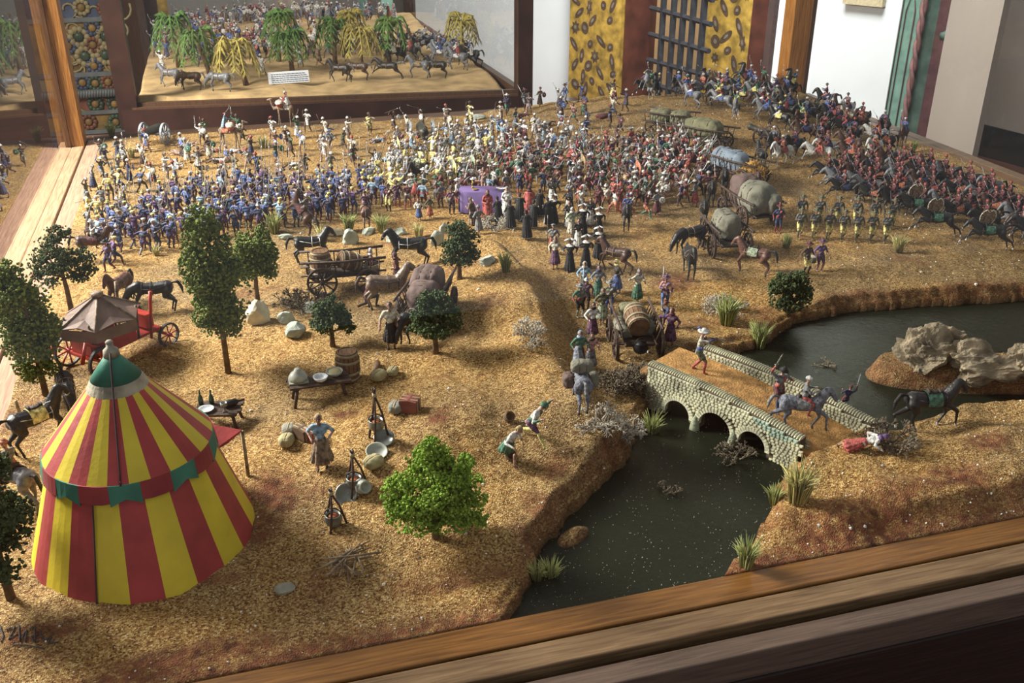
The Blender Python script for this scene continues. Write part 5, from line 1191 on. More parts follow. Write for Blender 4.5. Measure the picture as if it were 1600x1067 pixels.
def barrel(root_name, loc, r_, h_, label, lie=None, rz=0.0, group=None):
    root = empty(root_name, loc, rz); tag(root, label, 'barrel', group)
    n = 16
    for k in range(n):                               # staves
        a0_, a1_ = 2 * PI * k / n + .02, 2 * PI * (k + 1) / n - .02; b = MB(); vs = []
        for i in range(6):
            z = h_ * i / 5; rr = r_ * (.82 + .18 * math.sin(PI * i / 5))
            for a_ in (a0_, a1_): vs += [(rr * math.cos(a_), rr * math.sin(a_), z), ((rr - .012) * math.cos(a_), (rr - .012) * math.sin(a_), z)]
        fs = []
        for i in range(5):
            o_ = 4 * i; fs += [(o_, o_ + 2, o_ + 6, o_ + 4), (o_ + 1, o_ + 5, o_ + 7, o_ + 3), (o_, o_ + 4, o_ + 5, o_ + 1), (o_ + 2, o_ + 3, o_ + 7, o_ + 6)]
        fs += [(0, 1, 3, 2), (20, 22, 23, 21)]; b.add(vs, fs); b.obj('stave', M_['barrel_wood'], root, False)
    for z, k_ in ((.08, .9), (.30, 1.0), (.70, 1.0), (.92, .9)):
        rr = r_ * (.82 + .18 * math.sin(PI * z)) + .006; b = MB(); b.lathe([(rr - .004, h_ * z - h_ * .045), (rr, h_ * z - h_ * .04), (rr, h_ * z + h_ * .04), (rr - .004, h_ * z + h_ * .045)], 0, 24, cap=False); b.obj('hoop', M_['barrel_hoop'], root)
    for nm, z in (('lid', h_ * .94), ('bottom', h_ * .03)):
        b = MB(); b.lathe([(r_ * .8, z), (r_ * .8, z + .01)], 0, 20)
        if nm == 'lid':
            for x in (-.5, 0, .5): b.box((x * r_ * .8, 0, z + .011), (.004, r_ * 1.4 * math.cos(x), .006), 0)
        b.obj(nm, M_['barrel_wood'], root, False)
    if lie is not None:
        root.rotation_euler = lie
    return root

WHEEL = {}
def wheel_meshes(r_, key):
    if key not in WHEEL:
        b = MB(); pts = [(0, math.cos(k * PI / 12) * r_, math.sin(k * PI / 12) * r_) for k in range(24)]
        vs, fs = [], []
        for k in range(24):
            a_ = k * PI / 12
            for rr, x in ((r_, -.016), (r_, .016), (r_ * .86, .016), (r_ * .86, -.016)): vs.append((x, math.cos(a_) * rr, math.sin(a_) * rr))
        for k in range(24):
            o_, p_ = 4 * k, 4 * ((k + 1) % 24); fs += [(o_ + j, p_ + j, p_ + (j + 1) % 4, o_ + (j + 1) % 4) for j in range(4)]
        b.add(vs, fs); rim = b.mesh('rim', [M_['cart_wood']], False)
        b = MB(); b.tube([(0, 0, 0), (0, 0, r_ * .88)], [r_ * .05, r_ * .06], 0, 5); sp = b.mesh('spoke', [M_['cart_wood']])
        b = MB(); b.tube([(-.04, 0, 0), (-.02, 0, 0), (.02, 0, 0), (.045, 0, 0)], [r_ * .1, r_ * .17, r_ * .17, r_ * .1], 0, 8); hub = b.mesh('hub', [M_['cart_wood']])
        WHEEL[key] = (rim, sp, hub)
    return WHEEL[key]
def wheel(parent, loc, r_, m, rim_m=None, spokes=10, tilt=0.0):
    rim, sp, hub = wheel_meshes(r_, round(r_, 3))
    w_ = link('wheel', rim, parent, loc); w_.rotation_euler = (random.uniform(0, 1), 0, tilt)
    w_.material_slots[0].link = 'OBJECT'; w_.material_slots[0].material = M_[rim_m or m]
    for k in range(spokes):
        s_ = link('spoke', sp, w_); s_.rotation_euler = (2 * PI * k / spokes, 0, 0); s_.material_slots[0].link = 'OBJECT'; s_.material_slots[0].material = M_[m]
    h_ = link('hub', hub, w_); h_.material_slots[0].link = 'OBJECT'; h_.material_slots[0].material = M_[m]
    return w_
def bale(parent, c, size, m, name='bale', ropes=3, seed=1, along=1, rm='cart_wood'):
    bm = bmesh.new(); bmesh.ops.create_icosphere(bm, subdivisions=4, radius=1.0)
    for v in bm.verts:
        p = v.co.copy(); p = Vector([math.copysign(abs(x) ** .72, x) for x in p]); pinch = 1
        for k in range(ropes):
            t = -0.6 + 1.2 * (k + .5) / ropes; pinch -= .11 * math.exp(-((p[along] - t) / .07) ** 2)
        f_ = 1 + .10 * noise.noise(p * 2.2 + Vector((seed, 0, 0))) + .04 * noise.noise(p * 6 + Vector((0, seed, 0)))
        q = p * f_; q[0] *= pinch if along == 1 else 1; q[2] *= pinch; q[1] *= pinch if along == 0 else 1
        v.co = Vector((q.x * size[0], q.y * size[1], q.z * size[2])) + Vector(c)
    me_ = bpy.data.meshes.new(name); bm.to_mesh(me_); bm.free(); me_.materials.append(M_[m]); me_.polygons.foreach_set('use_smooth', np.ones(len(me_.polygons), bool))
    o = link(name, me_, parent)
    b = MB()
    for k in range(ropes):
        t = (-0.6 + 1.2 * (k + .5) / ropes) * size[along]; ring = []
        for j in range(17):
            a_ = 2 * PI * j / 16; u, v = math.copysign(abs(math.cos(a_)) ** .72, math.cos(a_)) * .9, math.copysign(abs(math.sin(a_)) ** .72, math.sin(a_)) * .9
            kk = (1 - abs(t / size[along]) ** 3 * .3)
            ring.append(Vector(c) + (Vector((u * size[0] * kk, t, v * size[2] * kk)) if along == 1 else Vector((t, u * size[1] * kk, v * size[2] * kk))))
        b.tube(ring, .009, 0, 5)
    b.obj('rope', M_[rm], o)
    return o
def wagon(loc, rz, label, L_=.85, W_=.40, m='cart_wood', loads=(), wr=.16, slope=.0, ladder=True, shaft=True, cat='wagon', name='wagon', group=None, spokes=10, h=1.0):
    """front towards +y"""
    root = empty(name, loc, rz, h); tag(root, label, cat, group); zb = wr + .03
    b = MB(); b.box((0, 0, zb), (W_ * .8, L_, .03)); b.obj('bed', M_[m], root, False)
    for sx in (-1, 1):
        for sy, r_ in ((-1, wr), (1, wr * .85)): wheel(root, (sx * (W_ / 2 + .05), sy * L_ * .33, r_), r_, m, spokes=spokes)
    for sy, r_ in ((-1, wr), (1, wr * .85)):
        b = MB(); b.tube([(-W_ / 2 - .09, sy * L_ * .33, r_), (W_ / 2 + .09, sy * L_ * .33, r_)], .014, 0, 6); b.obj('axle', M_[m], root)
    if ladder:
        for sx in (-1, 1):
            for zz, x in ((zb + .04, W_ * .42), (zb + .21, W_ * .56)):
                b = MB(); b.tube([(sx * x, -L_ * .62, zz + (.02 if zz > zb + .1 else 0)), (sx * x, 0, zz), (sx * x, L_ * .6, zz + (.02 if zz > zb + .1 else 0))], .017 if zz > zb + .1 else .013, 0, 6); b.obj('side_rail', M_[m], root)
            for k in range(9):
                y = -L_ * .5 + L_ * k / 8; b = MB(); b.tube([(sx * W_ * .42, y, zb + .03), (sx * W_ * .57, y, zb + .225)], .008, 0, 5); b.obj('rung', M_[m], root)
    if shaft:
        for sx in (-1, 1):
            b = MB(); b.tube([(sx * .08, L_ * .45, wr), (sx * .12, L_ * .95, wr + .02)], .012, 0, 5); b.obj('shaft', M_[m], root)
    for i, (c, s, mm, al, nr) in enumerate(loads): bale(root, (c[0], c[1], c[2] + zb), s, mm, 'bale', nr, i + int(abs(loc[0]) * 7), al)
    return root
Z_ = heading
# wagon train winding down from the back right hill
wagon(G(1130, 392), Z_(8), 'ladder sided wagon carrying one tall grey green sack, nearest of the wagon train', .72, .42, loads=[((0, 0, .20), (.17, .27, .20), 'canvas_grey', 1, 3)], wr=.17, shaft=False)
wagon(G(1168, 345), Z_(16), 'wagon heaped with big grey green and purple brown sacks', .95, .46, loads=[((0, -.2, .22), (.25, .28, .24), 'canvas_grey', 1, 2), ((.02, .22, .2), (.22, .22, .26), 'canvas_brown', 0, 1), ((.14, -.42, .18), (.12, .13, .16), 'canvas_grey', 1, 1), ((-.14, -.34, .12), (.12, .14, .12), 'canvas_grey', 0, 1)], wr=.18, shaft=False)
wt = wagon(G(1150, 285), Z_(38), 'wagon with a ribbed blue grey canvas tilt and a heap of straw', .95, .42, loads=[((0, .18, .15), (.20, .36, .20), 'canvas_blue', 1, 5)], wr=.17, shaft=False)
b = MB(); rs = random.Random(6)
for _ in range(420):
    x, y = rs.gauss(0, .10), -.32 + rs.gauss(0, .10); z = .26 + .17 * math.exp(-(x * x + (y + .32) ** 2) / .02) * rs.random(); d = Vector((rs.gauss(0, 1), rs.gauss(0, 1), rs.gauss(0, .5))).normalized() * .075
    b.tube([Vector((x, y, z)) - d, Vector((x, y, z)) + d], .006, 0, 3)
b.ell((0, -.32, .27), (.18, .17, .10), 0, 10, 6); st = b.obj('straw_heap', M_['straw'], wt); st['kind'] = 'stuff'
wagon(G(1100, 232), Z_(52), 'wagon with a large olive roped bale, fourth of the train', .95, .42, loads=[((0, .05, .18), (.20, .38, .20), 'canvas_olive', 1, 3)], wr=.16, shaft=False)
wagon(G(1045, 207), Z_(60), 'farthest wagon of the train with two olive bales', .9, .40, loads=[((0, .2, .13), (.17, .22, .15), 'canvas_olive', 1, 2), ((0, -.22, .13), (.18, .2, .15), 'canvas_olive', 1, 2)], wr=.15, shaft=False)
# camp wagons on the left hill
wb = wagon(G(540, 450), Z_(-78), 'dark ladder sided cart carrying two wooden barrels', .86, .36, wr=.19, shaft=False, name='cart', cat='cart')
zc_ = wb.location
def on_root(root, x, y, z): return Vector(root.location) + Matrix.Rotation(root.rotation_euler.z, 3, 'Z') @ (Vector((x, y, z)) * root.scale[0])
barrel('barrel', on_root(wb, .03, -.28, .23), .13, .31, 'upright wooden barrel standing on the left end of the dark cart')
barrel('barrel', on_root(wb, .0, .20, .32), .12, .28, 'tilted wooden barrel lying beside the upright one on the cart', lie=(R(68), 0, Z_(-60)))
bk = empty('bucket', on_root(wb, .05, .34, .22)); tag(bk, 'small round tub at the right end of the dark cart', 'tub')
b = MB(); b.lathe([(.07, 0), (.09, .10), (.08, .10), (.06, .02)], 0, 14); b.obj('tub', M_['barrel_hoop'], bk); b = MB(); b.tube([(.088 * math.cos(k * PI / 8), 0, .10 + .05 * math.sin(k * PI / 8)) for k in range(9)], .006, 0, 5); b.obj('handle', M_['iron_black'], bk)
wagon(G(668, 497), Z_(-10), 'ladder sided wagon piled with brown roped sacks behind the small dark tree', .85, .40, loads=[((-.02, .15, .17), (.19, .24, .20), 'canvas_brown', 0, 2), ((.02, -.2, .15), (.18, .2, .18), 'canvas_brown', 1, 2)], wr=.17, shaft=False)
# cart with the big cask at the bridge
wc = wagon(G(990, 545), Z_(4), 'two wheeled dark cart with a big cask and a hanging kettle by the bridge', .66, .40, wr=.17, shaft=False, name='cart', cat='cart')
barrel('barrel', on_root(wc, 0, -.24, .37), .135, .34, 'large wooden cask lying end on in the cart by the bridge', lie=(R(-80), 0, Z_(4)))
bale(wc, (-.13, .0, .27), (.10, .2, .09), 'canvas_grey', 'sack', 1, 4); bale(wc, (.13, .05, .27), (.10, .2, .09), 'canvas_grey', 'sack', 1, 5); bale(wc, (0, .26, .36), (.15, .1, .09), 'canvas_olive', 'sack', 1, 6)
kt = empty('kettle', on_root(wc, 0.0, -.36, .12)); tag(kt, 'round iron kettle hanging at the tail of the cask cart', 'kettle')
b = MB(); b.lathe([(.03, 0), (.075, .03), (.085, .07), (.06, .115), (.065, .125)], 0, 14); b.obj('pot', M_['iron_black'], kt); b = MB(); b.tube([(.06 * math.cos(k * PI / 8), 0, .12 + .07 * math.sin(k * PI / 8)) for k in range(9)], .006, 0, 5); b.obj('handle', M_['iron_black'], kt)
# red carriage behind the tent
cg0 = G(182, 560); cgd = G(238, 520) - G(112, 585); CZ = math.atan2(cgd.y, cgd.x) - PI / 2
car = empty('red_carriage', cg0, CZ); tag(car, 'red wooden carriage under a six sided brown leather canopy', 'carriage')
for sx, y, r_ in ((-1, .52, .14), (1, .52, .14), (-1, -.36, .18), (1, -.36, .18)): wheel(car, (sx * .28, y, r_), r_, 'cart_red', 'tyre_dark', 8)
for y, r_ in ((.52, .14), (-.36, .18)): b = MB(); b.tube([(-.33, y, r_), (.33, y, r_)], .018, 0, 6); b.obj('axle', M_['cart_red'], car)
b = MB(); b.box((0, .05, .2), (.34, .95, .03)); b.obj('floor_board', M_['cart_red'], car, False)
for sx in (-1, 1):
    b = MB(); b.box((sx * .18, -.1, .29), (.02, .55, .17)); b.obj('side_panel', M_['cart_red'], car, False)
    for y in (-.36, .2):
        b = MB(); b.tube([(sx * .18, y, .2), (sx * .2, y * 1.1, .60)], .014, 0, 6); b.obj('canopy_post', M_['wood'] if 'wood' in M_ else pm('wood'), car)
b = MB(); b.box((0, .40, .33), (.3, .1, .16)); b.obj('driver_seat', M_['cart_red'], car, False)
b = MB(); b.box((0, -.38, .33), (.32, .03, .22)); b.obj('tail_board', M_['cart_red'], car, False)
for sx in (-1, 1):
    b = MB(); b.tube([(sx * .24, -.58, .24), (sx * .24, -.50, .44), (sx * .22, -.30, .30)], .024, 0, 6); b.obj('rear_arm', M_['cart_red'], car)
    b = MB(); b.tube([(sx * .26, .30, .18), (sx * .27, .36, .60), (sx * .275, .38, .72)], [.016, .02, .022], 0, 6); b.obj('corner_pole', pm('tan') if sx < 0 else M_['cart_red'], car)
apex = Vector((0, -.08, .80)); rim_ = [Vector((.40 * math.cos(k * PI / 3 + .3), -.08 + .46 * math.sin(k * PI / 3 + .3), .54)) for k in range(6)]
for k in range(6):
    p0, p1 = rim_[k], rim_[(k + 1) % 6]; md = (p0 + p1) / 2 + Vector((0, 0, .035)); md.x *= .95; b = MB()
    c_ = (apex + p0 + p1) / 3 - Vector((0, 0, .015)); vs = [apex, p0, md, p1, c_]; lo = [v - Vector((0, 0, .012)) for v in vs]
    b.add(vs + lo, [(0, 1, 4), (1, 2, 4), (2, 3, 4), (3, 0, 4), (6, 5, 9), (7, 6, 9), (8, 7, 9), (5, 8, 9), (1, 6, 7, 2), (2, 7, 8, 3)]); b.obj('canopy_panel', M_['leather_brown'], car, False)
    b = MB(); b.tube([apex, (apex + p0) / 2 + Vector((0, 0, .0)), p0], .012, 0, 5); b.obj('canopy_rib', pm('tan'), car)
    b = MB(); q0_, q1_ = p0 * .99, p1 * .99; 
    if k in (3, 4, 5, 2): b.add([p0, p1, p1 + Vector((0, 0, -.13)) + (p1 - apex) * -.04, p0 + Vector((0, 0, -.13)) + (p0 - apex) * -.04, p0 * 1.01, p1 * 1.01, p1 * 1.01 + Vector((0, 0, -.13)), p0 * 1.01 + Vector((0, 0, -.13))], [(3, 2, 1, 0), (4, 5, 6, 7)]); b.obj('canopy_flap', M_['leather_brown'], car, False)
b = MB(); b.ell(apex, (.07, .07, .035), 0, 10, 5); b.obj('canopy_crown', pm('tan'), car)
# guns
def cannon(px, py, deg, label, h=1.0, wr=.19, barrel_m='bronze', wheel_m='cart_wood', group=None):
    root = empty('cannon', G(px, py), heading(deg), h); tag(root, label, 'cannon', group)
    for sx in (-1, 1): wheel(root, (sx * .17, 0, wr), wr, wheel_m, spokes=8)
    b = MB(); b.tube([(0, -.26, wr + .0), (0, -.24, wr + .02), (0, -.2, wr + .04), (0, .0, wr + .06), (0, .36, wr + .10), (0, .38, wr + .103), (0, .42, wr + .11)], [.02, .03, .075, .068, .052, .068, .062], 0, 12)
    b.obj('barrel', M_[barrel_m], root); b = MB(); b.tube([(0, .36, wr + .10), (0, .424, wr + .111)], .035, 0, 10); b.obj('muzzle', M_['iron_black'], root)
    for sx in (-1, 1): b = MB(); b.tube([(sx * .08, .12, wr + .02), (sx * .07, -.2, wr - .04), (sx * .04, -.55, .03)], .022, 0, 6); b.obj('carriage_cheek', M_[wheel_m], root)
    b = MB(); b.tube([(-.22, 0, wr), (.22, 0, wr)], .016, 0, 6); b.obj('axle', M_[wheel_m], root); return root
mat('gun_grey', (.26, .28, .30), .5, .2, 8)
cannon(244, 226, 175, 'stubby dark cannon on grey wheels at the far left of the sand', 1.25, .17, wheel_m='gun_grey'); cannon(660, 226, 190, 'dark bronze cannon on grey wheels at the middle of the back edge', 1.3, .18, wheel_m='gun_grey')
cannon(1196, 228, 40, 'cannon with brown wheels near the straw wagon', 1.0); cannon(1262, 182, 60, 'cannon drawn over the back right hill by horsemen', 1.0)
# camp table with bowls and the barrel beside it
def table(px, py, deg, L_, W_, H_, label, nb=4, m='cart_wood'):
    root = empty('camp_table', G(px, py), heading(deg)); tag(root, label, 'table')
    for k in range(nb):
        x = -W_ / 2 + W_ * (k + .5) / nb; b = MB(); b.box((x, random.uniform(-.015, .015), H_), (W_ / nb * .92, L_, .022)); b.obj('plank', M_[m], root, False)
    for sx in (-1, 1):
        for sy in (-1, 1): b = MB(); b.tube([(sx * W_ * .36, sy * L_ * .36, H_ - .01), (sx * W_ * .42, sy * L_ * .43, -.02)], [.018, .015], 0, 6); b.obj('leg', M_[m], root)
    for sy in (-1, 1): b = MB(); b.box((0, sy * L_ * .36, H_ - .018), (W_ * .85, .035, .016)); b.obj('batten', M_[m], root, False)
    return root
t1 = table(500, 622, -72, .60, .25, .20, 'rough plank table set with bowls beside the barrel')
def bowl(loc, r_, h_, m, label, fill=None, rot=None, cat='bowl', name='bowl'):
    root = empty(name, loc); tag(root, label, cat); b = MB(); b.lathe([(r_ * .5, 0), (r_ * .85, h_ * .5), (r_, h_), (r_ * .9, h_), (r_ * .72, h_ * .5), (.01, h_ * .3)], 0, 18); b.obj('bowl', M_[m], root)
    if fill: b = MB(); b.ell((0, 0, h_ * .75), (r_ * .8, r_ * .8, h_ * .45), 0, 12, 6); f_ = b.obj('food', M_[fill], root)
    if rot: root.rotation_euler = rot
    return root
mat('bowl_white', (.55, .58, .60), .35, .1, 6); mat('bowl_grey', (.33, .35, .30), .45, .15, 6)
bowl(on_root(t1, .05, .02, .212), .075, .055, 'bowl_white', 'white bowl at the back of the plank table'); bowl(on_root(t1, -.03, .17, .212), .085, .055, 'bowl_grey', 'grey green bowl heaped with food at the right of the plank table', 'loaf')
jg = empty('covered_dish', on_root(t1, -.02, -.19, .212)); tag(jg, 'grey domed dish on a tray at the left of the plank table', 'dish')
b = MB(); b.box((0, 0, .008), (.19, .15, .014)); b.obj('tray', M_['rock_grey'], jg, False); b = MB(); b.lathe([(.085, .015), (.095, .05), (.07, .09), (.035, .115), (.03, .135)], 0, 16); b.obj('dish', M_['bowl_grey'], jg)
barrel('barrel', G(545, 592), .125, .32, 'upright brown barrel with pale hoops beside the plank table')
t2 = table(345, 662, -88, .42, .28, .16, 'dark plank table with plate, jug and bottles behind the tent', 4)
bowl(on_root(t2, .05, -.10, .172), .075, .025, 'bowl_white', 'white plate on the dark table behind the tent', cat='plate', name='plate')
for dx, dy, lab in ((-.07, -.18, 'dark bottle at the left front of the dark table'), (-.08, -.08, 'dark bottle in front of the white plate')):
    o = empty('bottle', on_root(t2, dx, dy, .172)); tag(o, lab, 'bottle'); b = MB(); b.lathe([(.022, 0), (.026, .05), (.018, .09), (.008, .11), (.009, .15)], 0, 10); b.obj('bottle', mat('bottle_green', (.03, .07, .05), .2, .1, 5), o)
o = empty('goblet', on_root(t2, .08, .08, .172)); tag(o, 'small silver goblet at the back of the dark table', 'goblet'); b = MB(); b.lathe([(.025, 0), (.008, .015), (.008, .05), (.032, .065), (.034, .10), (.026, .10), (.02, .07)], 0, 12); b.obj('goblet', M_['pewter'], o)
o = empty('jug', on_root(t2, -.03, .13, .21)); tag(o, 'dark flask lying on its side at the right of the dark table', 'flask'); b = MB(); b.tube([(0, -.09, 0), (0, -.07, 0), (0, .03, 0), (0, .06, 0), (0, .12, 0)], [.02, .035, .035, .012, .01], 0, 10); b.obj('flask', M_['iron_black'], o); o.rotation_euler.z = heading(-60)
# cauldrons, basins, tripods
def tripod(px, py, top, spread, label, pot=True, hang=.45, turn=0.0):
    g0 = G(px, py); H_ = zat(*top, g0) - g0.z; root = empty('cooking_tripod', g0, heading(turn)); tag(root, label, 'tripod')
    for k, a_ in enumerate((.4, 2.5, 4.6)):
        b = MB(); e = Vector((spread * math.cos(a_), spread * math.sin(a_), 0)); b.tube([e - Vector((0, 0, .02)), e * .45 + Vector((.01, 0, H_ * .55)), Vector((0, 0, H_ * .94)), -e * .14 + Vector((0, 0, H_ * 1.08))], [.011, .010, .010, .007], 0, 6); b.obj('leg', M_['cart_wood'], root)
    b = MB(); b.lathe([(.02, -.01), (.02, .02)], 0, 8, (0, 0, H_ * .93)); b.obj('binding', M_['rope_tan'], root)
    if pot:
        b = MB()
        for k in range(6): b.ell((0, 0, H_ * (.9 - (.9 - hang) * (k + .5) / 6)), (.008 if k % 2 else .004, .004 if k % 2 else .008, H_ * .05), 0, 6, 4)
        b.obj('chain', M_['iron_black'], root)
        r_ = .075; z0 = H_ * hang - .06 - r_; b = MB(); b.lathe([(.02, z0), (r_ * .8, z0 + r_ * .25), (r_, z0 + r_ * .8), (r_ * .85, z0 + r_ * 1.35), (r_ * .92, z0 + r_ * 1.45), (r_ * .75, z0 + r_ * 1.4), (r_ * .7, z0 + r_ * 1.1), (.01, z0 + r_ * 1.05)], 0, 16); cp_ = b.obj('cauldron', M_['pewter'], root)
        b = MB(); b.tube([(r_ * .9 * math.cos(k * PI / 10), 0, z0 + r_ * 1.4 + .06 * math.sin(k * PI / 10)) for k in range(11)], .006, 0, 5); b.obj('handle', M_['iron_black'], cp_)
        b = MB(); b.lathe([(r_ * .72, z0 + r_ * 1.2), (.01, z0 + r_ * 1.22)], 0, 12); b.obj('stew', mat('stew', (.30, .09, .03), .5), cp_)
    return root
tripod(590, 690, (590, 612), .11, 'tall three legged wooden cooking tripod with hanging pots', True, .50)
tripod(555, 765, (542, 708), .12, 'middle cooking tripod with a cauldron under it', True, .40); tripod(522, 822, (512, 768), .11, 'nearest cooking tripod with a steaming cauldron', True, .42)
bowl(G(600, 690) + Vector((.0, 0, .01)), .095, .05, 'pewter', 'pewter basin lying right of the tall tripod', rot=(R(25), 0, 0), cat='basin', name='basin'); bowl(G(589, 712) + Vector((0, 0, .01)), .10, .05, 'bowl_grey', 'grey basin lying in front of the tall tripod', rot=(R(20), 0, 0), cat='basin', name='basin')
bowl(G(542, 778) + Vector((0, 0, .03)), .095, .04, 'pewter', 'round pewter dish leaning in front of the middle tripod', rot=(R(50), 0, R(-10)), cat='basin', name='basin')
o = empty('pitcher', G(567, 770) + Vector((0, 0, .06))); tag(o, 'pale metal pitcher tipped over beside the middle tripod', 'pitcher'); b = MB(); b.lathe([(.03, -.08), (.07, -.03), (.06, .03), (.04, .06), (.055, .085), (.04, .08), (.03, .05)], 0, 14); b.obj('pitcher', M_['bowl_grey'], o); o.rotation_euler = (R(60), R(30), 0)
def chest(px, py, deg, sx, sy, sz, m, label):
    root = empty('chest', G(px, py), heading(deg)); tag(root, label, 'chest'); b = MB(); b.box((0, 0, sz * .36), (sx, sy, sz * .72)); b.obj('box', M_[m], root, False)
    b = MB(); b.prism([(-sx / 2 * 1.03, 0), (sx / 2 * 1.03, 0), (sx / 2 * .95, sz * .2), (0, sz * .3), (-sx / 2 * .95, sz * .2)], -sy / 2 * 1.03, sy / 2 * 1.03, 0, Matrix.Translation((0, 0, sz * .73)) @ Matrix.Rotation(PI / 2, 4, 'X')); b.obj('lid', M_[m], root, False)
    for y in (-sy * .22, sy * .22): b = MB(); b.box((0, y, sz * .5), (sx * 1.06, .012, sz * 1.02)); b.obj('strap', M_['rope_tan'], root, False)
    return root
chest(641, 641, -15, .17, .13, .13, 'chest_red', 'red brown corded chest on the slope beside a grey sack'); chest(473, 685, -40, .17, .10, .12, 'chest_brown', 'brown leather trunk left of the blonde woman, left one'); chest(487, 688, -40, .14, .09, .12, 'chest_red', 'brown leather trunk left of the blonde woman, right one')
def sack(px, py, s, m, label, name='sack', dz=0.0):
    root = empty(name, G(px, py) + Vector((0, 0, dz)), heading(px)); tag(root, label, 'sack')
    b = bale(root, (0, 0, s * .6), (s, s * .8, s * .62), m, 'sack_body', 1, px, 1, 'rope_tan'); return root
sack(619, 643, .085, 'sack_grey', 'grey sack lying left of the red brown chest'); sack(452, 678, .08, 'sack_grey', 'brown grey sack left of the leather trunks'); sack(448, 695, .085, 'loaf', 'pale green sack in front of the leather trunks')
sack(584, 730, .09, 'loaf', 'pale green sack lying below the tall tripod'); sack(592, 594, .085, 'loaf', 'greenish sack right of the barrel, left one'); sack(614, 586, .07, 'loaf', 'pale sack right of the barrel, right one')
o = link('log', None); bpy.data.objects.remove(o)
b = MB(); b.tube([(-.12, 0, .035), (-.02, .01, .038), (.12, 0, .035)], [.035, .038, .034], 0, 8); o = b.obj('log', M_['barrel_wood'], None, True, G(588, 580), heading(-70) - .3); tag(o, 'short dark log lying right of the barrel', 'log')
# stick fire
rs = random.Random(12)
fire = empty('stick_pile', G(543, 890)); tag(fire, 'heap of crossed bare sticks on the sand in the foreground', 'sticks')
for k in range(15):
    a_ = rs.uniform(0, PI); l_ = rs.uniform(.10, .22); d = Vector((math.cos(a_), math.sin(a_), rs.uniform(-.12, .2))); c = Vector((rs.gauss(0, .04), rs.gauss(0, .04), .03 + .006 * k)); b = MB()
    b.tube([c - d * l_, c + Vector((rs.gauss(0, .01), rs.gauss(0, .01), .01)), c + d * l_], [.009, .008, .005], 0, 5); b.obj('stick', M_['twig'], fire)
for px, py, top, lab in ((36, 660, (30, 625), 'short yellow wooden stake left of the dark horse'),):
    g0 = G(px, py); b = MB(); b.tube([(0, 0, -.02), (-.02, 0, zat(*top, g0) - g0.z)], .018, 0, 7); o = b.obj('stake', pm('ochre'), None, True, g0); tag(o, lab, 'stake')
rock(445, 925, .08, .06, .05, 'rock_grey', 'crumbly grey lump on the sand left of the stick heap', 3)
# altar table with a purple cloth
at0 = G(757, 331); AZ = heading(-4)
alt = empty('altar_table', at0, AZ, 1.2); tag(alt, 'altar table covered by a purple cloth between soldiers and friars', 'table')
b = MB(); b.box((0, 0, .15), (.62, .25, .28)); b.obj('table_frame', M_['cart_wood'], alt, False)
b = MB(); n_ = 40; vs, fs = [], []
for k in range(n_):
    a_ = 2 * PI * k / n_; x, y = [math.copysign(abs(v) ** .35, v) for v in (math.cos(a_), math.sin(a_))]; f_ = .012 * math.sin(k * 2.3)
    vs += [(x * .33, y * .145, .30), (x * (.335 + f_), y * (.15 + f_), .02)]
for k in range(n_): a_, c_ = 2 * k, 2 * ((k + 1) % n_); fs.append((a_, a_ + 1, c_ + 1, c_))
fs.append(tuple(2 * k for k in range(n_))); b.add(vs, fs); o = b.obj('purple_cloth', M_['cloth_purple'], alt, True)
o = empty('altar_book', on_root(alt, .22, .03, .31), AZ); tag(o, 'small open white book on the purple altar cloth', 'book')
b = MB(); b.box((-.04, 0, 0), (.08, .06, .012), 0, Matrix.Rotation(.12, 3, 'Y')); b.box((.04, 0, 0), (.08, .06, .012), 0, Matrix.Rotation(-.12, 3, 'Y')); b.obj('pages', pm('white'), o, False)
o = empty('candlestick', on_root(alt, -.16, .06, .30)); tag(o, 'small gilt candlestick on the purple altar cloth', 'candlestick'); b = MB(); b.lathe([(.03, 0), (.008, .015), (.010, .06), (.02, .07), (.006, .075), (.006, .13)], 0, 10); b.obj('stick', M_['gold'], o)
o = empty('plate', on_root(alt, -.12, -.03, .305)); tag(o, 'flat gilt dish on the purple altar cloth', 'dish'); b = MB(); b.lathe([(.02, 0), (.05, .008), (.045, .01)], 0, 14); b.obj('dish', M_['gold'], o)
cr_ = empty('crucifix', G(756, 318), heading(180)); tag(cr_, 'wooden crucifix with a carved figure standing behind the purple altar', 'crucifix')
b = MB(); b.box((0, 0, .34), (.035, .03, .70)); b.box((0, 0, .60), (.26, .03, .03)); b.obj('cross', M_['cart_wood'], cr_, False)
b, g = human(hands=((.25, .0, .98), (-.25, .0, .98)), feet=((.02, 0), (-.02, 0)), bare_leg=True, bare_torso=True, hat='hair', sleeves=0); merge(b, g); o = link('carved_figure', b.mesh('carved_figure', [pm('orange')] * 8), cr_, (0, .045, .20), 0, .42); paint(o, ('skin', 'brown', 'skin', 'tan', 'skin', 'skin', 'wood', 'skin'))
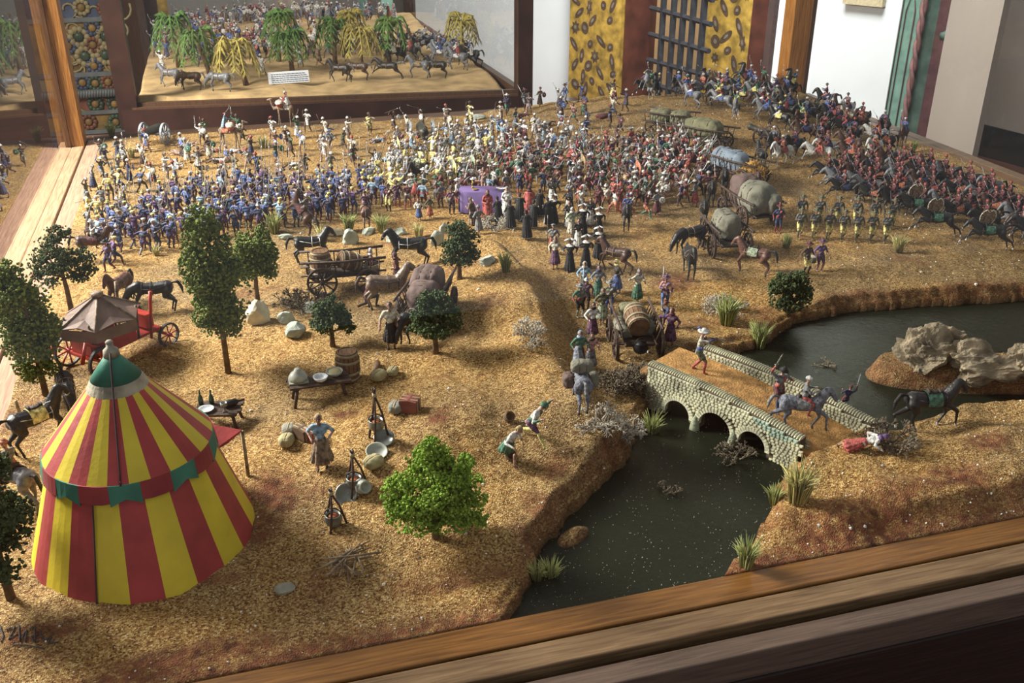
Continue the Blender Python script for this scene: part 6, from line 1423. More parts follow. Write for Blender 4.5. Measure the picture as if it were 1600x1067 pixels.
# writing scratched into the earth at the lower left corner
b = MB(); strokes = [[(0, 978), (6, 996), (2, 1004)], [(10, 985), (24, 980), (14, 1000), (28, 992)], [(30, 978), (32, 1004), (42, 984), (40, 1004)], [(46, 984), (54, 980), (56, 1006), (48, 996), (60, 994)], [(62, 990), (70, 1002), (80, 996), (76, 1008), (92, 1004)], [(20, 1008), (48, 1010), (70, 1014)]]
for st_ in strokes:
    pts = [G(x, y) + Vector((0, 0, .006)) for x, y in st_]; fine_ = []
    for p0, p1 in zip(pts, pts[1:]):
        for t in (0, .33, .66): q = p0.lerp(p1, t); fine_.append(Vector((q.x, q.y, hz(q.x, q.y) + .006)))
    b.tube(fine_ + [pts[-1]], .005, 0, 4)
o = b.obj('signature', mat('ink_blue', (.05, .06, .07), .7), None); tag(o, 'illegible dark blue handwriting painted on the earth at the lower left', 'writing', kind='stuff')

# ------------------------------------------------------------------ who stands where
def pick(rs, *opts): return rs.choice(opts)
def inside(x, y, poly):
    c = False; n_ = len(poly); j = n_ - 1
    for i in range(n_):
        if (poly[i][1] > y) != (poly[j][1] > y) and x < (poly[j][0] - poly[i][0]) * (y - poly[i][1]) / (poly[j][1] - poly[i][1]) + poly[i][0]: c = not c
        j = i
    return c
TAKEN = []
def free(p, gap):
    for q, g in TAKEN:
        if (p.x - q.x) ** 2 + (p.y - q.y) ** 2 < (max(gap, 0) * .5 + g * .5) ** 2: return False
    return True
def place_word(x, y, xs, ys):
    u = int(min(2.99, 3 * (x - min(xs)) / (max(xs) - min(xs)))); v = int(min(2.99, 3 * (y - min(ys)) / (max(ys) - min(ys))))
    return '%s %s part' % (('front', 'middle', 'back')[v], ('left', 'centre', 'right')[u])
def fill(poly, n, gap, seed, make):
    rs = random.Random(seed); wp = [P(a, b, 0)[:2] for a, b in poly]; xs = [p[0] for p in wp]; ys = [p[1] for p in wp]; k = 0
    for _ in range(n * 60):
        x, y = rs.uniform(min(xs), max(xs)), rs.uniform(min(ys), max(ys))
        if not inside(x, y, wp): continue
        p = Vector((x, y, hz(x, y)))
        if p.z < WATER + .03 or not free(p, gap): continue
        TAKEN.append((p, gap)); make(p, rs, place_word(x, y, xs, ys)); k += 1
        if k >= n: break
    return k
def take(px, py, gap=.2, deck_=False, water=False):
    p = on_deck(px, py) if deck_ else G(px, py, water); TAKEN.append((p, gap)); return p
# slots: skin hat coat breeches boots steel wood trim
def F(kind, px, py, deg, cols, label, name='soldier_figurine', h=HS, gap=.18, deck_=False, group=None, water=False, tilt=None):
    p = take(px, py, gap, deck_, water)
    return figure(kind, px, py, deg, cols, label, group, name, h, 'figurine', p, tilt)
BW = ('skin', 'black', 'black', 'white', 'dark_brown', 'steel', 'wood', 'black')
# friars in black and white, cardinals, nuns
for a in [(778, 350, 30, 'friar in black cloak bending over near the red banner pole'), (797, 358, 20, 'black and white friar, first in the front row left of the white robed priest'), (812, 345, 0, 'black cloaked friar directly in front of the white robed priest'),
          (833, 356, -20, 'friar in black cloak between the two cardinals, front row'), (843, 338, 10, 'friar in black cloak kneeling close to the right cardinal'), (822, 374, 15, 'small bald friar with a white back running, nearest of the friars'),
          (856, 352, 30, 'friar in black cloak behind the bald one'), (888, 336, 150, 'friar walking alone right of the right cardinal'), (889, 356, 170, 'friar in black and white left of the first nun group'),
          (862, 318, 160, 'slim friar standing behind the friar group'), (922, 352, 170, 'friar in plain black right of the tall nun'), (903, 386, 180, 'friar in black amid the nuns')]:
    F('friar', a[0], a[1], a[2], BW, a[3], 'friar_figurine')
F('robe', 762, 345, 190, ('skin', 'maroon', 'red', 'red', 'brown', 'steel', 'wood', 'red'), 'cardinal in red robe standing before the left half of the altar', 'cardinal_figurine', .50)
F('robe', 827, 340, 0, ('skin', 'maroon', 'red', 'red', 'brown', 'steel', 'wood', 'red'), 'cardinal in red cloak with dark hood right of the altar', 'cardinal_figurine', .52)
F('robe', 792, 340, 180, ('skin', 'cream', 'white', 'white', 'brown', 'steel', 'wood', 'white'), 'priest in a white robe at the right end of the altar', 'priest_figurine', .50)
F('friar', 738, 352, 60, ('skin', 'tan', 'tan', 'tan', 'brown', 'steel', 'wood', 'brown'), 'monk in brown habit bending left of the left cardinal', 'friar_figurine')
F('robe_spear', 748, 366, 30, ('skin', 'grey', 'grey', 'grey', 'brown', 'steel', 'red', 'dark_steel'), 'grey cloaked man lunging with a long pole toward the priest', 'priest_figurine')
for a in [(865, 350, 170, 'nun with white winged cap beside the group of friars'), (910, 366, 180, 'nun in black with wide white cap running barefoot'), (935, 372, 190, 'nun with white winged cap right of the barefoot nun'),
          (890, 424, 175, 'nun with white winged cap, nearest one of the column, left'), (915, 418, 185, 'nun with white winged cap, nearest one of the column, middle'), (934, 404, 190, 'nun with white winged cap beside the rearing bay horse')]:
    F('nun', a[0], a[1], a[2], ('skin', 'white', 'black', 'black', 'skin', 'steel', 'wood', 'black'), a[3], 'nun_figurine', .47)
# camp followers on the road
WS = lambda hat, co, sk, tr='cream': ('skin', hat, co, sk, 'brown', 'steel', 'wood', tr)
for a in [('woman', 893, 372, 200, WS('white', 'pale_green', 'cream'), 'woman in pale green dress and white hood behind the nuns'), ('woman', 867, 420, 170, WS('tan', 'cream', 'plum'), 'woman in cream blouse and plum skirt leading the column'),
          ('woman', 912, 462, 175, WS('cream', 'light_blue', 'olive'), 'woman with cream hood and olive skirt on the road'), ('woman', 934, 468, 180, WS('navy', 'grey', 'green'), 'woman in grey blouse and dark green skirt on the road'),
          ('woman_arm', 963, 458, 110, WS('yellow', 'dark_brown', 'blue'), 'woman with yellow headscarf and blue skirt raising an arm'), ('woman_arm', 995, 474, 200, WS('grey', 'cream', 'green'), 'woman in pale yellow blouse pointing behind the cask cart'),
          ('woman', 925, 530, 190, WS('black', 'white', 'plum'), 'woman in purple apron dress carrying a yellow jug'), ('woman', 940, 506, 180, WS('olive', 'olive', 'pale_green'), 'woman in olive dress with a bundle left of the cask cart'),
          ('woman', 905, 578, 185, WS('light_blue', 'green', 'maroon'), 'woman in blue hat walking beside the pack donkey, left'), ('woman_arm', 922, 580, 195, WS('hair', 'pink', 'grey'), 'woman in pink blouse leaning on the pack donkey'),
          ('woman', 1046, 540, 150, WS('maroon', 'plum', 'plum'), 'woman in dark plum skirt right of the cask cart')]:
    F(a[0], a[1], a[2], a[3], a[4], a[5], 'woman_figurine', .47)
for a in [('march', 1038, 482, 170, ('skin', 'plum', 'pink', 'blue', 'light_blue', 'steel', 'wood', 'purple'), 'man in lilac coat and blue trousers behind the cask cart'), ('stand', 905, 496, 200, ('skin', 'grey', 'green', 'dark_brown', 'white', 'steel', 'wood', 'red'), 'man in green sleeves carrying a red bag on the road'),
          ('kneel', 1045, 512, 90, ('skin', 'maroon', 'navy', 'purple', 'brown', 'steel', 'wood', 'navy'), 'crouching man in dark blue beside the cask cart'), ('stand', 952, 490, 160, ('skin', 'grey', 'olive', 'blue', 'blue', 'steel', 'wood', 'grey'), 'man in grey cloak bending by the cask cart'),
          ('halberd', 864, 396, 175, ('skin', 'grey', 'grey', 'red', 'brown', 'steel', 'wood', 'grey'), 'halberdier in grey coat and red breeches beside the nuns'), ('march_helm', 915, 485, 175, ('skin', 'steel', 'plum', 'dark_brown', 'brown', 'steel', 'wood', 'maroon'), 'soldier with plum sash among the women on the road')]:
    F(*a)
# bridge people
def FB(*a, **k): return F(*a, deck_=True, **k)
FB('aim', 1090, 580, -110, ('skin', 'white', 'cream', 'olive', 'red', 'dark_steel', 'wood', 'blue'), 'man in white hat and cream smock running onto the bridge with a gun', h=.50)
FB('attack', 1213, 636, 190, ('skin', 'black', 'grey', 'maroon', 'navy', 'steel', 'wood', 'red'), 'running man in grey and maroon on the middle of the bridge', h=.50)
p = take(1262, 668, .3); 
d_ = rider_obj(1256, 664, -100, 'walk', 'donkey', 'rider', ('skin', 'white', 'grey', 'red', 'red', 'steel', 'wood', 'grey'), 'rider with white headcloth and red hose on a blue grey donkey at the bridge end', None, 'grey', h=.42, mane='grey', hoof='dark_steel', name='donkey_rider_figurine', loc=on_deck(1248, 672))
F('woman_arm', 1310, 704, -100, ('skin', 'purple', 'white', 'red', 'brown', 'steel', 'wood', 'green'), 'woman falling forward in green and red skirts at the bridge end', 'woman_figurine', .46, tilt=(R(-62), 0))
F('attack', 1312, 640, 0, ('skin', 'maroon', 'navy', 'maroon', 'dark_brown', 'steel', 'wood', 'maroon'), 'man wading in the river behind the far bridge wall', water=True, tilt=(0, R(20)), h=.30)
# heroes of the camp
def hero(px, py, deg, cols, label, h, **kw):
    p = take(px, py, .2); b, g = human(fine=True, voxel=.010, **kw); root = empty('woman_figurine' if kw.get('dress') else 'man_figurine', p, heading(deg), h); tag(root, label, 'figurine')
    o = link('body', b.mesh('hero_body', [pm('skin')] * 8), root); paint(o, cols); o = link('hair_and_gear', g.mesh('hero_gear', [pm('skin')] * 8), root); paint(o, cols); return root
hw = hero(505, 732, 185, ('skin', 'hair_blond', 'light_blue', 'tan', 'black', 'steel', 'wood', 'red'), 'blonde woman in blue bodice and brown skirt, hands on hips', .56, hands=((.13, .04, .56), (-.13, .04, .56)), feet=((.07, .06), (-.06, -.02)), dress=(.15, .16), hat='hair', sleeves=1)
hero(612, 545, 185, ('skin', 'hair', 'cream', 'black', 'black', 'steel', 'wood', 'white'), 'dark haired woman in cream blouse and black skirt by the dark horse', .56, hands=((.20, .10, .50), (-.14, .04, .54)), dress=(.18, .13), hat='hair', sleeves=1)
hero(830, 690, -120, ('skin', 'green', 'white', 'plum', 'yellow', 'steel', 'wood', 'green'), 'running man in green cap and white shirt in the middle of the slope', .52, hands=((.20, .30, .62), (-.24, .26, .78)), feet=((.08, .30), (-.08, -.24, .10)), lean=.55, hip_z=.42, hat='cap')
hero(795, 722, -130, ('skin', 'hair_blond', 'white', 'green', 'black', 'steel', 'wood', 'cream'), 'running person in white smock and green skirt carrying pails', .50, hands=((.22, .28, .5), (-.22, .10, .42)), feet=((.08, .2), (-.08, -.24, .08)), lean=.6, hip_z=.42, hat='hair', dress=(.2, .12))
for px, py, lab in ((795, 660, 'dark coopered pail held by the running man'), (797, 722, 'dark hooped pail carried at the end of the yoke')):
    o = empty('pail', G(px, py) + Vector((0, 0, .06))); tag(o, lab, 'pail'); b = MB(); b.lathe([(.035, -.05), (.048, .04), (.042, .04), (.03, -.03)], 0, 12); b.obj('staves', M_['barrel_wood'], o)
    b = MB(); b.lathe([(.044, -.01), (.047, .005)], 0, 12, cap=False); b.lathe([(.047, .02), (.049, .035)], 0, 12, cap=False); b.obj('hoops', M_['pewter'], o); o.rotation_euler = (R(50), R(20), 0)
F('woman', 582, 445, 100, ('skin', 'white', 'maroon', 'maroon', 'brown', 'steel', 'wood', 'maroon'), 'woman in maroon cape reaching up to the barrel cart, left', 'woman_figurine', .5); F('woman_arm', 622, 452, 80, ('skin', 'maroon', 'maroon', 'maroon', 'brown', 'steel', 'wood', 'maroon'), 'woman in maroon dress reaching up to the barrel cart, right', 'woman_figurine', .5)
F('kneel', 575, 480, -60, ('skin', 'maroon', 'maroon', 'navy', 'brown', 'steel', 'wood', 'maroon'), 'person in maroon and blue behind the dun horse', h=.5); F('woman', 655, 345, 180, ('skin', 'brown', 'white', 'blue', 'brown', 'steel', 'wood', 'cream'), 'seated woman in white blouse and blue skirt beside the yellow tuft', 'woman_figurine', .36)
F('woman', 672, 342, 200, ('skin', 'black', 'olive', 'orange', 'brown', 'steel', 'wood', 'cream'), 'seated woman in olive shawl right of the blue skirted one', 'woman_figurine', .36)
# lone foot figures in the middle ground
for a in [('stand', 608, 330, 170, ('skin', 'brown', 'maroon', 'yellow', 'black', 'steel', 'wood', 'cream'), 'officer in baggy yellow breeches standing alone at the centre'), ('stand', 621, 324, 200, ('skin', 'brown', 'plum', 'plum', 'red', 'steel', 'wood', 'plum'), 'man in plum doublet and red hose beside the yellow breeches officer'),
          ('point', 651, 320, 0, ('skin', 'green', 'green', 'plum', 'red', 'steel', 'wood', 'red'), 'man in green coat with red hose seen from behind'), ('stand', 706, 335, 190, ('skin', 'brown', 'plum', 'dark_brown', 'dark_brown', 'steel', 'wood', 'grey'), 'dark dressed man walking left of the altar'),
          ('march', 812, 305, 180, ('skin', 'white', 'navy', 'navy', 'red', 'steel', 'wood', 'navy'), 'soldier in navy coat and red hose behind the altar'), ('march_helm', 890, 322, 175, ('skin', 'steel', 'grey', 'light_blue', 'grey', 'steel', 'wood', 'grey'), 'soldier in grey coat and blue grey trousers behind the friars'),
          ('march', 934, 332, 160, ('skin', 'maroon', 'maroon', 'maroon', 'orange', 'steel', 'wood', 'maroon'), 'soldier in maroon with orange hose, left of the dark horse'), ('march', 968, 328, 180, ('skin', 'red', 'maroon', 'red', 'red', 'steel', 'wood', 'red'), 'soldier in red beside the dark horse seen head on'),
          ('attack', 1008, 340, -120, ('skin', 'steel', 'maroon', 'orange', 'green', 'steel', 'wood', 'maroon'), 'soldier in maroon with orange hose striding right of the dark horse'), ('robe_spear', 1033, 318, 180, ('skin', 'white', 'cream', 'cream', 'navy', 'steel', 'wood', 'white'), 'man in a long cream robe standing alone right of centre'),
          ('stand', 1214, 364, 175, ('skin', 'maroon', 'navy', 'navy', 'red', 'steel', 'wood', 'red'), 'drum major in navy coat with red sash left of the yellow musketeers'), ('stand', 1258, 428, 200, ('skin', 'maroon', 'brown', 'yellow', 'dark_brown', 'steel', 'wood', 'brown'), 'drummer in baggy yellow breeches below the musketeers'),
          ('stand', 1279, 423, 190, ('skin', 'plum', 'purple', 'plum', 'pink', 'steel', 'wood', 'plum'), 'man in plum coat beside the yellow breeches drummer'), ('march', 173, 424, 150, ('skin', 'black', 'plum', 'navy', 'maroon', 'steel', 'wood', 'blue'), 'pikeman in blue skirt walking below the brown cavalry horse'),
          ('pike_low', 182, 415, -60, ('skin', 'yellow', 'purple', 'navy', 'maroon', 'steel', 'wood', 'navy'), 'pikeman with yellow cap at the lower edge of the blue troop'), ('halberd', 1178, 330, 180, ('skin', 'white', 'navy', 'red', 'brown', 'steel', 'wood', 'red'), 'guard in white turban and navy coat behind the sack wagon')]:
    F(*a)
dr = empty('drum', G(1267, 424) + Vector((0, 0, .17))); tag(dr, 'dark green drum carried before the yellow breeches drummer', 'drum'); b = MB(); b.lathe([(.05, -.04), (.05, .04)], 0, 14); b.obj('shell', pm('olive'), dr); b = MB(); b.lathe([(.054, .032), (.054, .042), (.02, .043)], 0, 14); b.obj('drumhead', pm('cream'), dr)
# yellow trousered musketeers in two files
k = 0
for row, (x0_, x1_, y0_, y1_, n_) in enumerate(((1250, 1392, 350, 356, 6), (1248, 1382, 372, 378, 7))):
    for i in range(n_):
        px = x0_ + (x1_ - x0_) * i / (n_ - 1); py = y0_ + (y1_ - y0_) * i / (n_ - 1)
        F('march', px, py, 175 if row else 172, ('skin', 'olive', 'dark_steel', 'yellow', 'olive', 'dark_steel', 'wood', 'olive'), '%s musketeer from the left in the %s file of yellow breeched men' % (['first', 'second', 'third', 'fourth', 'fifth', 'sixth', 'last'][i], 'front' if row else 'rear'), 'musketeer_figurine', .45, group='yellow musketeers, %s file' % ('front' if row else 'rear'))
# spare horses, cart horses and special riders
def HZ_(px, py, *a, gap=.5, **k): TAKEN.append((G(px, py), gap)); return horse_obj(px, py, *a, **k)
HZ_(608, 482, -80, 'stand', 'horse_dun', 'dun cart horse with dark legs in front of the barrel cart', mane='brown', h=.50, harness='dark_brown')
HZ_(640, 418, 95, 'stand', 'horse_black', 'black cart horse facing the barrel cart from the right', h=.48, harness='steel'); HZ_(490, 412, -80, 'stand', 'horse_black', 'black cart horse at the left end of the barrel cart', h=.46, harness='steel')
HZ_(648, 530, 150, 'graze', 'horse_black', 'dark horse with head down beside the cream bloused woman', h=.42)
HZ_(245, 488, 100, 'graze', 'horse_black', 'dark horse grazing behind the red carriage', h=.46, harness='dark_brown'); HZ_(192, 478, 170, 'stand', 'horse_chestnut', 'brown horse standing behind the leather canopy', h=.44)
hb = HZ_(68, 700, -40, 'stand', 'horse_black', 'dark horse in a yellow saddle cloth at the left edge', saddle='yellow', h=.50, harness='steel')
HZ_(112, 640, -150, 'graze', 'horse_black', 'dark horse half hidden between tent and red wheel', h=.42)
HZ_(960, 425, 60, 'walk', 'horse_bay', 'bay horse prancing beside the nuns', h=.42, gap=.3); HZ_(1076, 432, 180, 'stand', 'horse_black', 'black horse facing the viewer before the sack wagons', h=.43)
HZ_(1078, 395, 120, 'graze', 'horse_black', 'black horse stumbling left of the nearest sack wagon', h=.44); HZ_(1174, 428, 60, 'stand', 'horse_chestnut', 'chestnut horse with a pale green saddle cloth by the sack wagon', saddle='pale_green', h=.43, mane='black')
HZ_(1445, 672, -85, 'walk', 'horse_black', 'dark horse with a green saddle stepping out of the river', saddle='green', h=.48, hoof='sole', harness='iron', water=True)
pk = HZ_(906, 634, 5, 'stand', 'donkey', 'grey pack donkey seen from behind on the road', h=.44, mane='grey', gap=.3)
pb = bale(pk, (0, -.12, 1.0), (.24, .15, .15), 'canvas_grey', 'bedroll', 2, 3, 0); bale(pk, (.26, .0, .62), (.13, .17, .17), 'canvas_grey', 'saddle_bag', 1, 5); bale(pk, (-.26, .0, .62), (.13, .17, .17), 'canvas_brown', 'saddle_bag', 1, 8)
def RD(px, py, deg, pose, coat, rp, rc, label, gap=.42, **k): TAKEN.append((G(px, py), gap)); return rider_obj(px, py, deg, pose, coat, rp, rc, label, **k)
RD(152, 408, -80, 'stand', 'horse_bay', 'rider_lance', ('skin', 'steel', 'grey', 'brown', 'brown', 'steel', 'wood', 'white'), 'armoured rider on a tall brown horse at the left edge below the rails', h=.44)
RD(573, 354, 10, 'stand', 'horse_chestnut', 'rider', ('skin', 'brown', 'plum', 'brown', 'brown', 'steel', 'wood', 'plum'), 'rider in plum on a chestnut horse seen from behind', saddle='tan'); RD(472, 366, 60, 'rear', 'horse_bay', 'rider_lance', ('skin', 'steel', 'dark_steel', 'brown', 'brown', 'steel', 'wood', 'grey'), 'armoured rider on a rearing brown horse before the stones', h=.42)
RD(655, 290, 150, 'stand', 'horse_black', 'rider', ('skin', 'steel', 'pale_green', 'olive', 'brown', 'steel', 'wood', 'cream'), 'rider in pale green on a black horse behind the centre officers'); RD(978, 358, 175, 'walk', 'horse_black', 'rider', ('skin', 'blue', 'blue', 'navy', 'brown', 'steel', 'wood', 'navy'), 'rider in blue on a dark horse coming towards the viewer')
RD(35, 790, 60, 'walk', 'horse_grey', 'rider', ('skin', 'orange', 'grey', 'orange', 'orange', 'steel', 'wood', 'orange'), 'rider in orange hose on a grey horse at the left edge near the tent', h=.46)
RD(1068, 308, 175, 'walk', 'horse_chestnut', 'rider_lance', ('skin', 'orange', 'pink', 'pale_green', 'brown', 'steel', 'wood', 'pale_green'), 'rider with orange turban on a chestnut horse near the straw wagon'); RD(1092, 295, 170, 'walk', 'horse_bay', 'rider', ('skin', 'yellow', 'maroon', 'brown', 'brown', 'steel', 'wood', 'maroon'), 'rider with yellow turban beside the orange turbaned one')
for px, py, lab in ((1110, 320, 'loose black cart horse with white blaze beside the big sack wagon'), (1186, 262, 'dark saddled horse standing beside the straw wagon'), (1098, 352, 'small black horse seen head on above the nearest sack wagon'), (1180, 305, 'bay horse standing behind the big sack wagon'), (1130, 300, 'dark cart horse before the blue canvas wagon')):
    HZ_(px, py, 170 if px != 1186 else 5, 'stand', 'horse_black' if px != 1180 else 'horse_bay', lab, h=.40, gap=.35)
# camels with drums
def camel(px, py, deg, label, cloth, rider_cols, rlab, drum):
    TAKEN.append((G(px, py), .5)); B = MB(); B.cap((0, -.3, .95), (0, .25, .95), .17, .16, 0); B.cap((0, -.02, 1.05), (0, -.02, 1.2), .13, .06, 0)
    B.cap((0, .3, .95), (0, .52, .86), .10, .07, 0); B.cap((0, .52, .86), (0, .64, 1.10), .07, .055, 0); B.cap((0, .64, 1.10), (0, .66, 1.30), .055, .05, 0); B.cap((0, .65, 1.33), (0, .84, 1.27), .06, .04, 0)
    for sx in (-.10, .10):
        for y, y2 in ((.26, .30 + sx), (-.34, -.40 - sx)):
            B.cap((sx, y, .92), (sx, (y + y2) / 2 + .02, .50), .075, .035, 0); B.cap((sx, (y + y2) / 2 + .02, .50), (sx, y2, .04), .035, .026, 0); B.cap((sx, y2, .03), (sx, y2 + .04, .025), .03, .028, 1)
    B.cap((0, -.46, 1.0), (0, -.52, .7), .02, .015, 1); root = empty('camel_figurine', G(px, py), heading(deg), .42); tag(root, label, 'camel'); o = link('body', remesh(B, .024).mesh('camel', [pm('tan')] * 2), root); paint(o, ('tan', 'brown'))
    for s in (-1, 1):
        b = MB(); b.lathe([(.04, -.16), (.15, -.05), (.19, .14), (.18, .16), (.02, .165)], 0, 14, (s * .24, .12, 1.12), Matrix.Rotation(s * .5, 3, 'Y')); d = b.obj('kettledrum', pm(drum), root)
        b = MB(); b.lathe([(.185, .15), (.19, .175), (.02, .18)], 0, 14, (s * .24, .12, 1.12), Matrix.Rotation(s * .5, 3, 'Y')); b.obj('drumhead', pm('cream'), d)
    b = MB(); b.box((0, -.12, 1.02), (.40, .40, .26), 0, taper=.6); b.obj('saddle_cloth', pm(cloth), root, False)
    r = link('rider', fig_mesh('rider_sword', **POSES['rider_sword']), root, (0, -.12, .80)); paint(r, rider_cols); return root
camel(447, 198, 80, 'camel with red kettledrums and a white cloth at the back edge', 'white', ('skin_dark', 'white', 'red', 'white', 'brown', 'steel', 'wood', 'white'), '', 'red')
camel(362, 236, -85, 'camel with orange striped drums ridden by a man in light blue', 'orange', ('skin_dark', 'red', 'light_blue', 'light_blue', 'brown', 'steel', 'wood', 'light_blue'), '', 'orange')
# green table shapes and fallen things
for px, py, col, lab in ((815, 183, 'maroon', 'crumpled dark red cloak lying on the back sand, left one'), (945, 184, 'maroon', 'crumpled dark red cloak lying on the back sand, right one'), (983, 222, 'maroon', 'dark red canvas bundle beside the olive bales'), (1000, 278, 'olive', 'green hump of cloth lying amid the melee')):
    o = rock(px, py, .2, .1, .06, 'sack_grey', lab, 2, 3, 'fallen_cloak', cat='cloak'); o.data.materials[0] = pm(col)

# ------------------------------------------------------------------ the crowd
for _o in list(SC.objects):                         # keep the crowd off carts, trees and stones
    if _o.parent is None and any(k_ in _o.name for k_ in ('wagon', 'cannon', 'cart', 'altar')): TAKEN.append((Vector(_o.location), .62))
    elif _o.parent is None and any(k_ in _o.name for k_ in ('rock', 'tree', 'tuft', 'bush')) and 'island' not in _o.name: TAKEN.append((Vector(_o.location), .22))
for _k in (-.3, .3):
    for _w in (wt,): TAKEN.append((on_root(_w, 0, _k, 0), .5))
POSE_WORDS = dict(pike='pike slanted', pike_up='pike upright', pike_low='pike levelled', march='gun on shoulder', march_helm='marching with gun', aim='aiming a gun', attack='sword raised', attack_shield='scimitar and shield',
    robe_attack='robed with scimitar', robe_spear='robed with spear', warrior='bare chested with spear', warrior_run='running with club', archer='drawing a bow', stand='hand on hip', halberd='halberd upright', robe='hooded robe', fallen='lying down')
def soldier(kinds, cols, who, where, group, name, face_, spread=25, h=HS):
    def mk(p, rs, part=''):
        kd = rs.choice(kinds); c = [rs.choice(x) if isinstance(x, (list, tuple)) else x for x in cols]; w_ = lambda t: t.replace('_', ' ')
        o = link(name, fig_mesh(kd, **POSES[kd]), None, p, heading(face_ + rs.uniform(-spread, spread)), h * rs.uniform(.95, 1.06)); paint(o, c)
        tag(o, '%s in %s, %s hat, %s, %s, %s' % (who, w_(c[2]), w_(c[1]), POSE_WORDS[kd], where, part.replace(' part', '') if ' ' in who or '_' in c[2] or len(where.split()) > 4 or len(POSE_WORDS[kd].split()) > 3 else part), 'figurine', group)
        if kd == 'fallen': o.rotation_euler = (R(88), 0, rs.uniform(0, 6)); o.location.z += .03
    return mk
counts = {}
def crowd(key, poly, n, gap, seed, *a, **k): counts[key] = fill(poly, n, gap, seed, soldier(*a, **k))
BL = ['blue', 'navy', 'purple', 'blue', 'plum', 'navy', 'light_blue']
crowd('blue', [(150, 395), (175, 355), (250, 322), (330, 300), (450, 296), (575, 292), (610, 325), (560, 345), (500, 350), (440, 362), (380, 372), (300, 385), (230, 400)], 150, .17, 11,
      ['pike', 'pike_up', 'pike_low', 'pike_up', 'march_helm', 'halberd'], ('skin', ['yellow', 'steel', 'brown', 'yellow', 'steel', 'ochre', 'black'], BL, ['navy', 'plum', 'purple', 'blue', 'maroon'], ['grey', 'maroon', 'dark_brown'], 'steel', 'pole', BL),
      'pikeman', 'blue troop at left', 'blue and purple pikemen at left', 'pikeman_figurine', -20, 30)
crowd('left_edge', [(130, 400), (135, 330), (155, 250), (200, 235), (230, 300), (215, 330), (160, 345)], 18, .26, 12, ['pike_low', 'robe_attack', 'attack', 'halberd', 'robe_spear'],
      (['skin', 'skin_dark'], ['steel', 'white', 'grey', 'yellow'], ['grey', 'dark_steel', 'olive', 'navy', 'yellow'], ['grey', 'navy', 'brown'], 'dark_brown', 'steel', 'wood', ['blue', 'grey', 'white']), 'fighter', 'by the left rail', 'fighters at the left edge', 'fighter_figurine', -60, 60)
crowd('left_sparse', [(160, 250), (215, 225), (330, 222), (600, 222), (640, 240), (590, 268), (470, 278), (330, 288), (235, 310)], 34, .36, 13, ['warrior', 'warrior_run', 'robe_attack', 'archer', 'attack_shield', 'robe_spear'],
      (['skin_dark', 'skin_dark', 'skin'], ['white', 'white', 'red', 'steel', 'brown'], ['white', 'blue', 'cream', 'olive', 'brown', 'grey'], ['white', 'brown', 'grey', 'navy', 'cream'], ['skin_dark', 'brown'], 'steel', 'wood', ['white', 'blue', 'cream', 'green']), 'warrior', 'behind the blue troop', 'warriors above the blue troop', 'warrior_figurine', 200, 70)
crowd('back_row', [(265, 212), (480, 206), (760, 190), (760, 206), (480, 222), (265, 224)], 15, .45, 14, ['warrior', 'warrior_run', 'robe_attack', 'archer'],
      ('skin_dark', ['white', 'brown', 'red'], ['white', 'yellow', 'green', 'blue', 'cream'], ['white', 'brown', 'grey'], 'skin_dark', 'steel', 'wood', ['cream', 'white']), 'warrior', 'along the back edge', 'warriors along the back edge', 'warrior_figurine', 190, 60)
crowd('steel', [(560, 300), (590, 268), (680, 240), (760, 240), (760, 270), (720, 296), (650, 300), (600, 325)], 52, .18, 15, ['pike_low', 'attack', 'march_helm', 'pike'],
      ('skin', 'steel', ['grey', 'steel', 'grey', 'yellow'], ['yellow', 'yellow', 'maroon', 'navy'], ['grey', 'dark_brown'], 'steel', 'wood', ['yellow', 'grey']), 'soldier', 'steel helmeted block', 'steel helmeted soldiers left of centre', 'soldier_figurine', -30, 35)
crowd('whites', [(600, 245), (640, 222), (760, 212), (880, 215), (920, 232), (900, 250), (800, 255), (760, 262), (700, 242)], 38, .25, 16, ['attack_shield', 'robe_attack', 'robe_spear', 'warrior_run', 'archer'],
      (['skin', 'skin_dark'], ['white', 'white', 'steel'], ['white', 'light_blue', 'cream', 'grey', 'white'], ['white', 'grey', 'light_blue', 'maroon'], ['brown', 'skin_dark'], 'steel', 'wood', ['white', 'blue', 'maroon', 'cream']), 'fighter', 'upper middle melee', 'turbaned fighters in the upper melee', 'turbaned_fighter_figurine', 190, 60)
MIX = ['maroon', 'red', 'navy', 'dark_brown', 'green', 'grey', 'plum', 'maroon', 'white', 'olive']
crowd('melee', [(740, 290), (770, 252), (900, 245), (1010, 238), (1060, 262), (1050, 300), (1000, 330), (940, 315), (870, 305), (800, 305)], 115, .19, 17, ['attack', 'march', 'pike_low', 'aim', 'attack_shield', 'march_helm'],
      (['skin', 'skin', 'skin_dark'], ['white', 'steel', 'maroon', 'grey', 'red', 'brown'], MIX, ['maroon', 'red', 'dark_brown', 'navy', 'grey'], ['brown', 'red', 'grey'], 'steel', 'wood', ['red', 'white', 'green', 'ochre']), 'soldier', 'melee right of centre', 'soldiers in the melee right of centre', 'soldier_figurine', 60, 100)
crowd('centre', [(600, 322), (640, 300), (760, 280), (800, 310), (720, 325), (640, 330)], 26, .24, 18, ['attack', 'march', 'robe_attack', 'aim', 'stand', 'march_helm'],
      ('skin', ['steel', 'white', 'green', 'brown'], ['white', 'grey', 'green', 'maroon', 'light_blue'], ['maroon', 'red', 'grey', 'navy'], ['red', 'grey', 'brown'], 'steel', 'wood', ['white', 'red']), 'soldier', 'left of purple altar', 'loose group left of the altar', 'soldier_figurine', 20, 80)
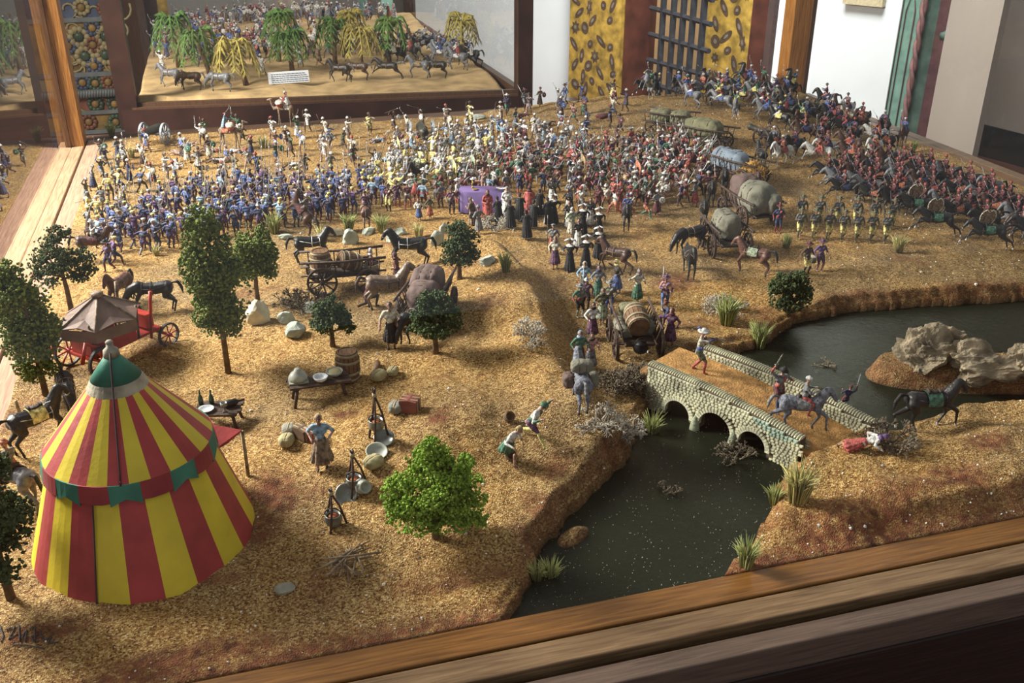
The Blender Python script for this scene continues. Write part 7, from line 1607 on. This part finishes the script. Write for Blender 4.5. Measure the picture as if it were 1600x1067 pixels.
crowd('right_centre', [(880, 320), (1000, 300), (1060, 300), (1050, 335), (1010, 345), (940, 335), (880, 330)], 20, .26, 19, ['attack', 'march', 'robe_spear', 'warrior_run'],
      (['skin', 'skin_dark'], ['white', 'red', 'steel'], ['white', 'cream', 'maroon', 'grey'], ['maroon', 'orange', 'grey', 'white'], ['red', 'brown'], 'steel', 'wood', ['white', 'red']), 'soldier', 'below the melee', 'loose soldiers below the melee', 'soldier_figurine', 150, 60)
crowd('hill', [(770, 205), (800, 175), (960, 170), (990, 200), (960, 232), (820, 215)], 20, .36, 20, ['robe_attack', 'warrior', 'archer', 'robe_spear', 'march'],
      (['skin_dark', 'skin'], ['white', 'brown', 'maroon'], ['brown', 'cream', 'navy', 'grey', 'olive'], ['grey', 'yellow', 'brown', 'green'], 'dark_brown', 'steel', 'wood', ['maroon', 'blue']), 'lone warrior', 'on bare back slope', 'scattered warriors on the back slope', 'warrior_figurine', 190, 80)
crowd('train', [(1000, 245), (1060, 235), (1120, 262), (1110, 320), (1060, 330), (1020, 280)], 34, .19, 21, ['attack', 'attack_shield', 'march', 'robe_attack', 'pike_low'],
      (['skin', 'skin_dark'], ['white', 'steel', 'white', 'red'], ['grey', 'white', 'navy', 'maroon', 'olive'], ['maroon', 'red', 'dark_brown'], ['brown', 'dark_brown'], 'steel', 'wood', ['red', 'white', 'pink']), 'soldier', 'beside wagon train', 'soldiers beside the wagon train', 'soldier_figurine', 10, 90)
fill([(180, 235), (760, 205), (1000, 205), (1000, 320), (600, 320), (250, 300)], 26, .26, 22, soldier(['fallen'], (['skin', 'skin_dark'], ['white', 'red'], ['white', 'maroon', 'grey', 'light_blue'], ['white', 'brown', 'maroon'], 'brown', 'steel', 'wood', 'white'), 'fallen figure', 'among the fighters', 'fallen figures', 'fallen_figurine', 0, 180))
# horsemen
def cav(poses, coats, rps, rcols, label, where_, group, face_, spread, saddle, h=.42):
    def mk(p, rs, part=''):
        c = [rs.choice(x) if isinstance(x, (list, tuple)) else x for x in rcols]; ct = rs.choice(coats)
        pz = rs.choice(poses); lb = '%s in %s on %s %s horse, %s, %s' % (label, c[2].replace('_', ' '), {'gallop': 'galloping', 'walk': 'walking', 'rear': 'rearing', 'stand': 'standing'}[pz], ct.replace('horse_', ''), ('' if 'capped' in label else c[1].replace('_', ' ') + ' hat, ') + where_, part.replace(' part', ''))
        rider_obj(0, 0, face_ + rs.uniform(-spread, spread), pz, ct, rs.choice(rps), c, lb, group, rs.choice(saddle), h * rs.uniform(.96, 1.05), 'black' if ct != 'horse_white' else 'grey', rs.choice(['black', 'sole']), loc=p)
    return mk
counts['cav1'] = fill([(985, 165), (1050, 152), (1200, 152), (1240, 165), (1250, 215), (1215, 215), (1130, 195), (1040, 185)], 30, .42, 31, cav(['gallop', 'walk', 'rear', 'walk'], ['horse_black', 'horse_grey', 'horse_bay', 'horse_black'], ['rider', 'rider_sword', 'rider_lance'],
      (['skin', 'skin_dark'], ['white', 'red', 'yellow', 'green', 'steel'], ['red', 'green', 'purple', 'blue', 'orange', 'maroon'], ['yellow', 'purple', 'white', 'blue'], 'brown', 'steel', 'wood', ['yellow', 'red', 'blue', 'green']), 'horseman', 'back hill', 'gaudy horsemen on the back hill', 100, 70, ['yellow', 'maroon', 'blue']))
counts['cav2'] = fill([(1225, 190), (1290, 178), (1375, 215), (1385, 250), (1330, 275), (1240, 265), (1195, 270), (1215, 235)], 24, .42, 32, cav(['walk', 'gallop', 'stand'], ['horse_bay', 'horse_black', 'horse_white', 'horse_black'], ['rider', 'rider_sword'],
      (['skin', 'skin_dark'], ['red', 'white', 'dark_steel', 'red'], ['maroon', 'navy', 'dark_steel', 'maroon'], ['orange', 'navy', 'red'], 'brown', 'steel', 'wood', ['orange', 'red', 'navy']), 'horseman', 'below corner post', 'dark horsemen near the right corner post', 110, 50, ['orange', 'red', 'navy']))
counts['single'] = 0
for px, py, pose, lab in ((1297, 196, 'rear', 'horseman silhouetted on the crest of the right edge on a rearing horse'), (1226, 158, 'walk', 'rider with yellow turban and blue robe in front of the wooden corner post'), (1408, 228, 'walk', 'rider in blue alone before the green door'), (1318, 212, 'stand', 'rider in tan cloak raising a sword on the right crest')):
    RD(px, py, -70 if px == 1297 else 150, pose, 'horse_bay', 'rider_sword', ('skin', 'yellow' if px == 1226 else 'steel', 'blue' if px in (1226, 1408) else 'tan', 'blue', 'brown', 'steel', 'wood', 'blue' if px != 1318 else 'ochre'), lab, gap=.3)
fezcols = ('skin', 'red', 'maroon', 'dark_brown', 'dark_brown', 'steel', 'wood', 'maroon')
counts['cav3'] = fill([(1290, 295), (1330, 278), (1400, 268), (1470, 288), (1600, 340), (1640, 356), (1640, 398), (1590, 384), (1480, 362), (1400, 342), (1320, 325)], 62, .31, 33, cav(['gallop', 'walk', 'gallop'], ['horse_black', 'horse_black', 'horse_bay', 'horse_grey'], ['rider_fez'],
      fezcols, 'red capped lancer', 'right column', 'red capped lancers at the right', 88, 14, ['orange', 'red', 'navy'], h=.40))
# riderless trumpeter horses in front carry big trimmed shields
for px, py in ((1428, 348), (1458, 372), (1538, 392), (1605, 385)):
    h_ = horse_obj(px, py, 88, 'gallop', 'horse_black', 'black galloping horse with brown shield, %s from the left before the red capped lancers' % {1428: 'first', 1458: 'second', 1538: 'third', 1605: 'fourth'}[px], hoof='sole', saddle='green', h=.44, group='shield bearing horses', harness='dark_brown')
    b = MB(); n_ = 16; out = [(math.cos(2 * PI * k / n_) * .24, math.sin(2 * PI * k / n_) * .30 - (.12 if k == 4 else 0)) for k in range(n_)]
    M4 = Matrix.Translation((.0, .12, 1.12)) @ Matrix.Rotation(R(75), 4, 'Y') @ Matrix.Rotation(R(90), 4, 'Z')
    b.prism(out, -.012, .012, 0, M4); sh_ = b.obj('shield', pm('tan'), h_, False)
    b = MB(); b.tube([M4 @ Vector((x, y, 0)) for x, y in out + [out[0]]], .02, 0, 5); b.obj('shield_rim', pm('cream'), sh_)
for px, py, col in ((706, 300, 'yellow'), (905, 290, 'ochre'), (990, 300, 'orange'), (735, 290, 'pale_green'), (620, 262, 'yellow')):
    TAKEN.append((G(px, py), .1)); figure('banner', px, py, 20, ('skin', 'steel', 'grey', 'maroon', 'brown', 'steel', 'pole', col), 'standard bearer with a long %s banner %s' % (col.replace('_', ' '), {706: 'above the rider in pale green', 905: 'in the middle of the melee', 990: 'near the right of the melee', 735: 'behind the loose group by the altar', 620: 'over the steel helmeted block'}[px]), None, 'standard_bearer_figurine')
figure('banner', 190, 352, 20, ('skin', 'steel', 'grey', 'white', 'red', 'steel', 'pole', 'white'), 'standard bearer with a white and red banner behind the tall brown horse', None, 'standard_bearer_figurine')
print('COUNTS', counts)

# ------------------------------------------------------------------ palms and army of the far case
mat('palm_green', (.085, .17, .035), .8, .3, 14, .5, 20); mat('palm_yellow', (.34, .28, .07), .8, .25, 14, .5, 20); mat('palm_trunk', (.14, .085, .05), .9, .3, 14, .5, 20)
def palm(px, py, top, m, label, n=11, rad=.62):
    rs = random.Random(px); g0 = FG(px, py); H_ = zat(*top, g0) - g0.z; root = empty('palm_tree', g0); tag(root, label, 'palm')
    dx = (top[0] - px) * 25 / F_PX; b = MB(); pts = [Vector((dx * t ** 1.3, 0, H_ * t)) for t in (0, .3, .6, .85, 1)]; b.tube(pts, [.075, .06, .055, .055, .06], 0, 7)
    for k in range(8): t = .1 + .1 * k; b.ell((dx * t ** 1.3, 0, H_ * t), (.07, .07, .025), 0, 7, 4)
    b.obj('trunk', M_['palm_trunk'], root); c = pts[-1]
    for k in range(n):
        a_ = 2 * PI * k / n + rs.uniform(-.2, .2); r_ = rad * rs.uniform(.75, 1.1); up_ = rs.uniform(.35, .75); b = MB(); d = Vector((math.cos(a_), math.sin(a_), 0)); sp = []
        for j in range(9):
            t = j / 8; sp.append(c + d * r_ * (t ** .8) + Vector((0, 0, up_ * r_ * math.sin(PI * min(t * 1.2, 1)) - .62 * r_ * t ** 2.4)))
        side = Vector((-d.y, d.x, 0))
        for j in range(1, 9):
            p = sp[j]; tdir = (sp[j] - sp[j - 1]).normalized()
            for q in range(5):
                for s in (-1, 1):
                    o_ = p - tdir * r_ / 9 * q / 5; l_ = .22 * (1.15 - abs(j / 8 - .45)) * rs.uniform(.8, 1.2); e = o_ + side * s * l_ * .8 + tdir * l_ * .6 + Vector((0, 0, -l_ * .55)); b.add([o_ + tdir * .012, o_ - tdir * .018, e, o_ + Vector((0, 0, .015))], [(0, 1, 2), (1, 3, 2), (3, 0, 2)])
        b.tube(sp, [.035, .035, .03, .03, .026, .024, .02, .014, .006], 0, 5); b.obj('frond', M_[m], root, False)
for a in [(280, 105, (278, 42), 'palm_green', 'green palm at the left of the far case, first from the post'), (330, 124, (317, 66), 'palm_green', 'large green palm second from the left in the far case'), (385, 133, (372, 84), 'palm_yellow', 'sparse yellowish palm between two green ones'),
          (436, 96, (442, 36), 'palm_green', 'green palm behind the label card'), (457, 112, (455, 66), 'palm_green', 'small green palm directly above the label card'), (524, 100, (526, 50), 'palm_green', 'broad green palm in the middle of the far case'),
          (546, 80, (550, 36), 'palm_yellow', 'pale yellow palm behind the broad green one'), (565, 104, (563, 60), 'palm_yellow', 'low yellow green palm right of the broad green one'), (608, 98, (612, 48), 'palm_green', 'rightmost green palm of the far case'), (722, 88, (722, 44), 'palm_yellow', 'lone straw yellow palm at the right glass of the far case')]: palm(*a)
FT = []
def ffill(poly, n, gap, seed, mk):
    rs = random.Random(seed); k = 0; wp = [P(a, b, .05)[:2] for a, b in poly]; xs = [p[0] for p in wp]; ys = [p[1] for p in wp]
    for _ in range(n * 40):
        x, y = rs.uniform(min(xs), max(xs)), rs.uniform(min(ys), max(ys))
        if y > 35.4 or x < -1.8 or not inside(x, y, wp) or any((x - a) ** 2 + (y - b) ** 2 < gap * gap for a, b in FT): continue
        FT.append((x, y)); mk(Vector((x, y, fh(x, y))), rs, place_word(x, y, xs, ys)); k += 1
        if k >= n: break
WH = (['skin_dark', 'skin'], ['white', 'white', 'red', 'steel'], ['white', 'white', 'cream', 'blue', 'maroon', 'grey'], ['white', 'grey', 'navy', 'brown'], 'brown', 'steel', 'wood', ['white', 'red', 'blue'])
ffill([(235, 100), (262, 45), (420, 60), (420, 95), (300, 112)], 62, .24, 51, soldier(['robe_attack', 'robe_spear', 'attack_shield', 'march'], WH, 'desert fighter', 'far case left', 'desert fighters at left of the far case', 'desert_fighter_figurine', 150, 80, h=.54))
ffill([(420, 95), (400, 50), (560, 55), (640, 70), (660, 95), (560, 100)], 46, .30, 52, soldier(['robe_attack', 'robe_spear', 'attack_shield', 'warrior'], WH, 'desert fighter', 'far case middle', 'desert fighters in the middle of the far case', 'desert_fighter_figurine', 150, 80, h=.54))
ffill([(250, 42), (275, 31), (600, 26), (628, 36), (480, 42), (400, 48)], 62, .28, 53, soldier(['robe', 'robe_spear', 'march', 'halberd', 'robe_attack'], WH, 'distant figure', 'far case back', 'distant figures at the back of the far case', 'distant_figurine', 180, 60, h=.54))
ffill([(600, 105), (640, 70), (720, 85), (740, 112), (660, 100)], 20, .42, 54, cav(['gallop', 'walk'], ['horse_grey', 'horse_black'], ['rider', 'rider_sword'], WH, 'horseman', 'far case right', 'horsemen in the far case', 90, 60, ['white', 'maroon'], h=.50))
for px, py, pose, ct, lab in ((268, 136, 'walk', 'horse_grey', 'grey horse at the left front of the far case'), (300, 141, 'graze', 'horse_bay', 'brown beast lying low at the left front of the far case'), (346, 143, 'graze', 'horse_grey', 'grey beast grazing near the front glass of the far case'), (532, 128, 'walk', 'horse_black', 'dark horse right of the label card'),
                              (560, 125, 'graze', 'horse_bay', 'brown grazing beast right of the dark horse in the far case'), (606, 124, 'gallop', 'horse_black', 'dark animal running at the centre front of the far case'), (655, 122, 'stand', 'horse_grey', 'saddled grey horse at the right front of the far case'), (683, 122, 'stand', 'horse_black', 'dark laden horse next to the saddled grey one')):
    horse_obj(0, 0, 80, pose, ct, lab, h=.50, loc=FG(px, py), saddle='ochre' if px == 655 else None, mane='grey')
for px, py in ((255, 112), (245, 60), (411, 118), (470, 105)):
    figure('robe_attack', px, py, 170, ('skin_dark', 'white', 'white', 'white', 'brown', 'steel', 'wood', 'white'), 'white robed figure %s of the far case' % {255: 'at the lower left sand', 245: 'at the upper left edge', 411: 'just left of the label card', 470: 'just right of the small green palm'}[px], None, 'desert_fighter_figurine', .54, loc=FG(px, py))
